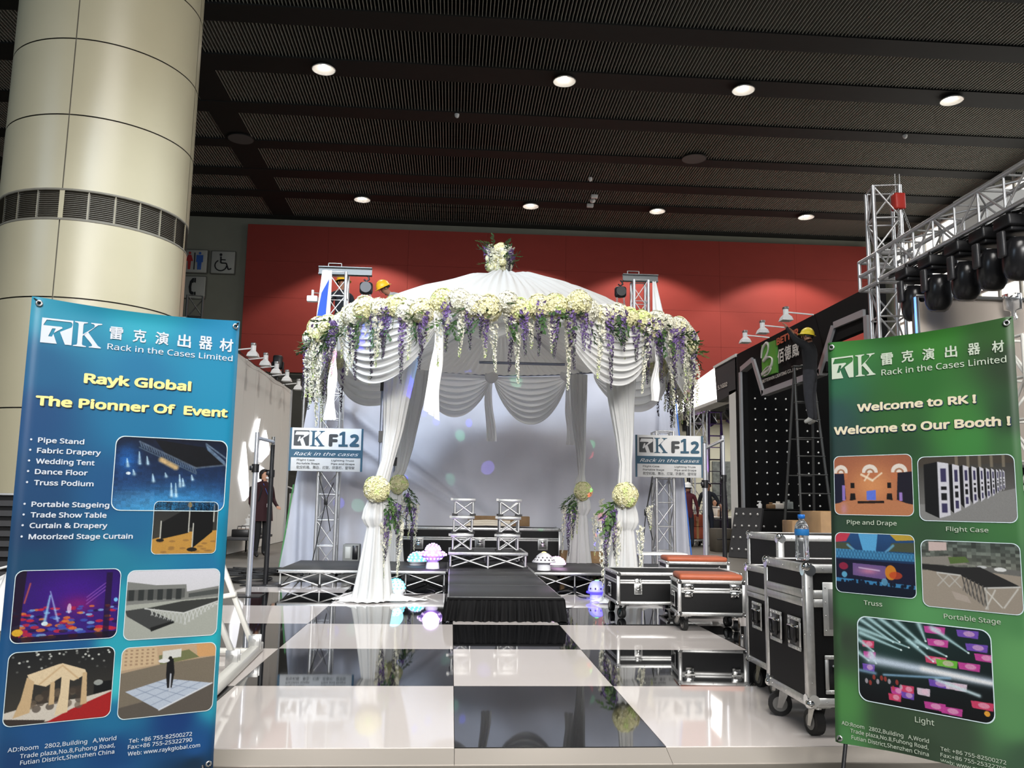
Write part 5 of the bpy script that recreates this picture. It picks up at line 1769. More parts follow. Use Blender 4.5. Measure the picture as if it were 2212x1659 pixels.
def truss(o, p, q_, a, nb, side=None, rung_r=.010, chord_r=.022, m=None, diag=True, tri=False):
    """square truss from p to q_; side = direction of one face"""
    m = m or M_truss
    p, q_ = Vector(p), Vector(q_)
    d = (q_ - p).normalized()
    s = Vector(side) if side else d.orthogonal()
    s = (s - d * s.dot(d)).normalized()
    t = d.cross(s)
    if tri:
        cs = [-s * a / 2 - t * a * .29, s * a / 2 - t * a * .29, t * a * .58]
    else:
        cs = [s * a / 2 * x + t * a / 2 * y for x, y in ((-1, -1), (1, -1), (1, 1), (-1, 1))]
    for c in cs:
        rod('chord', p + c, q_ + c, chord_r, m, o, 10)
    L = (q_ - p).length
    n = len(cs)
    for k in range(nb + 1):
        b = p + d * (L * k / nb)
        for i in range(n):
            if k in (0, nb) or diag != 'z':
                rod('rung', b + cs[i], b + cs[(i + 1) % n], rung_r, m, o, 6)
            if k < nb:
                c2 = p + d * (L * (k + 1) / nb)
                if (k + i) % 2 == 0:
                    rod('brace', b + cs[i], c2 + cs[(i + 1) % n], rung_r, m, o, 6)
                else:
                    rod('brace', b + cs[(i + 1) % n], c2 + cs[i], rung_r, m, o, 6)


def chain(o, p, q_, n):
    mb = MB()
    p, q_ = Vector(p), Vector(q_)
    for k in range(n):
        a, b = lerp(p, q_, k / n), lerp(p, q_, (k + 1.25) / n)
        w = Vector((.012, 0, 0)) if k % 2 else Vector((0, .012, 0))
        for s in (-1, 1):
            mb.cyl(a + w * s, b + w * s, .0045, 5, caps=False)
        mb.cyl(a - w, a + w, .0045, 5, caps=False)
    return mb.build('chain', M_steel, o, 'stuff')


def hoist_head(o, x0, x1, y, z, hx, rev=False):
    mb = MB()
    for dz in (-.055, .055):
        mb.box((lerp(x0, x1, .5), y, z + dz), (x1 - x0, .10, .016))
    mb.box((lerp(x0, x1, .5), y, z), (x1 - x0, .014, .1))
    mb.build('beam', mat('grey_painted_steel', (98, 102, 102), .45, .3), o)
    xm = lerp(x0, x1, .3)
    for s in (-.1, .1):
        rod('handle_bar', (xm + s, y, z + .06), (xm + s, y, z + .12), .008, M_steel, o)
    rod('handle_bar', (xm - .1, y, z + .12), (xm + .1, y, z + .12), .008, M_steel, o)
    hk = MB().tube([(hx, y, z - .05), (hx + .03, y, z - .08), (hx + .04, y, z - .12), (hx, y, z - .15), (hx - .04, y, z - .12)], .014, 8)
    hk.build('hook', M_blackmetal, o)
    MB().bbox((hx, y, z - .26), (.20, .14, .19), .045, seg=3).cyl((hx, y - .09, z - .26), (hx, y + .09, z - .26), .085, 20).build('chain_hoist', M_blackmetal, o)
    chain(o, (hx - .06, y, z - .34), (hx - .07, y, z - .85), 22)
    chain(o, (hx + .06, y, z - .34), (hx + .09, y, z - .85), 22)


tl = thing('truss_tower', 'left silver truss tower with steel beam and chain hoist, behind left sign', 'truss', (-1.86, 9.2, 0))
truss(tl, (-1.88, 9.2, .02), (-1.88, 9.2, 4.55), .28, 12, (1, 0, 0), .009, .024)
MB().bbox((-1.88, 9.2, .012), (.6, .6, .02), .004, seg=1).build('base_plate', M_steel, tl)
hoist_head(tl, -2.18, -1.36, 9.2, 4.60, -1.44)
tr_ = thing('truss_post', 'silver truss post carrying the right booth number sign', 'truss', (3.22, 9.2, 0))
truss(tr_, (3.22, 9.2, .02), (3.22, 9.2, 2.2), .27, 6, (1, 0, 0), .009, .024)
MB().bbox((3.22, 9.2, .012), (.5, .5, .02), .004, seg=1).build('base_plate', M_steel, tr_)
th = thing('truss_tower', 'right silver truss tower with chain hoist, behind canopy roof', 'truss', (3.14, 10.4, 0))
truss(th, (3.14, 10.4, .02), (3.14, 10.4, 4.92), .25, 13, (1, 0, 0), .009, .024)
MB().bbox((3.14, 10.4, .012), (.6, .6, .02), .004, seg=1).build('base_plate', M_steel, th)
hoist_head(th, 2.84, 3.46, 10.4, 4.98, 2.80)
cl = MB().grid(lambda u, v: Vector((lerp(3.30, 3.36, u) + .22 * (1 - v) * u + .02, 10.22 - .03 * sin(u * 9), lerp(3.9, 4.88, v))), 8, 10).build('hanging_cloth', M_cloth2)
tag(cl, 'white cloth strip hanging from the right hoist tower', 'cloth')
# blue and white flag on the left tower
M_flagblue = mat('royal_blue_cloth', (30, 76, 176), .7)
fg = thing('hanging_cloth', 'blue and white cloth strip hanging on the left hoist tower', 'cloth', (-2.1, 9.03, 3.7))
MB().grid(lambda u, v: Vector((lerp(-2.10, -1.95, u) - .06 * (1 - v) * (1 - u), 9.02 - .012 * sin(u * 8 + v * 5), lerp(3.72, 4.56, v))), 8, 10).build('white_strip', M_cloth2, fg)
MB().add([(-2.16, 9.0, 3.72), (-2.02, 9.0, 3.72), (-1.985, 9.0, 4.42), (-2.09, 9.0, 4.2)], [(0, 1, 2, 3)]).build('blue_strip', M_flagblue, fg)
fl_ = thing('flood_lamp', 'small white flood lamp left of the blue and white cloth', 'lamp', (-2.24, 9.1, 4.1))
MB().bbox((-2.24, 9.1, 4.12), (.16, .10, .09), .012).build('lamp_body', M_white_pl, fl_)
MB().cyl((-2.24, 9.1, 4.16), (-2.24, 9.1, 4.26), .02, 10).build('lamp_neck', M_white_pl, fl_)
rod('arm', (-2.24, 9.1, 4.22), (-2.02, 9.18, 4.22), .008, M_steel, fl_)

# booth number signs
M_signwhite = mat('white_sign_board', (226, 226, 224), .4)
M_teal = mat('slate_blue_print', (42, 84, 106), .5)
M_dgrey = mat('dark_grey_print', (62, 64, 66), .5)


def number_sign(label, x0, x1, y, z0, z1):
    o = thing('booth_sign', label, 'sign', ((x0 + x1) / 2, y, z0), 'booth number signs')
    P = lambda x, yy, d=.003: Vector((lerp(x0, x1, x), y - d, lerp(z0, z1, yy)))
    MB().bbox(((x0 + x1) / 2, y + .012, (z0 + z1) / 2), (x1 - x0, .02, z1 - z0), .003, seg=1).build('board', M_signwhite, o)
    mb = MB()
    for a, b, c, d in ((0, .028, 0, 1), (.972, 1, 0, 1), (.028, .972, .315, .50)):
        mb.add([P(a, c), P(b, c), P(b, d), P(a, d)], [(0, 1, 2, 3)])
    mb.build('blue_print', M_teal, o)
    sq = (.055, .262, .585, .94)
    mb = MB()
    for poly in LOGO:
        mb.add([P(lerp(sq[0], sq[1], x), lerp(sq[2], sq[3], yy), .004) for x, yy in poly], [list(range(len(poly)))])
    mb.build('square_emblem', M_dgrey, o)
    mb = MB()
    for poly in KGLYPH:
        mb.add([P(lerp(.275, .475, x), lerp(.575, .935, yy), .004) for x, yy in poly], [list(range(len(poly)))])
    mb.build('lettering', M_teal, o)
    for body, a, b, c, d, bold, m, sh in (('F', .53, .655, .575, .925, .05, M_dgrey, 0), ('2', .815, .945, .575, .93, .05, M_teal, 0), ('Rack in the cases', .065, .945, .36, .455, 0, M_signwhite, .35),
                                      ('Flight Case', .11, .35, .235, .285, .012, M_dgrey, 0), ('Portable Stage', .11, .42, .155, .205, .012, M_dgrey, 0), ('Lighting Truss', .575, .885, .235, .285, .012, M_dgrey, 0), ('Pipe and Drape', .575, .895, .155, .205, .012, M_dgrey, 0)):
        mb = MB()
        put_text(mb, body, lambda x, yy: P(x, yy, .005), a, b, c, d, bold, sh)
        mb.build('lettering', m, o)
    one = [(.0, 0), (1, 0), (1, .15), (.68, .15), (.68, 1), (.40, 1), (.06, .87), (.06, .71), (.36, .80), (.36, .15), (0, .15)]
    MB().add([P(lerp(.665, .79, x), lerp(.575, .925, yy), .005) for x, yy in one], [list(range(len(one)))]).build('lettering', M_teal, o)
    mb = MB()
    put_text(mb, '航空机箱、舞台、灯架、防暴栏、窗帘架', lambda x, yy: P(x, yy, .005), .11, .895, .05, .125, .0, cap=False)
    mb.build('lettering', M_dgrey, o)
    return o


number_sign('booth number sign F12 on the left truss, beside person in dark red coat', -2.45, -1.37, 8.98, 1.49, 2.13)
number_sign('booth number sign F12 on the right truss, beside the white pipe stand', 2.74, 3.79, 8.98, 1.49, 2.13)
# thin X stands behind the trusses
for lab, pts in (('thin black folding stand inside the left truss post', ((-1.98, 8.84, 1.42), (-1.86, 8.84, 1.05), (-2.05, 8.86, .0), (-1.78, 8.86, .62))), ('thin black folding stand left of the right truss post', ((2.98, 8.9, 1.5), (2.88, 8.9, .96), (2.78, 8.9, .0), (2.98, 8.9, .55)))):
    o = thing('folding_stand', lab, 'stand', (pts[1][0], pts[1][1], 0))
    for p in (pts[0], pts[2], pts[3], (pts[1][0] + .1, pts[1][1], pts[0][2] - .1)):
        MB().tube([pts[1], p], .007, 6).build('arm', M_blackmetal, o)
    MB().bbox(pts[1], (.05, .04, .10), .008).build('hub', M_blackpl, o)
# control box by the left tower
o = thing('control_box', 'small grey equipment box with dark panel behind the left deck', 'box', (-1.5, 9.1, .0))
MB().bbox((-1.49, 9.15, .30), (.24, .24, .26), .012).build('housing', mat('grey_equipment', (120, 120, 116), .5), o)
MB().bbox((-1.535, 9.028, .31), (.08, .006, .17), .002, seg=1).build('label_plate', mat('pale_label', (176, 176, 170), .5), o)
MB().bbox((-1.43, 9.028, .31), (.08, .006, .2), .002, seg=1).build('grille', M_blackpl, o)
MB().bbox((-1.49, 9.15, .085), (.3, .26, .165), .006, seg=1).build('plinth', M_blackpl, o)

# pipe and drape frames
M_pipe = mat('satin_silver_pipe', (206, 208, 214), .28, .8)


def pipe_frame(label, w, b, zw, zb, top_black, cz):
    o = thing('pipe_stand', label, 'stand', (w[0], w[1], w[2]), 'upright pipe frames')
    rod('white_upright', (w[0], w[1], w[2]), (w[0], w[1], cz[0]), .030, M_pipe, o, 14)
    rod('white_inner_pipe', (w[0], w[1], cz[0]), (w[0], w[1], zw), .024, M_pipe, o, 14)
    rod('black_upright', (b[0], b[1], b[2]), (b[0], b[1], cz[1]), .030, M_blackmetal, o, 14)
    rod('black_inner_pipe', (b[0], b[1], cz[1]), (b[0], b[1], zb - .1), .025, M_blackmetal if top_black else M_pipe, o, 14)
    rod('chrome_top', (b[0], b[1], zb - .1), (b[0], b[1], zb), .024, M_chrome if top_black else M_pipe, o, 14)
    for (x, y, z) in ((w[0], w[1], cz[0]), (b[0], b[1], cz[1])):
        MB().cyl((x, y, z - .06), (x, y, z + .03), .04, 14).bbox((x - .035, y - .03, z - .015), (.04, .04, .05), .008).build('lock_collar', M_blackpl, o)
    rod('cross_bar', (w[0], w[1], zw - .06), (b[0], b[1], zb - .06), .02, M_pipe, o, 12)
    for p in (w, b):
        if p is w and top_black:
            slab('base_plate', (p[0] + .0, p[1], p[2] + .003), (.30, .30, .006), M_blackmetal, o)
        else:
            MB().bbox((p[0], p[1], p[2] + .006), (.5, .5, .012), .004, seg=1).build('base_plate', M_blackmetal, o)
    return o


pipe_frame('left frame of one silver and one black upright pipe, before person in dark red', (-2.19, 5.72, .041), (-2.27, 6.95, .041), 1.80, 1.84, True, (1.42, 1.40))
pipe_frame('right frame of one silver and one black upright pipe, beside right sign', (2.92, 6.02, .0), (3.46, 7.0, .0), 1.80, 1.98, False, (1.34, 1.44))

# white folding frame on the floor by the blue banner
wf = thing('folding_rack', 'white painted steel folding rack on the floor behind blue banner', 'frame', (-1.4, 1.7, .041))
for a, b in (((-1.27, .95, .075), (-1.33, 2.32, .075)), ((-1.70, .95, .075), (-1.76, 2.32, .075))):
    d = Vector(b) - Vector(a)
    MB().bbox((Vector(a) + Vector(b)) / 2, (.06, d.length, .06), .005, 0, Matrix.Rotation(math.atan2(-d.x, d.y), 3, 'Z'), 1).build('base_rail', M_white_paint, wf)


def bar(name, p, q_, w=.045, th=.03):
    p, q_ = Vector(p), Vector(q_)
    d = q_ - p
    R = d.to_track_quat('Z', 'Y').to_matrix()
    MB().bbox((p + q_) / 2, (w, th, d.length), .004, 0, R, 1).build(name, M_white_paint, wf)


bar('cross_rail', (-1.30, 2.10, .08), (-1.75, 2.12, .08))
bar('cross_rail', (-1.30, 1.1, .08), (-1.75, 1.1, .08))
bar('leg', (-1.345, 2.16, .12), (-1.60, 2.16, .70))
bar('leg', (-1.315, 1.58, .12), (-1.50, 1.58, .52))
bar('brace', (-1.46, 2.14, .44), (-1.70, 2.14, .40), .05)
for yy in (2.16, 1.58):
    for s in (-1, 1):
        MB().bbox((-1.325, yy + s * .026, .125), (.075, .008, .10), .003, seg=1).cyl((-1.325, yy + s * .03, .14), (-1.325, yy + s * .036, .14), .012, 10).build('hinge_plate', M_alu, wf)
# ------------------------------------------------------------------ people


def person(label, loc, rz, J, cols, fingers=True, hgt=1.68, bulk=1.):
    """one continuous skinned body; J overrides joints given for a figure 1.68 m tall that faces -Y"""
    j = dict(pelvis=(0, 0, .92), waist=(0, 0, 1.05), chest=(0, .01, 1.25), nb=(0, .01, 1.40), neck=(0, -.005, 1.46), chin=(0, -.02, 1.53), head=(0, -.02, 1.60), crown=(0, -.01, 1.655),
             lsh=(.17, .01, 1.37), lel=(.24, .03, 1.10), lwr=(.26, -.04, .86), lha=(.265, -.06, .79),
             rsh=(-.17, .01, 1.37), rel=(-.24, .03, 1.10), rwr=(-.26, -.04, .86), rha=(-.265, -.06, .79),
             lhi=(.09, 0, .88), lkn=(.10, -.02, .48), lan=(.105, .03, .09), lto=(.12, -.10, .035),
             rhi=(-.09, 0, .88), rkn=(-.10, -.02, .48), ran=(-.105, .03, .09), rto=(-.12, -.10, .035))
    j.update(J)
    rad = dict(pelvis=.135, waist=.115, chest=.14, nb=.10, neck=.052, chin=.066, head=.088, crown=.066, lsh=.068, lel=.045, lwr=.031, lha=.032, lhi=.092, lkn=.062, lan=.045, lto=.036)
    bones = [('pelvis', 'waist', 1), ('waist', 'chest', 1), ('chest', 'nb', 1), ('nb', 'neck', 0), ('neck', 'chin', 0), ('chin', 'head', 0), ('head', 'crown', 0)]
    for s in 'lr':
        bones += [('nb', s + 'sh', 1), (s + 'sh', s + 'el', 1), (s + 'el', s + 'wr', cols.get('sleeve', 1)), (s + 'wr', s + 'ha', 0), ('pelvis', s + 'hi', 2), (s + 'hi', s + 'kn', 2), (s + 'kn', s + 'an', 2), (s + 'an', s + 'to', 3)]
    for k, v in list(rad.items()):
        if k[0] == 'l' and k[1:] in ('sh', 'el', 'wr', 'ha', 'hi', 'kn', 'an', 'to'):
            rad['r' + k[1:]] = v
    names = list(j)
    vs = [Vector(j[n]) for n in names]
    es = [(names.index(a), names.index(b)) for a, b, _ in bones]
    rr = [rad[n] for n in names]
    bmat = [b[2] for b in bones]
    segs = [(Vector(j[a]), Vector(j[b]), m) for a, b, m in bones]
    if fingers:
        for s, sg in (('l', 1), ('r', -1)):
            w, h = Vector(j[s + 'wr']), Vector(j[s + 'ha'])
            d = (h - w).normalized()
            side = d.cross(Vector((0, 0, 1)))
            if side.length < .3:
                side = Vector((0, 1, 0))
            side.normalize()
            bend = d.cross(side)
            for f, L in enumerate((.068, .078, .072, .056)):
                base = len(vs)
                o_ = side * (f - 1.5) * .017
                a, b = h + o_ + d * .03, h + o_ * 1.25 + d * (.03 + L * .6) + bend * .012
                c = b + d * L * .4 + bend * .02
                vs += [a, b, c]
                rr += [.010, .009, .008]
                es += [(names.index(s + 'ha'), base), (base, base + 1), (base + 1, base + 2)]
                segs += [(h, a, 0), (a, b, 0), (b, c, 0)]
            base = len(vs)
            a, b = w + d * .035 - side * .035, w + d * .075 - side * .05 + bend * .01
            vs += [a, b]
            rr += [.011, .009]
            es += [(names.index(s + 'wr'), base), (base, base + 1)]
            segs += [(w, a, 0), (a, b, 0)]
    me = bpy.data.meshes.new('body')
    me.from_pydata(vs, es, [])
    tmp = bpy.data.objects.new('body', me)
    COL.objects.link(tmp)
    md = tmp.modifiers.new('skin', 'SKIN')
    md.use_smooth_shade = True
    md.branch_smoothing = .3
    sk_ = me.skin_vertices[0].data
    for i, r in enumerate(rr):
        k = 1 + (bulk - 1) * .8 if i < len(names) and names[i][1:] in ('sh', 'el', 'hi', 'kn', 'an') else 1.
        r *= k
        bk = bulk if i < len(names) and names[i] in ('pelvis', 'waist', 'chest', 'nb') else 1.
        sk_[i].radius = (r * bk * (1.12 if i < len(names) and names[i] in ('pelvis', 'waist', 'chest') else 1), r * bk * (.82 if i < len(names) and names[i] in ('pelvis', 'waist', 'chest') else 1))
    sk_[names.index('pelvis')].use_root = True
    tmp.modifiers.new('sub', 'SUBSURF').levels = 1
    dg = bpy.context.evaluated_depsgraph_get()
    me2 = bpy.data.meshes.new_from_object(tmp.evaluated_get(dg))
    bpy.data.objects.remove(tmp)
    me2.name = 'body'
    me2.materials.clear()
    for k in ('skin', 'shirt', 'trousers', 'shoes'):
        me2.materials.append(cols[k])
    for p in me2.polygons:
        c = p.center
        best, bd = 0, 9
        for a, b, m in segs:
            ab = b - a
            t = max(0, min(1, (c - a).dot(ab) / max(ab.length_squared, 1e-9)))
            dd = (c - a - ab * t).length - (.05 if m == 1 else 0)
            if dd < bd:
                bd, best = dd, m
        p.material_index = best
        p.use_smooth = True
    o = thing('person', label, 'person', (0, 0, 0), world=False)
    put(me2, 'body', o)
    # head details: face, hair
    H = Vector(j['head'])
    ax = (Vector(j['crown']) - Vector(j['chin'])).normalized()
    fwd = Vector(cols.get('face', (0, -1, 0)))
    fwd = (fwd - ax * fwd.dot(ax)).normalized()
    rt_ = fwd.cross(ax)
    at = lambda x, y, z: H + rt_ * x + fwd * y + ax * z
    M_eye = mat('dark_eye', (30, 22, 20), .2)
    M_lip = mat('lip', (150, 80, 76), .5)
    for s in (-1, 1):
        MB().ell(at(.032 * s, .078, .0), (.012, .008, .007), 8, 6).build('eye', M_eye, o)
        MB().ell(at(.088 * s, -.005, -.005), (.012, .018, .028), 8, 6).build('ear', cols['skin'], o)
    MB().tube([at(0, .082, .005), at(0, .098, -.022), at(0, .088, -.034)], [.007, .011, .008], 8).build('nose', cols['skin'], o)
    MB().ell(at(0, .078, -.052), (.022, .008, .006), 8, 6).build('mouth', M_lip, o)
    if cols.get('hair'):
        L = cols.get('hairlen', 0.)
        Rm = Matrix((rt_, fwd, ax)).transposed()
        rings = []
        for k in range(9):
            t = k / 8
            ring = []
            for i in range(20):
                an = 2 * pi * i / 20
                fr = max(0, sin(an))
                low = lerp(pi * .58, pi * .26, fr ** .6)
                th = low * t
                zz = .098 * cos(th) + .008
                rx = .103 * sin(max(th, .06))
                if t > .8 and L:
                    zz -= L * (t - .8) * 5 * (1 - fr)
                ring.append(H + Rm @ Vector((rx * cos(an), rx * 1.03 * sin(an) - .008, zz)))
            rings.append(ring)
        MB().loft(rings, True).build('hair', cols['hair'], o)
    if cols.get('helmet'):
        Rm = Matrix((rt_, fwd, ax)).transposed()
        prof = [(.152, .022), (.150, .028), (.122, .034), (.119, .06), (.108, .10), (.082, .132), (.045, .15), (.004, .155)]
        mb = MB()
        rings = [[H + Rm @ Vector((r * cos(a) * .95, r * sin(a) * (1.12 if r > .13 and sin(a) > 0 else 1.02), z - .005)) for a in np.linspace(0, 2 * pi, 25)[:-1]] for r, z in prof]
        mb.loft(rings, True)
        mb.tube([H + Rm @ Vector((0, .11 * cos(a), .05 + .105 * sin(a))) for a in np.linspace(.25, pi - .25, 9)], .009, 6)
        mb.build('hard_hat', cols['helmet'], o)
        MB().tube([H + Rm @ Vector((.10 * s, .02, .03 - .15 * (1 - abs(s)))) for s in (-1, -.6, 0, .6, 1)], .004, 5).build('chin_strap', M_blackpl, o)
    k = hgt / 1.68
    o.scale = (k, k, k)
    o.location = loc
    o.rotation_euler = (0, 0, rz)
    return o


M_dkred = mat('dark_red_wool', (44, 15, 20), .85)
M_blackfab = mat('black_fabric', (22, 22, 24), .85)
M_navy = mat('navy_jeans', (30, 34, 46), .85, noise=.15, nscale=20)
M_maroon = mat('maroon_shirt', (84, 32, 40), .85, noise=.12, nscale=16)
M_darkshirt = mat('dark_tshirt', (34, 36, 42), .85)
M_greyshirt = mat('light_grey_shirt', (160, 162, 164), .85)
M_yel = mat('yellow_hard_hat', (238, 182, 40), .4)
M_yel2 = mat('lemon_hard_hat', (232, 206, 60), .4)
M_whitehat = mat('white_hard_hat', (226, 226, 222), .35)
M_shoe = mat('dark_shoe', (26, 24, 24), .5)
M_trainer = mat('grey_trainer', (170, 168, 160), .6)
M_whitesh = mat('cream_jacket', (214, 206, 196), .85)

# woman in dark red coat by the left wall
pw = person('person in dark red coat with backpack and lanyard card, standing by left white wall', (-3.52, 12.35, 0), .8,
            dict(lel=(.25, .02, 1.12), lwr=(.22, -.16, .98), lha=(.20, -.22, .97), rel=(-.24, .06, 1.12), rwr=(-.23, .0, .92), rha=(-.23, -.02, .85), lkn=(.08, -.03, .48), rkn=(-.07, 0, .48), lan=(.085, .02, .09), ran=(-.085, .03, .09), chin=(.0, -.02, 1.53)),
            dict(skin=M_skin, shirt=M_dkred, trousers=M_blackfab, shoes=M_shoe, hair=M_hair, hairlen=.07, face=(.1, -1, 0)), hgt=1.60)


def coat(u, v):
    a = 2 * pi * u
    z = lerp(1.38, .70, v)
    rx = lerp(.165, .215, v) * (1 - .12 * sin(pi * min(1, v * 1.7))) + .012 * v * sin(a * 9)
    return Vector((rx * cos(a), rx * .78 * sin(a) + .005, z))


MB().grid(coat, 48, 12).build('coat', M_dkred, pw)
MB().bbox((-.02, .20, 1.18), (.28, .15, .38), .05, seg=3).build('backpack', M_blackfab, pw)
for s in (-1, 1):
    MB().tube([(.10 * s, .12, 1.36), (.11 * s, .0, 1.43), (.12 * s, -.13, 1.32), (.14 * s, -.06, 1.05), (.12 * s, .12, 1.0)], .014, 6).build('backpack_strap', M_blackfab, pw)
MB().bbox((.03, -.175, 1.0), (.10, .006, .07), .002, seg=1).build('lanyard_card', M_white_pl, pw)
MB().tube([(-.06, -.08, 1.42), (.0, -.165, 1.2), (.03, -.18, 1.04), (.05, -.165, 1.2), (.06, -.08, 1.42)], .004, 5).build('lanyard', M_pblue, pw)
MB().ell((.035, -.085, 1.535), (.05, .035, .035), 10, 8).build('face_mask', M_white_pl, pw)
# worker with white helmet pushing a trolley, seen from behind
person('person in white hard hat and maroon shirt seen from behind, pushing trolley', (6.09, 18.04, 0), pi,
       dict(lel=(.27, .0, 1.10), lwr=(.29, -.12, .90), lha=(.29, -.17, .86), rel=(-.25, .0, 1.10), rwr=(-.28, -.05, .88), rha=(-.28, -.08, .81), lto=(.13, -.12, .035)),
       dict(skin=M_skin_d, shirt=M_maroon, trousers=M_navy, shoes=M_shoe, hair=M_hair, helmet=M_whitehat), hgt=1.60)
person('person in dark striped T-shirt standing by the purple lit ladder', (6.90, 19.0, 0), -.3,
       dict(lel=(.30, -.02, 1.14), lwr=(.36, -.20, 1.02), lha=(.37, -.26, .99)),
       dict(skin=M_skin_d, shirt=M_darkshirt, trousers=M_navy, shoes=M_shoe, hair=M_hair, sleeve=0), hgt=1.68)
person('person with glasses seated behind a silver laptop in the far booth', (7.90, 21.62, -.34), -.1,
       dict(lkn=(.12, -.42, .88), lan=(.12, -.40, .44), lto=(.13, -.52, .40), rkn=(-.12, -.42, .88), ran=(-.12, -.40, .44), rto=(-.13, -.52, .40), lel=(.24, -.08, 1.12), lwr=(.12, -.30, 1.12), lha=(.08, -.36, 1.12), rel=(-.24, -.08, 1.12), rwr=(-.12, -.30, 1.12), rha=(-.08, -.36, 1.12), head=(0, -.05, 1.58), chin=(0, -.06, 1.51), crown=(0, -.03, 1.64)),
       dict(skin=M_skin, shirt=M_whitesh, trousers=M_blackfab, shoes=M_shoe, hair=M_hair, hairlen=.12), hgt=1.62)
stl = thing('stool', 'plain stool under the seated person with glasses', 'stool', (7.90, 21.65, 0))
MB().cyl((7.90, 21.67, .36), (7.90, 21.67, .41), .17, 20).build('seat', M_blackpl, stl)
for k in range(4):
    a = pi / 4 + k * pi / 2
    rod('leg', (7.90 + .16 * cos(a), 21.67 + .16 * sin(a), 0), (7.90 + .12 * cos(a), 21.67 + .12 * sin(a), .37), .012, M_steel, stl)
# man on the ladder
person('person in dark jacket and yellow hard hat on ladder, arms raised to fascia', (6.30, 10.78, 2.52), -2.25,
       dict(lsh=(.18, -.01, 1.40), lel=(.27, -.16, 1.50), lwr=(.22, -.30, 1.70), lha=(.21, -.33, 1.77), rsh=(-.18, -.01, 1.40), rel=(-.28, -.16, 1.46), rwr=(-.20, -.30, 1.66), rha=(-.19, -.33, 1.73), lan=(.09, .02, .09), ran=(-.09, .03, .09), crown=(0, .0, 1.655), head=(0, -.03, 1.60)),
       dict(skin=M_skin_d, shirt=M_blackfab, trousers=mat('charcoal_trousers', (48, 48, 52), .85, noise=.2, nscale=15), shoes=M_trainer, hair=M_hair, helmet=M_yel2), hgt=1.68, bulk=1.38)
# two workers behind the canopy on a scaffold
sc = thing('scaffold', 'low scaffold deck hidden behind the curtain, under two workers', 'scaffold', (-1.5, 10.55, 0))
for xx in (-2.5, -.45):
    for yy in (10.3, 10.85):
        rod('standard', (xx, yy, 0), (xx, yy, 3.24), .024, M_steel, sc)
for zz in (1.0, 2.0, 3.19):
    for yy in (10.3, 10.85):
        rod('ledger', (-2.5, yy, zz), (-.45, yy, zz), .02, M_steel, sc)
    for xx in (-2.5, -.45):
        rod('transom', (xx, 10.3, zz), (xx, 10.85, zz), .02, M_steel, sc)
for k in range(3):
    slab('plank', (-1.47, 10.39 + .19 * k, 3.23), (2.1, .18, .04), mat('grey_plank', (120, 110, 96), .8), sc)
person('person in yellow hard hat and light grey shirt bending behind canopy roof', (-.90, 10.55, 3.25), -1.15,
       dict(waist=(0, -.03, 1.04), chest=(0, -.12, 1.20), nb=(0, -.24, 1.30), neck=(0, -.30, 1.33), chin=(0, -.37, 1.36), head=(0, -.41, 1.41), crown=(0, -.43, 1.465), lsh=(.17, -.22, 1.27), rsh=(-.17, -.22, 1.27), lel=(.22, -.36, 1.05), rel=(-.22, -.36, 1.05), lwr=(.16, -.52, .92), rwr=(-.16, -.52, .92), lha=(.15, -.58, .89), rha=(-.15, -.58, .89)),
       dict(skin=M_skin_d, shirt=M_greyshirt, trousers=M_navy, shoes=M_shoe, hair=M_hair, helmet=M_yel, face=(0, -1, -.5)), hgt=1.66)
person('person in yellow hard hat half hidden behind the left truss tower', (-2.0, 10.62, 3.25), .4, {},
       dict(skin=M_skin_d, shirt=M_darkshirt, trousers=M_navy, shoes=M_shoe, hair=M_hair, helmet=M_yel, face=(.3, -1, 0)), hgt=1.60)

# ------------------------------------------------------------------ right hand booths (front plane X = 6.7)
M_booth = mat('matt_black_board', (11, 11, 12), .75, spec=.25)
M_boothgrey = mat('charcoal_board', (56, 56, 58), .7)
M_boothwhite = mat('white_board', (214, 212, 206), .6)
M_silver = mat('silver_edge_strip', (168, 170, 172), .35, .3)
FX = 6.7
bb = thing('black_booth', 'black exhibition booth with silver edged cut-out front and rows of bulbs', 'booth', (FX, 12.6, 0))
YZ = lambda y, z, d=0: Vector((FX + d, y, z))
# fascia polygons (y, z): header strip with slanted cut-out
MB().prism([(9.0, 4.67), (15.82, 4.67), (15.82, 4.28), (14.69, 4.36), (14.13, 3.52), (11.0, 3.52), (11.0, 4.0), (9.0, 4.0)], lambda y, z, d: YZ(y, z, d), .12).build('fascia', M_booth, bb)
MB().prism([(15.45, 0), (15.82, 0), (15.82, 4.3), (15.45, 4.3)], lambda y, z, d: YZ(y, z, d), .12).build('pier', M_booth, bb)
MB().prism([(9.0, 0), (9.4, 0), (9.4, 4.1), (9.0, 4.1)], lambda y, z, d: YZ(y, z, d), .12).build('pier', M_booth, bb)
edge = [(15.46, 0), (15.46, 4.18), (14.69, 4.30), (14.13, 3.46), (12.35, 3.52), (11.0, 3.46), (10.6, 4.05), (9.45, 4.0), (9.45, 0)]
edge = [(15.46, 0), (15.46, 4.19), (14.69, 4.29), (14.13, 3.46), (11.2, 3.48), (10.55, 4.22), (9.45, 4.2), (9.45, 0)]
for (y0, z0), (y1, z1) in zip(edge, edge[1:]):
    L = math.hypot(y1 - y0, z1 - z0)
    ny, nz = -(z1 - z0) / L * .12, (y1 - y0) / L * .12
    MB().prism([(y0, z0), (y1, z1), (y1 - ny, z1 - nz), (y0 - ny, z0 - nz)], lambda y, z, d: YZ(y, z, -.05 + d), .16).build('silver_edge', M_silver, bb)
MB().box((9.2, 15.9, 2.3), (5.0, .1, 4.6)).build('back_board', M_booth, bb)
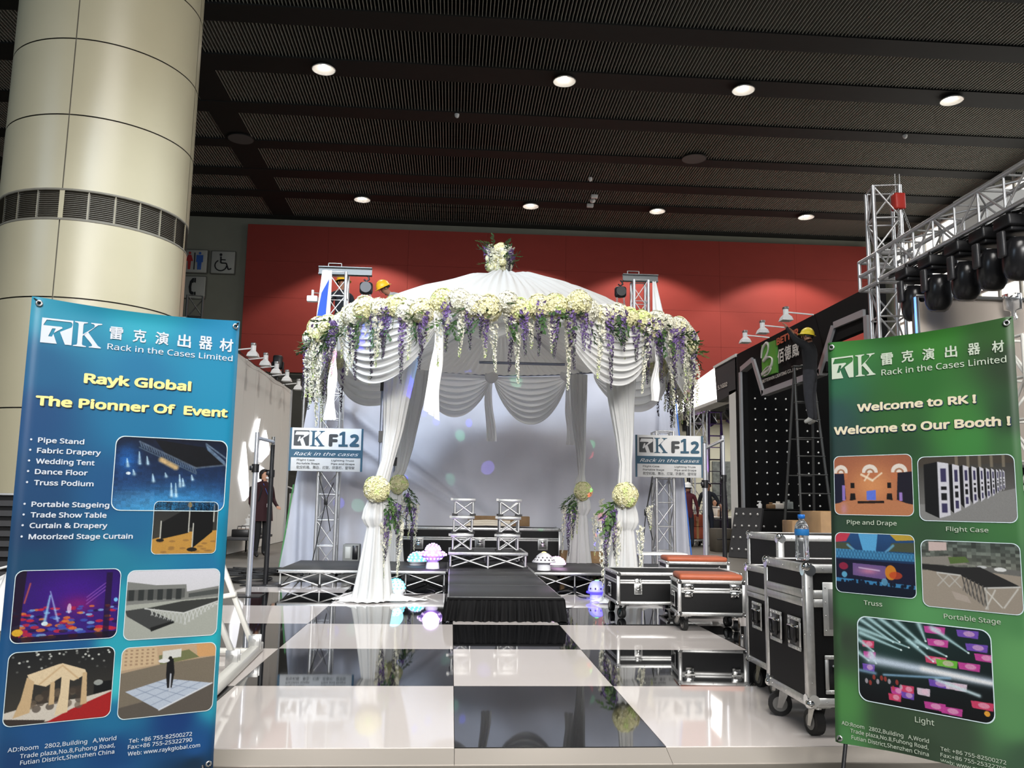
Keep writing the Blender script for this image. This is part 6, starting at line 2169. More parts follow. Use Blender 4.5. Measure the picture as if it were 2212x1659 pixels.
MB().box((11.7, 12.4, 2.3), (.1, 6.9, 4.6)).build('side_board', M_booth, bb)
M_bulbw = mat('white_globe_bulb', (220, 220, 214), .3, emit=.25)
bulb_me = MB().ell((0, 0, 0), (.021,) * 3, 10, 8).mesh('bulb', M_bulbw)
for r in range(14):
    for c in range(7):
        inst(bulb_me, 'bulb', bb, (7.12 + .252 * c, 15.82, 3.62 - .252 * r))
# logo board, letters
M_lgreen = mat('bright_green_board', (86, 150, 56), .5)
M_lred = mat('orange_red_letter', (196, 96, 66), .5)
M_lwhite = mat('ivory_letter', (206, 200, 190), .5)
lg = thing('booth_logo', 'green square logo with white swirl beside orange red and white letters', 'sign', (FX - .05, 13.4, 3.86))
LY = lambda y, z, d=.03: Vector((FX - d, y, z))
MB().prism([(14.06, 3.86), (13.25, 3.84), (13.25, 4.53), (14.06, 4.57)], lambda y, z, d: LY(y, z, d), .05).build('green_board', M_lgreen, lg)
sw = [(14.05, 4.28), (13.98, 4.44), (13.86, 4.52), (13.70, 4.55), (13.62, 4.48), (13.66, 4.36), (13.78, 4.26), (13.92, 4.19), (13.74, 4.23), (13.56, 4.22), (13.42, 4.15), (13.46, 4.04), (13.60, 3.97), (13.82, 3.93), (14.04, 3.90)]
sp_ = smooth_path([LY(y, z, .062) for y, z in sw], 6)
MB().tube(sp_, [.016 + .018 * abs(sin(i * .11)) for i in range(len(sp_))], 6).build('swirl', M_lwhite, lg)
sp_ = smooth_path([LY(y, z, .062) for y, z in ((14.05, 3.93), (13.85, 4.0), (13.62, 4.03), (13.50, 3.97), (13.66, 3.88), (13.9, 3.865))], 6)
MB().tube(sp_, .018, 6).build('swirl', M_lwhite, lg)
for body, ya, yb, za, zb, bold, m, cap in (('BETTER', 13.19, 12.05, 4.40, 4.58, .04, M_lred, True), ('佰', 13.16, 12.82, 4.0, 4.30, .02, M_lwhite, False), ('德', 12.78, 12.44, 4.0, 4.30, .02, M_lwhite, False), ('威', 12.40, 12.06, 4.0, 4.30, .02, M_lwhite, False), ('BETTERWIN LIGHTING CO.,LIMITED', 14.05, 11.9, 3.73, 3.815, .015, M_lwhite, True)):
    mb = MB()
    put_text(mb, body, lambda x, y: LY(x, y, .05), ya, yb, za, zb, bold, cap=cap)
    n = len(mb.v)
    mb.build('lettering', m, lg)
# arm lamps over the fascia


def arm_lamp(label, base, tip, size=1., group='arm lamps'):
    o = thing('arm_lamp', label, 'lamp', base, group)
    b, t = Vector(base), Vector(tip)
    rod('arm', b, t, .014, M_white_pl, o, 8)
    MB().cyl(t + Vector((0, 0, .05)), t + Vector((0, 0, -.05)), .05 * size, 14).build('lamp_neck', M_white_pl, o)
    MB().bbox(t + Vector((0, 0, .075)), (.09 * size, .12 * size, .05), .012).build('ballast_box', M_steel, o)
    d = (t - b).normalized()
    MB().lathe([(.05, -.04), (.12, -.10), (.15, -.17), (.145, -.17), (.11, -.10)], t, 4, caps=False, R=Matrix.Rotation(pi / 4, 3, 'Z'), smooth=False).build('lamp_shade', M_white_pl, o)
    MB().ell(t + Vector((0, 0, -.11)), (.04, .04, .05), 10, 6).build('lamp_bulb', M_boothwhite, o)
    return o


for k, yy in enumerate((13.75, 12.72, 11.5)):
    arm_lamp('white arm lamp over the black booth, %s' % ('farthest of the three', 'middle of the three', 'nearest of the three')[k], (6.68, yy - .1, 4.66), (6.18, yy, 4.72))
arm_lamp('white arm lamp on the edge of the lit white fascia', (6.68, 21.5, 4.40), (6.2, 21.6, 4.45))
# lit white booth beyond
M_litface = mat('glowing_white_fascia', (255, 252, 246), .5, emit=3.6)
wbth = thing('white_booth', 'far exhibition booth with glowing white fascia and dark end panel', 'booth', (FX, 19.5, 0))
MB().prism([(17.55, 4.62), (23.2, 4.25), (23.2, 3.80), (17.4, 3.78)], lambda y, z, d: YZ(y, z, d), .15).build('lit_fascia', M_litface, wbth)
MB().prism([(23.2, 3.80), (17.4, 3.78), (17.4, 3.70), (23.2, 3.70)], lambda y, z, d: YZ(y, z, -.02 + d), .4).build('soffit', M_boothwhite, wbth)
MB().prism([(15.83, 4.62), (17.55, 4.60), (17.4, 3.70), (15.83, 3.80)], lambda y, z, d: YZ(y, z, d), .15).build('dark_panel', M_boothgrey, wbth)
MB().prism([(15.83, 4.69), (17.6, 4.66), (17.55, 4.60), (15.83, 4.62)], lambda y, z, d: YZ(y, z, -.03 + d), .2).build('white_capping', M_boothwhite, wbth)
MB().prism([(15.97, 0), (16.45, 0), (16.45, 3.85), (15.97, 3.85)], lambda y, z, d: YZ(y, z, d), .5).build('white_pier', M_boothwhite, wbth)
mb = MB()
put_text(mb, '5.1G02', lambda x, y: YZ(x, y, -.02), 17.25, 16.5, 4.0, 4.13, .03)
mb.build('lettering', M_lwhite, wbth)
M_faint = mat('pale_grey_letter', (222, 214, 204), .5, emit=.8)
for body, a, b, c, d in (('LED', 21.9, 21.0, 4.08, 4.22), ('LIGHT', 20.8, 19.4, 4.05, 4.22)):
    mb = MB()
    put_text(mb, body, lambda x, y: YZ(x, y, -.012), a, b, c, d, .0)
    mb.build('lettering', M_faint, wbth)
MB().box((9.5, 24.4, 2.0), (6.2, .1, 4.0)).build('back_board', mat('cream_board', (196, 190, 166), .7), wbth)
MB().box((9.5, 24.33, 4.2), (6.2, .06, .5)).build('pink_band', mat('dusty_pink_board', (190, 140, 140), .7), wbth)
MB().box((9.0, 24.3, 1.75), (.62, .06, 1.6)).build('grey_poster', mat('grey_streaked_panel', (108, 110, 104), .7, noise=.5, nscale=8), wbth)
MB().box((9.6, 20.2, 4.0), (5.6, 8.4, .08)).build('roof_board', M_booth, wbth)
MB().box((12.4, 20.2, 2.0), (.08, 8.4, 4.0)).build('side_board', M_boothwhite, wbth)
bl = bpy.data.lights.new('booth_inner_light', 'AREA')
bl.energy, bl.size = 170, 2.5
blo = bpy.data.objects.new('booth_inner_light', bl)
COL.objects.link(blo)
blo.location = (9.2, 21.5, 3.85)
# small spotlights hanging under the roof of that booth
q = random.Random(9)
for k, (x, y) in enumerate(((7.35, 22.6), (7.4, 21.6), (7.5, 20.6), (7.9, 19.8), (8.3, 19.0), (7.6, 19.0), (8.9, 20.0))):
    o = thing('stage_light', 'black stage lamp under far booth roof, %s' % ('first from the left', 'second from the left', 'third from the left', 'fourth from the left', 'fifth from the left', 'small one beside the white pier', 'above the purple lit ladder')[k], 'lamp', (x, y, 3.6), 'stage lamps under the far booth roof')
    R = Matrix.Rotation(q.uniform(-.6, .6), 3, 'Y') @ Matrix.Rotation(q.uniform(-.5, .5), 3, 'X')
    MB().bbox((x, y, 3.56), (.26, .22, .34), .03, 0, R).build('lamp_body', M_blackmetal, o)
    MB().tube([(x - .16, y, 3.58), (x - .16, y, 3.82), (x + .16, y, 3.82), (x + .16, y, 3.58)], .012, 6).build('yoke', M_blackmetal, o)
    MB().cyl((x, y, 3.82), (x, y, 3.96), .02, 8).build('clamp', M_steel, o)
o = thing('truss_tower', 'slim silver truss tower standing inside the far booth', 'truss', (6.75, 19.4, 0))
truss(o, (6.80, 19.4, .01), (6.80, 19.4, 3.9), .36, 7, (1, 0, 0), .012, .024)
MB().bbox((6.80, 19.4, .006), (.4, .4, .01), .003, seg=1).build('base_plate', M_steel, o)
rod('black_post', (6.38, 19.0, 0), (6.38, 19.0, 3.7), .05, M_blackmetal, o)


def ladder(label, top, foot_a, foot_b, wt, wb_, n, m, dirv=(1, 0, 0)):
    o = thing('step_ladder', label, 'ladder', ((foot_a[0] + foot_b[0]) / 2, (foot_a[1] + foot_b[1]) / 2, 0))
    d = Vector(dirv).normalized()
    T = Vector(top)
    for f in (foot_a, foot_b):
        Fv = Vector(f)
        for s in (-1, 1):
            rod('rail', Fv + d * s * wb_ / 2, T + d * s * wt / 2, .024, m, o, 8)
            MB().cyl(Fv + d * s * wb_ / 2 + Vector((0, 0, .0)), Fv + d * s * wb_ / 2 + Vector((0, 0, .05)), .032, 8).build('rubber_foot', M_rubber, o)
        for k in range(1, n):
            t = k / n
            c = lerp(Fv, T, t)
            w = lerp(wb_, wt, t)
            if f is foot_a:
                MB().bbox(c, (abs(d.x) * w + .05, abs(d.y) * w + .05, .022), .004, seg=1).build('rung', m, o)
            elif k % 2:
                rod('rung', c - d * w / 2, c + d * w / 2, .012, m, o, 8)
    MB().bbox(T, (wt + .08, .12, .03), .006, seg=1).build('top_cap', m, o)
    return o


M_lad = mat('dark_ladder_metal', (70, 70, 68), .45, .5)
ladder('tall dark step ladder with man on it, before the black booth', (6.28, 11.02, 3.60), (6.28, 10.55, 0), (6.32, 11.6, 0), .32, .62, 11, M_lad)
ladder('dark step ladder with purple and blue glow inside far booth', (7.43, 19.9, 3.72), (7.37, 19.55, 0), (7.4, 20.4, 0), .34, .56, 11, mat('dark_ladder_violet_lit', (52, 42, 60), .4, .5))  # violet glow is also tinted into this ladder's metal colour
spot('violet_ladder_glow', (7.0, 18.9, 1.6), (7.4, 19.8, 3.4), 34, 220, (.5, .15, 1))
# desk, laptop
M_desk = mat('white_desk_top', (206, 204, 198), .5)
o = thing('desk', 'white desk with dark front under the laptop in far booth', 'desk', (7.95, 20.95, 0))
MB().bbox((7.95, 20.95, .735), (.95, .6, .03), .006, seg=1).build('desk_top', M_desk, o)
MB().bbox((7.95, 20.7, .5), (.9, .03, .42), .004, seg=1).build('front_panel', M_boothgrey, o)
for sx in (7.52, 8.38):
    for sy in (20.7, 21.2):
        rod('leg', (sx, sy, 0), (sx, sy, .72), .02, M_steel, o)
o = thing('laptop', 'silver laptop seen from behind on the white desk', 'laptop', (7.92, 20.95, .75))
MB().bbox((7.92, 21.0, .757), (.32, .22, .014), .004, seg=1).build('keyboard_base', M_alu, o)
MB().bbox((7.92, 20.87, .86), (.32, .012, .21), .004, 0, Matrix.Rotation(radians(14), 3, 'X'), 1).build('screen_lid', mat('warm_silver', (206, 178, 156), .4, .3), o)
MB().lathe([(.022, 0), (.022, .004), (.001, .004)], (7.92, 20.862, .87), 14, R=Matrix.Rotation(radians(104), 3, 'X')).build('round_mark', M_white_pl, o)
spot('desk_warm_spot', (7.95, 21.3, 1.5), (7.92, 21.0, .8), 80, 14, (1, .7, .45))  # warm spot aimed at the laptop, without a lamp body
# trolley
o = thing('trolley', 'low hand trolley with red brown boxes pushed by worker', 'trolley', (6.44, 18.6, 0))
MB().bbox((6.44, 18.62, .17), (.48, .7, .04), .006, seg=1).build('deck', M_steel, o)
for sx in (-.19, .19):
    for sy in (-.28, .28):
        caster(o, 6.44 + sx, 18.62 + sy, .15, .06, .3)
for s in (-.2, .2):
    rod('handle_post', (6.44 + s, 18.27, .19), (6.44 + s, 18.25, .95), .014, M_steel, o)
rod('handle_bar', (6.24, 18.25, .95), (6.64, 18.25, .95), .014, M_steel, o)
M_rust = mat('red_brown_carton', (140, 66, 44), .8)
for k, zz in enumerate((.36, .68)):
    o = thing('red_brown_box', 'red brown box on the trolley, %s one' % ('lower', 'upper')[k], 'box', (6.44, 18.66, zz - .16))
    MB().bbox((6.44, 18.66, zz), (.40, .5, .31), .008, seg=1).build('carton_body', M_rust, o)
    MB().box((6.44, 18.408, zz), (.06, .004, .31)).build('tape', M_tape, o)
# dark bin and leaning studded panel, counter
o = thing('dark_crate', 'dark grey crate on the floor left of leaning studded panel', 'crate', (6.38, 16.2, 0))
MB().bbox((6.38, 16.2, .27), (.46, .5, .54), .01, seg=1).build('crate_body', mat('grey_brown_board', (78, 72, 62), .8), o)
MB().bbox((6.38, 15.94, .3), (.40, .01, .02), .002, seg=1).build('strap', M_blackpl, o)
o = thing('leaning_panel', 'black panel with rows of silver dome studs leaning by the counter', 'panel', (6.0, 13.9, 0))
PB = [Vector(p) for p in ((5.80, 14.0, .012), (6.22, 13.5, .012), (6.46, 13.72, 1.04), (6.04, 14.22, 1.04))]
nn = (PB[1] - PB[0]).cross(PB[3] - PB[0]).normalized()
MB().add(PB + [p - nn * .06 + Vector((0, 0, .0)) for p in PB], [(0, 1, 2, 3), (7, 6, 5, 4), (0, 4, 5, 1), (1, 5, 6, 2), (2, 6, 7, 3), (3, 7, 4, 0)]).build('board', M_boothgrey, o)
M_stud = mat('silver_dome_stud', (206, 206, 204), .3, .7)
stud = MB().ell((0, 0, 0), (.028,) * 3, 10, 6).mesh('stud', M_stud)
for r in range(4):
    for c in range(4):
        s, t = (.1 + .255 * c), (.16 + .235 * r)
        p = PB[0] * (1 - s) * (1 - t) + PB[1] * s * (1 - t) + PB[3] * (1 - s) * t + PB[2] * s * t
        inst(stud, 'stud', o, p + nn * .008)
o = thing('counter', 'black booth counter with studs behind the leaning panel', 'counter', (7.0, 14.3, 0))
MB().bbox((7.0, 14.35, .50), (1.0, .5, .99), .008, seg=1).build('counter_body', M_booth, o)
MB().bbox((7.0, 14.35, 1.008), (1.06, .56, .03), .006, seg=1).build('counter_top', M_booth, o)
for r in range(2):
    for c in range(4):
        inst(stud, 'stud', o, (6.62 + .25 * c, 14.1, .35 + .3 * r))
# odds and ends on the counter
M_glass = mat('clear_jar', (226, 232, 228), .1, trans=.7)
for k, (x, w, h, m, lab) in enumerate(((6.62, .05, .16, M_white_pl, 'white spray bottle on the black counter'), (6.86, .08, .10, M_carton, 'small brown carton on the black counter'), (7.02, .10, .12, M_whitesh, 'crumpled cream bag on the black counter'), (7.24, .09, .16, M_glass, 'clear plastic bag on the black counter, rightmost'))):
    o = thing('bottle' if k == 0 else 'carton' if k == 1 else 'bag', lab, 'bottle' if k == 0 else 'box' if k == 1 else 'bag', (x, 14.3, 1.024))
    if k == 0:
        MB().lathe([(.04, 0), (.045, .09), (.02, .12), (.015, .14)], (x, 14.3, 1.024), 14).build('bottle_body', m, o)
        MB().bbox((x - .015, 14.3, 1.175), (.08, .03, .03), .006).build('spray_head', m, o)
    else:
        MB().bbox((x, 14.3, 1.024 + h / 2), (w * 2, .18, h), .02, seg=2).build('body', m, o)
        MB().bbox((x, 14.3, 1.024 + h + .02), (w * .8, .06, .04), .01).build('knot' if k > 1 else 'flap', m, o)
# ------------------------------------------------------------------ big truss with moving heads (right)
rt1 = thing('truss_tower', 'tall right truss tower with red chain hoist and sleeve block', 'truss', (5.55, 6.6, 0))
truss(rt1, (5.55, 6.6, .02), (5.55, 6.6, 5.25), .33, 12, (.98, -.2, 0), .013, .026)
MB().bbox((5.55, 6.6, .012), (.8, .8, .02), .004, seg=1).build('base_plate', M_steel, rt1)
M_hoistred = mat('red_hoist', (170, 44, 34), .45)
MB().bbox((5.66, 6.42, 5.02), (.14, .14, .22), .02).build('hoist_body', M_hoistred, rt1)
for s in (-.03, .03):
    MB().tube([(5.66 + s, 6.42, 5.12), (5.66 + s, 6.42, 5.40)], .008, 6).build('hook_rod', M_steel, rt1)
chain(rt1, (5.63, 6.38, 4.92), (5.60, 6.30, 4.15), 34)
chain(rt1, (5.69, 6.38, 4.92), (5.82, 6.2, 4.15), 34)
# sleeve block
for zz in (3.93, 4.12, 4.31):
    pts = [Vector((5.55, 6.6, zz)) + Vector((sx * .24, sy * .24, 0)) for sx, sy in ((-1, -1), (1, -1), (1, 1), (-1, 1))]
    for a, b in zip(pts, pts[1:] + pts[:1]):
        rod('sleeve_bar', a, b, .024, M_truss, rt1)
for sx in (-.24, .24):
    for sy in (-.24, .24):
        rod('sleeve_bar', (5.55 + sx, 6.6 + sy, 3.92), (5.55 + sx, 6.6 + sy, 4.32), .024, M_truss, rt1)
rt2 = thing('truss_beam', 'long right truss beam carrying five black moving head lamps', 'truss', (5.45, 4.5, 3.97))
truss(rt2, (5.50, 6.34, 4.14), (5.38, 1.2, 4.14), .36, 12, (1, 0, 0), .012, .026)
# power leads strapped along it
mb = MB()
for k in range(5):
    mb.tube(smooth_path([(5.30 + .02 * q.random(), 6.1 - i * .55, 3.96 - .06 * q.random() - .03 * (i % 2)) for i in range(8)], 5), .008, 5)
mb.build('power_leads', M_rubber, rt2, 'stuff')


def moving_head(label, y, x=5.36):
    o = thing('moving_head', label, 'lamp', (x, y, 3.93), 'black moving head lamps on the truss beam')
    MB().bbox((x, y, 3.83), (.34, .25, .12), .02).bbox((x, y, 3.75), (.27, .2, .05), .015).build('base_box', M_blackmetal, o)
    for s in (-.08, .08):
        MB().bbox((x + s, y, 3.92), (.03, .05, .07), .006, seg=1).build('clamp', M_blackmetal, o)
    for s in (-1, 1):
        MB().bbox((x + s * .172, y, 3.61), (.045, .10, .26), .018).build('yoke_arm', mat('dark_grey_plastic', (46, 46, 48), .35), o)
    R = Matrix.Rotation(radians(12), 3, 'X')
    MB().lathe([(.005, .20), (.09, .19), (.13, .14), (.15, .05), (.15, -.05), (.135, -.14), (.105, -.20), (.07, -.225), (.0, -.23)], (x, y, 3.49), 26, R=R).build('head_shell', mat('glossy_black_shell', (26, 26, 28), .25), o)
    MB().ell(Vector((x, y, 3.49)) + Vector((-.03, -.132, .01)), (.012, .006, .012), 8, 6).build('badge', M_chrome, o)
    MB().bbox((x + .03, y - .115, 3.58), (.08, .03, .09), .01, 0, R).build('head_vent', M_blackpl, o)
    return o


for y, w in ((5.62, 'farthest, behind the white screen edge'), (5.12, 'second farthest'), (4.60, 'middle one'), (4.16, 'second nearest'), (3.76, 'nearest, at the right picture edge')):
    moving_head('black moving head lamp under truss beam, %s' % w, y)
# white screen and its frame
ws = thing('projection_screen', 'big white framed screen behind the green banner, below moving heads', 'screen', (6.3, 5.45, 0))
MB().bbox((6.35, 5.5, 2.55), (2.1, .05, 1.9), .008, seg=1).build('screen_sheet', mat('warm_white_screen', (206, 194, 182), .6), ws)
for (c, s) in (((6.35, 5.48, 3.52), (2.16, .09, .04)), ((5.28, 5.48, 2.55), (.05, .09, 1.94)), ((7.42, 5.48, 2.55), (.05, .09, 1.94)), ((6.35, 5.48, 1.58), (2.16, .09, .04))):
    MB().bbox(c, s, .006, seg=1).build('frame_bar', M_steel, ws)
MB().bbox((5.25, 5.43, 2.9), (.014, .03, 1.2), .004, seg=1).build('blue_light_strip', mat('blue_light_strip', (120, 160, 255), .3, emit=2.0, emit_rgb=(90, 140, 255)), ws)
for xx in (5.4, 7.3):
    rod('support_leg', (xx, 5.5, 0), (xx, 5.5, 1.6), .03, M_steel, ws)
o = thing('lamp_cover', 'clear plastic cup shaped cover at top of the white screen', 'fixture', (6.33, 5.36, 3.45))
MB().lathe([(.10, .12), (.095, -.06), (.03, -.075), (.03, -.12), (.045, -.15), (.03, -.18)], (6.36, 5.33, 3.42), 20, caps=False).build('clear_cup', M_pet, o)
rod('bracket', (6.36, 5.45, 3.52), (6.36, 5.33, 3.53), .012, M_steel, o)
# bulkhead and bright windows beyond
o = MB().box((8.85, 8.55, 5.43), (1.8, .65, 1.15)).build('trim_1', M_boothwhite)
structure(o, 'white ceiling bulkhead at the right')
M_pane = mat('bright_window_pane', (255, 252, 244), .4, emit=1.5)
M_mull = mat('white_window_bar', (196, 192, 184), .5)
wn = thing('glazed_opening', 'bright white lattice windows seen through the right truss beam', 'window', (16.0, 19.5, 2.9))
for i in range(12):
    for k in range(8):
        slab('pane', (16.05, 14.4 + i * .95, 3.4 + k * .95), (.02, .86, .86), M_pane, wn)
for i in range(13):
    rod('mullion', (16.0, 13.92 + i * .95, 2.9), (16.0, 13.92 + i * .95, 10.9), .05, M_mull, wn, 8)
for k in range(9):
    rod('transom', (16.0, 13.9, 2.92 + k * .95), (16.0, 25.4, 2.92 + k * .95), .05, M_mull, wn, 8)
o = thing('truss_stand', 'white truss stand behind the right edge of the green banner', 'truss', (5.05, 3.3, 0))
truss(o, (5.06, 3.3, .02), (5.06, 3.3, 2.6), .3, 7, (1, 0, 0), .014, .024, M_white_paint)
MB().bbox((5.06, 3.3, .012), (.6, .6, .02), .004, seg=1).build('base_plate', M_steel, o)

# ------------------------------------------------------------------ left side
lb = thing('white_partition', 'long white partition wall at the left with glowing leaf logo', 'wall', (-4.27, 14, 0))
for k in range(9):
    ya, yb = 9.6 + k * .99, 9.6 + (k + 1) * .99
    slab('panel', (-4.32, (ya + yb) / 2, 1.95), (.08, yb - ya - .008, 3.88), M_boothwhite, lb)
MB().box((-4.3, 18.52, 1.95), (.12, .04, 3.9)).build('end_post', M_silver, lb)
M_glow = mat('white_glow_sign', (250, 250, 255), .4, emit=1.5)


def leafshape(pts):
    return MB().prism(smooth2(pts), lambda y, z, d: Vector((-4.27 + d, y, z)), .04)


def smooth2(pts):
    P3 = smooth_path([(a, b, 0) for a, b in pts + pts[:1]], 4)
    return [(p.x, p.y) for p in P3[:-1]]


sgn = thing('leaf_sign', 'glowing white leaf shaped sign on the white partition', 'sign', (-4.25, 15, 1.5))
ks = .735
yy = lambda y: -3.8 + (y + 3.8) * ks
zz = lambda z: 1.078 + (z - 1.078) * ks
for pts in ([(20.1, 2.62), (20.55, 1.9), (20.9, 1.15), (20.4, 1.0), (19.75, 1.6)], [(20.75, 2.55), (21.35, 3.32), (21.75, 3.42), (21.5, 2.9), (21.2, 2.4)], [(21.7, 2.35), (22.6, 3.15), (23.3, 2.6), (23.2, 2.45), (22.2, 2.15)], [(21.3, 1.2), (21.9, 2.05), (22.6, 2.0), (23.3, 1.35), (23.4, .95), (21.6, .85)]):
    MB().prism([(yy(a), zz(b)) for a, b in pts], lambda y, z, d: Vector((-4.27 + d, y, z)), .04).build('glowing_leaf', M_glow, sgn)
for k, y in enumerate((12.6, 13.7, 14.8, 16.0, 17.5)):
    arm_lamp('white arm lamp along the top of the white partition, %s' % ('first from the banner', 'second from the banner', 'third from the banner', 'fourth from the banner', 'farthest one')[k], (-4.30, y, 3.89), (-3.92, y + .05, 3.95))
mb = MB()
mb.tube(smooth_path([(-4.22, 10 + i * .7, 3.87 + .025 * sin(i * 1.9)) for i in range(13)], 6), .008, 5)
tag(mb.build('cable', M_rubber), 'black cable strung along the top of the white partition', 'cable')
# dark moving head far behind
o = thing('moving_head', 'black lamp before the red wall, on top of the white partition', 'lamp', (-4.3, 16.8, 3.9))
MB().bbox((-4.3, 16.8, 4.34), (.22, .2, .34), .04).build('head_shell', M_blackmetal, o)
MB().bbox((-4.3, 16.8, 4.06), (.26, .24, .13), .02).build('base_box', M_blackmetal, o)
for s in (-.13, .13):
    MB().bbox((-4.3 + s, 16.8, 4.22), (.03, .09, .26), .006, seg=1).build('yoke_arm', M_blackmetal, o)
rod('mounting_stem', (-4.3, 16.8, 3.89), (-4.3, 16.8, 4.02), .03, M_blackmetal, o)
o = thing('truss_tower', 'dark truss top between column and red wall', 'truss', (-6.15, 16.2, 0))
truss(o, (-6.17, 16.2, .02), (-6.17, 16.2, 5.75), .34, 12, (1, .3, 0), .014, .028, M_lad)
MB().bbox((-6.17, 16.2, 5.2), (.36, .36, .1), .01).build('motor_box', M_blackmetal, o)
MB().bbox((-6.17, 16.2, .012), (.6, .6, .02), .004, seg=1).build('base_plate', M_steel, o)
# white cabinet, leaning ladder, clutter
o = thing('white_cabinet', 'white cabinet standing behind the person in dark red coat', 'cabinet', (-3.95, 18.9, 0))
MB().bbox((-3.95, 18.9, .62), (.55, .4, 1.2), .01, seg=1).build('carcass', M_boothwhite, o)
MB().bbox((-3.95, 18.695, .65), (.48, .012, 1.06), .004, seg=1).build('door', M_white_pl, o)
MB().bbox((-3.78, 18.68, .95), (.03, .02, .12), .004, seg=1).build('handle', M_steel, o)
o = thing('aluminium_ladder', 'aluminium ladder lying on its side on the floor behind pipe frame', 'ladder', (-3.0, 12.6, 0))
for dz in (.05, .45):
    rod('rail', (-3.4, 14.2, dz), (-2.66, 11.0, dz + .04), .028, M_alu, o)
for k in range(9):
    t = (k + .5) / 9
    rod('rung', (lerp(-3.4, -2.66, t), lerp(14.2, 11.0, t), .05 + .04 * t), (lerp(-3.4, -2.66, t), lerp(14.2, 11.0, t), .45 + .04 * t), .014, M_alu, o, 8)
o = thing('plastic_bag', 'white plastic bag on a low dark bench by the partition', 'bag', (-3.95, 13.6, .36))
MB().lathe([(.12, 0), (.17, .05), (.15, .16), (.06, .24), (.09, .32), (.02, .33)], (-3.98, 13.4, .36), 14).build('bag_body', M_white_pl, o)
MB().tube([(-4.02, 13.4, .68), (-4.0, 13.4, .76), (-3.94, 13.4, .68)], .012, 6).build('handle', M_white_pl, o)
o = thing('low_bench', 'low dark bench carrying clutter along the white partition', 'bench', (-3.95, 13.6, 0))
MB().bbox((-3.97, 13.3, .33), (.55, 1.9, .05), .006, seg=1).build('bench_top', M_boothgrey, o)
for sy in (12.5, 14.1):
    for sx in (-4.18, -3.76):
        rod('leg', (sx, sy, 0), (sx, sy, .31), .02, M_blackmetal, o)
for k, (y, w, m, lab) in enumerate(((12.75, .2, M_blackpl, 'black tool pouch at near end of the low bench'), (13.05, .16, M_carton, 'open brown carton on the low bench'), (13.95, .18, M_steel, 'grey tool box at far end of the low bench'))):
    o = thing('tool_box', lab, 'box', (-3.97, y, .36))
    MB().bbox((-3.97, y, .356 + .07), (w * 1.6, w, .14), .015).build('body', m, o)
    MB().tube([(-4.05, y, .49), (-4.04, y, .55), (-3.9, y, .55), (-3.89, y, .49)], .008, 6).build('handle', M_blackpl, o)
q = random.Random(4)
for n_, (cx, cy, sx, sy, lab) in enumerate(((-2.9, 8.9, .75, .45, 'tangle of black cables on the floor behind left pipe frame'), (-2.62, 7.75, .22, .22, 'loose coil of black cable on the floor by the left pipe frame'))):
    mb = MB()
    for k in range(9 if n_ == 0 else 3):
        if n_ == 0:
            pts = [(cx + q.uniform(-sx, sx), cy + q.uniform(-sy, sy), .012 + .05 * q.random()) for _ in range(8)]
        else:
            pts = [(cx + sx * (1 + .1 * k) * cos(a), cy + sy * 1.6 * sin(a), .012 + .012 * k) for a in np.linspace(0, 2 * pi, 12)]
        mb.tube(smooth_path(pts, 6), .013 if n_ == 0 else .009, 5)
    tag(mb.build('cable_tangle', M_rubber, None, 'stuff'), lab, 'cables')
o = thing('louvred_cabinet', 'black louvred equipment cabinet at the far left, behind blue banner', 'cabinet', (-4.2, 4.6, 0))
MB().bbox((-4.3, 4.6, .62), (1.3, .7, .90), .01, seg=1).build('carcass', M_booth, o)
for k in range(9):
    slab('slat', (-4.3, 4.24, .28 + k * .09), (1.2, .02, .05), M_boothgrey, o)
MB().bbox((-4.3, 4.6, 1.08), (1.34, .74, .02), .004, seg=1).build('lid', M_silver, o)
for sx in (-4.8, -3.8):
    slab('foot', (sx, 4.6, .085), (.1, .5, .17), M_blackmetal, o)
o = thing('fabric_bundle', 'bundled white fabric on the floor at the far left', 'fabric', (-3.4, 3.75, 0))
mb = MB()


def bun(u, v):
    a, t = u * 2 * pi, v * pi / 2 * .98
    r = 1 + .12 * sin(7 * a + 3 * v) + .08 * sin(13 * a)
    return Vector((-3.55 + .46 * r * cos(a) * cos(t), 3.75 + .28 * r * sin(a) * cos(t), .005 + (.62 + .18 * cos(a)) * sin(t) + .03 * sin(17 * v + 5 * a) * cos(t)))


mb.grid(bun, 80, 24)
mb.build('crumpled_cloth', M_cloth2, o)
MB().tube(smooth_path([(-3.9, 3.5, .4), (-3.5, 3.42, .52), (-3.2, 3.5, .44)], 6), .01, 5).build('tie_cord', M_white_pl, o)
for k, z in enumerate((2.1, 1.0)):
    pass
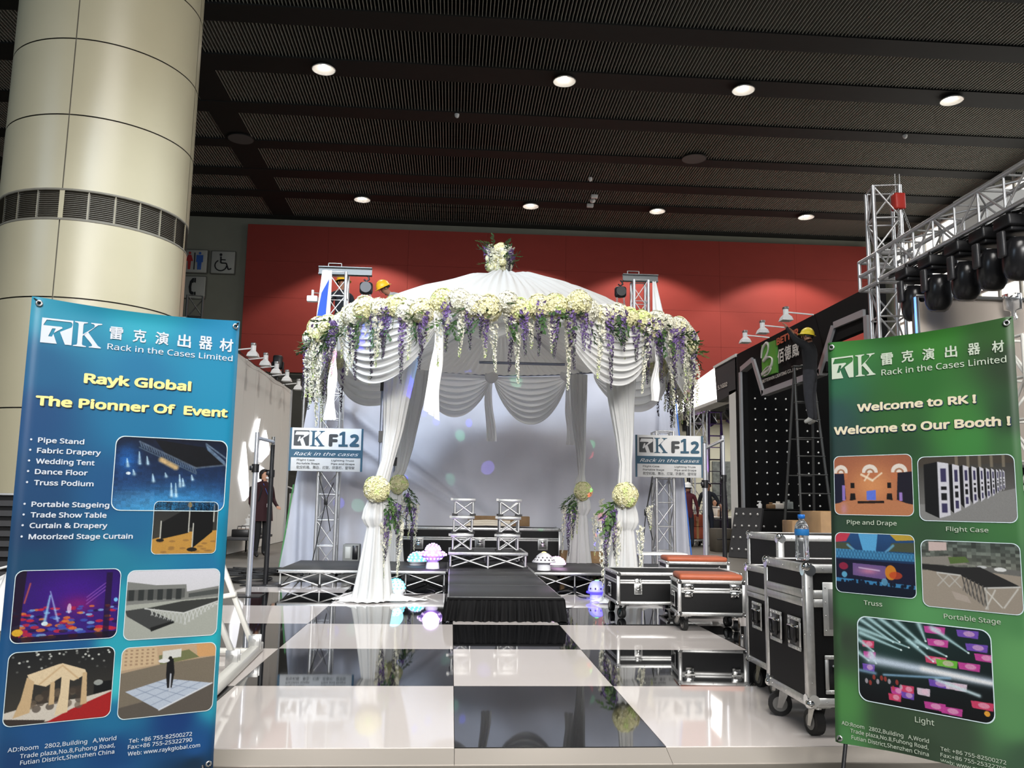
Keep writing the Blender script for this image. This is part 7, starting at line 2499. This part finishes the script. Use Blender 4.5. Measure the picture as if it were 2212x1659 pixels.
# pipes before the dark wall, left
o = thing('scaffold_pipe', 'pair of slanting pale pipes before the dark end wall', 'pipe', (-4, 24, 0))
for a, b in (((-5.6, 24.5, 3.2), (-2.4, 24.5, 2.05)), ((-5.6, 24.5, 1.55), (-2.2, 24.5, .15))):
    rod('pipe', a, b, .045, M_steel, o)
rod('upright', (-5.6, 24.5, 0), (-5.6, 24.5, 3.25), .05, M_steel, o)

# coloured spots thrown by the disco lamps
La, Lb_, Lc, Ld = (-.25, 7.3, .52), (1.13, 7.25, .55), (-.62, 5.95, .36), (1.60, 6.0, .36)
SP = [(La, (-.50, 9.8, 2.36), 1.6, 12, (.01, .01, 1)), (La, (-.31, 9.8, 2.28), 2.2, 5, (.12, .1, 1)), (Lb_, (.27, 9.8, 2.24), 2.0, 10, (.02, .02, 1)), (Lb_, (.12, 9.8, 2.07), 3, 4, (.2, 1, .5)),
      (Lc, (-1.77, 9.8, 1.0), 2.6, 7, (.08, .06, 1)), (Lc, (-1.48, 9.8, .97), 3.0, 4, (.3, 1, .6)), (La, (.47, 9.8, 1.53), 4.2, 4, (.3, .2, 1)), (Ld, (2.16, 9.8, 1.84), 2.2, 8, (1, .03, .06)), (Ld, (2.20, 9.8, 1.98), 1.8, 6, (.05, 1, .3)),
      (Ld, (2.37, 9.8, .84), 2.6, 8, (1, .03, .06)), (Ld, (2.30, 9.8, .62), 1.8, 8, (.05, .03, 1)), (La, (-.77, 9.8, 1.42), 2.0, 7, (.03, .03, 1)), (Lb_, (-.01, 9.8, 1.39), 3.4, 2, (.3, 1, .6)),
      (Ld, (-1.10, 5.4, 2.35), 4.0, 26, (1, .03, .8)), (Ld, (-.42, 5.25, 2.2), 4.0, 30, (.03, .02, 1)), (Lc, (2.45, 5.9, 2.2), 2.6, 14, (1, .05, .1)), (Ld, (-.60, 5.1, 2.7), 9, 8, (.1, .4, 1)), (La, (.1, 8.4, 2.60), 2.4, 6, (.05, .1, 1)), (Lb_, (.95, 8.4, 2.3), 4, 3, (.3, 1, .6)), (Lb_, (-.2, 9.3, .62), 1.4, 8, (.02, .02, 1)), (La, (1.3, 9.0, .68), 1.5, 6, (.05, 1, .3))]
for a, b, deg, w, col in SP:
    spot('disco_beam', a, b, deg, w * 55, col, .25, .004)
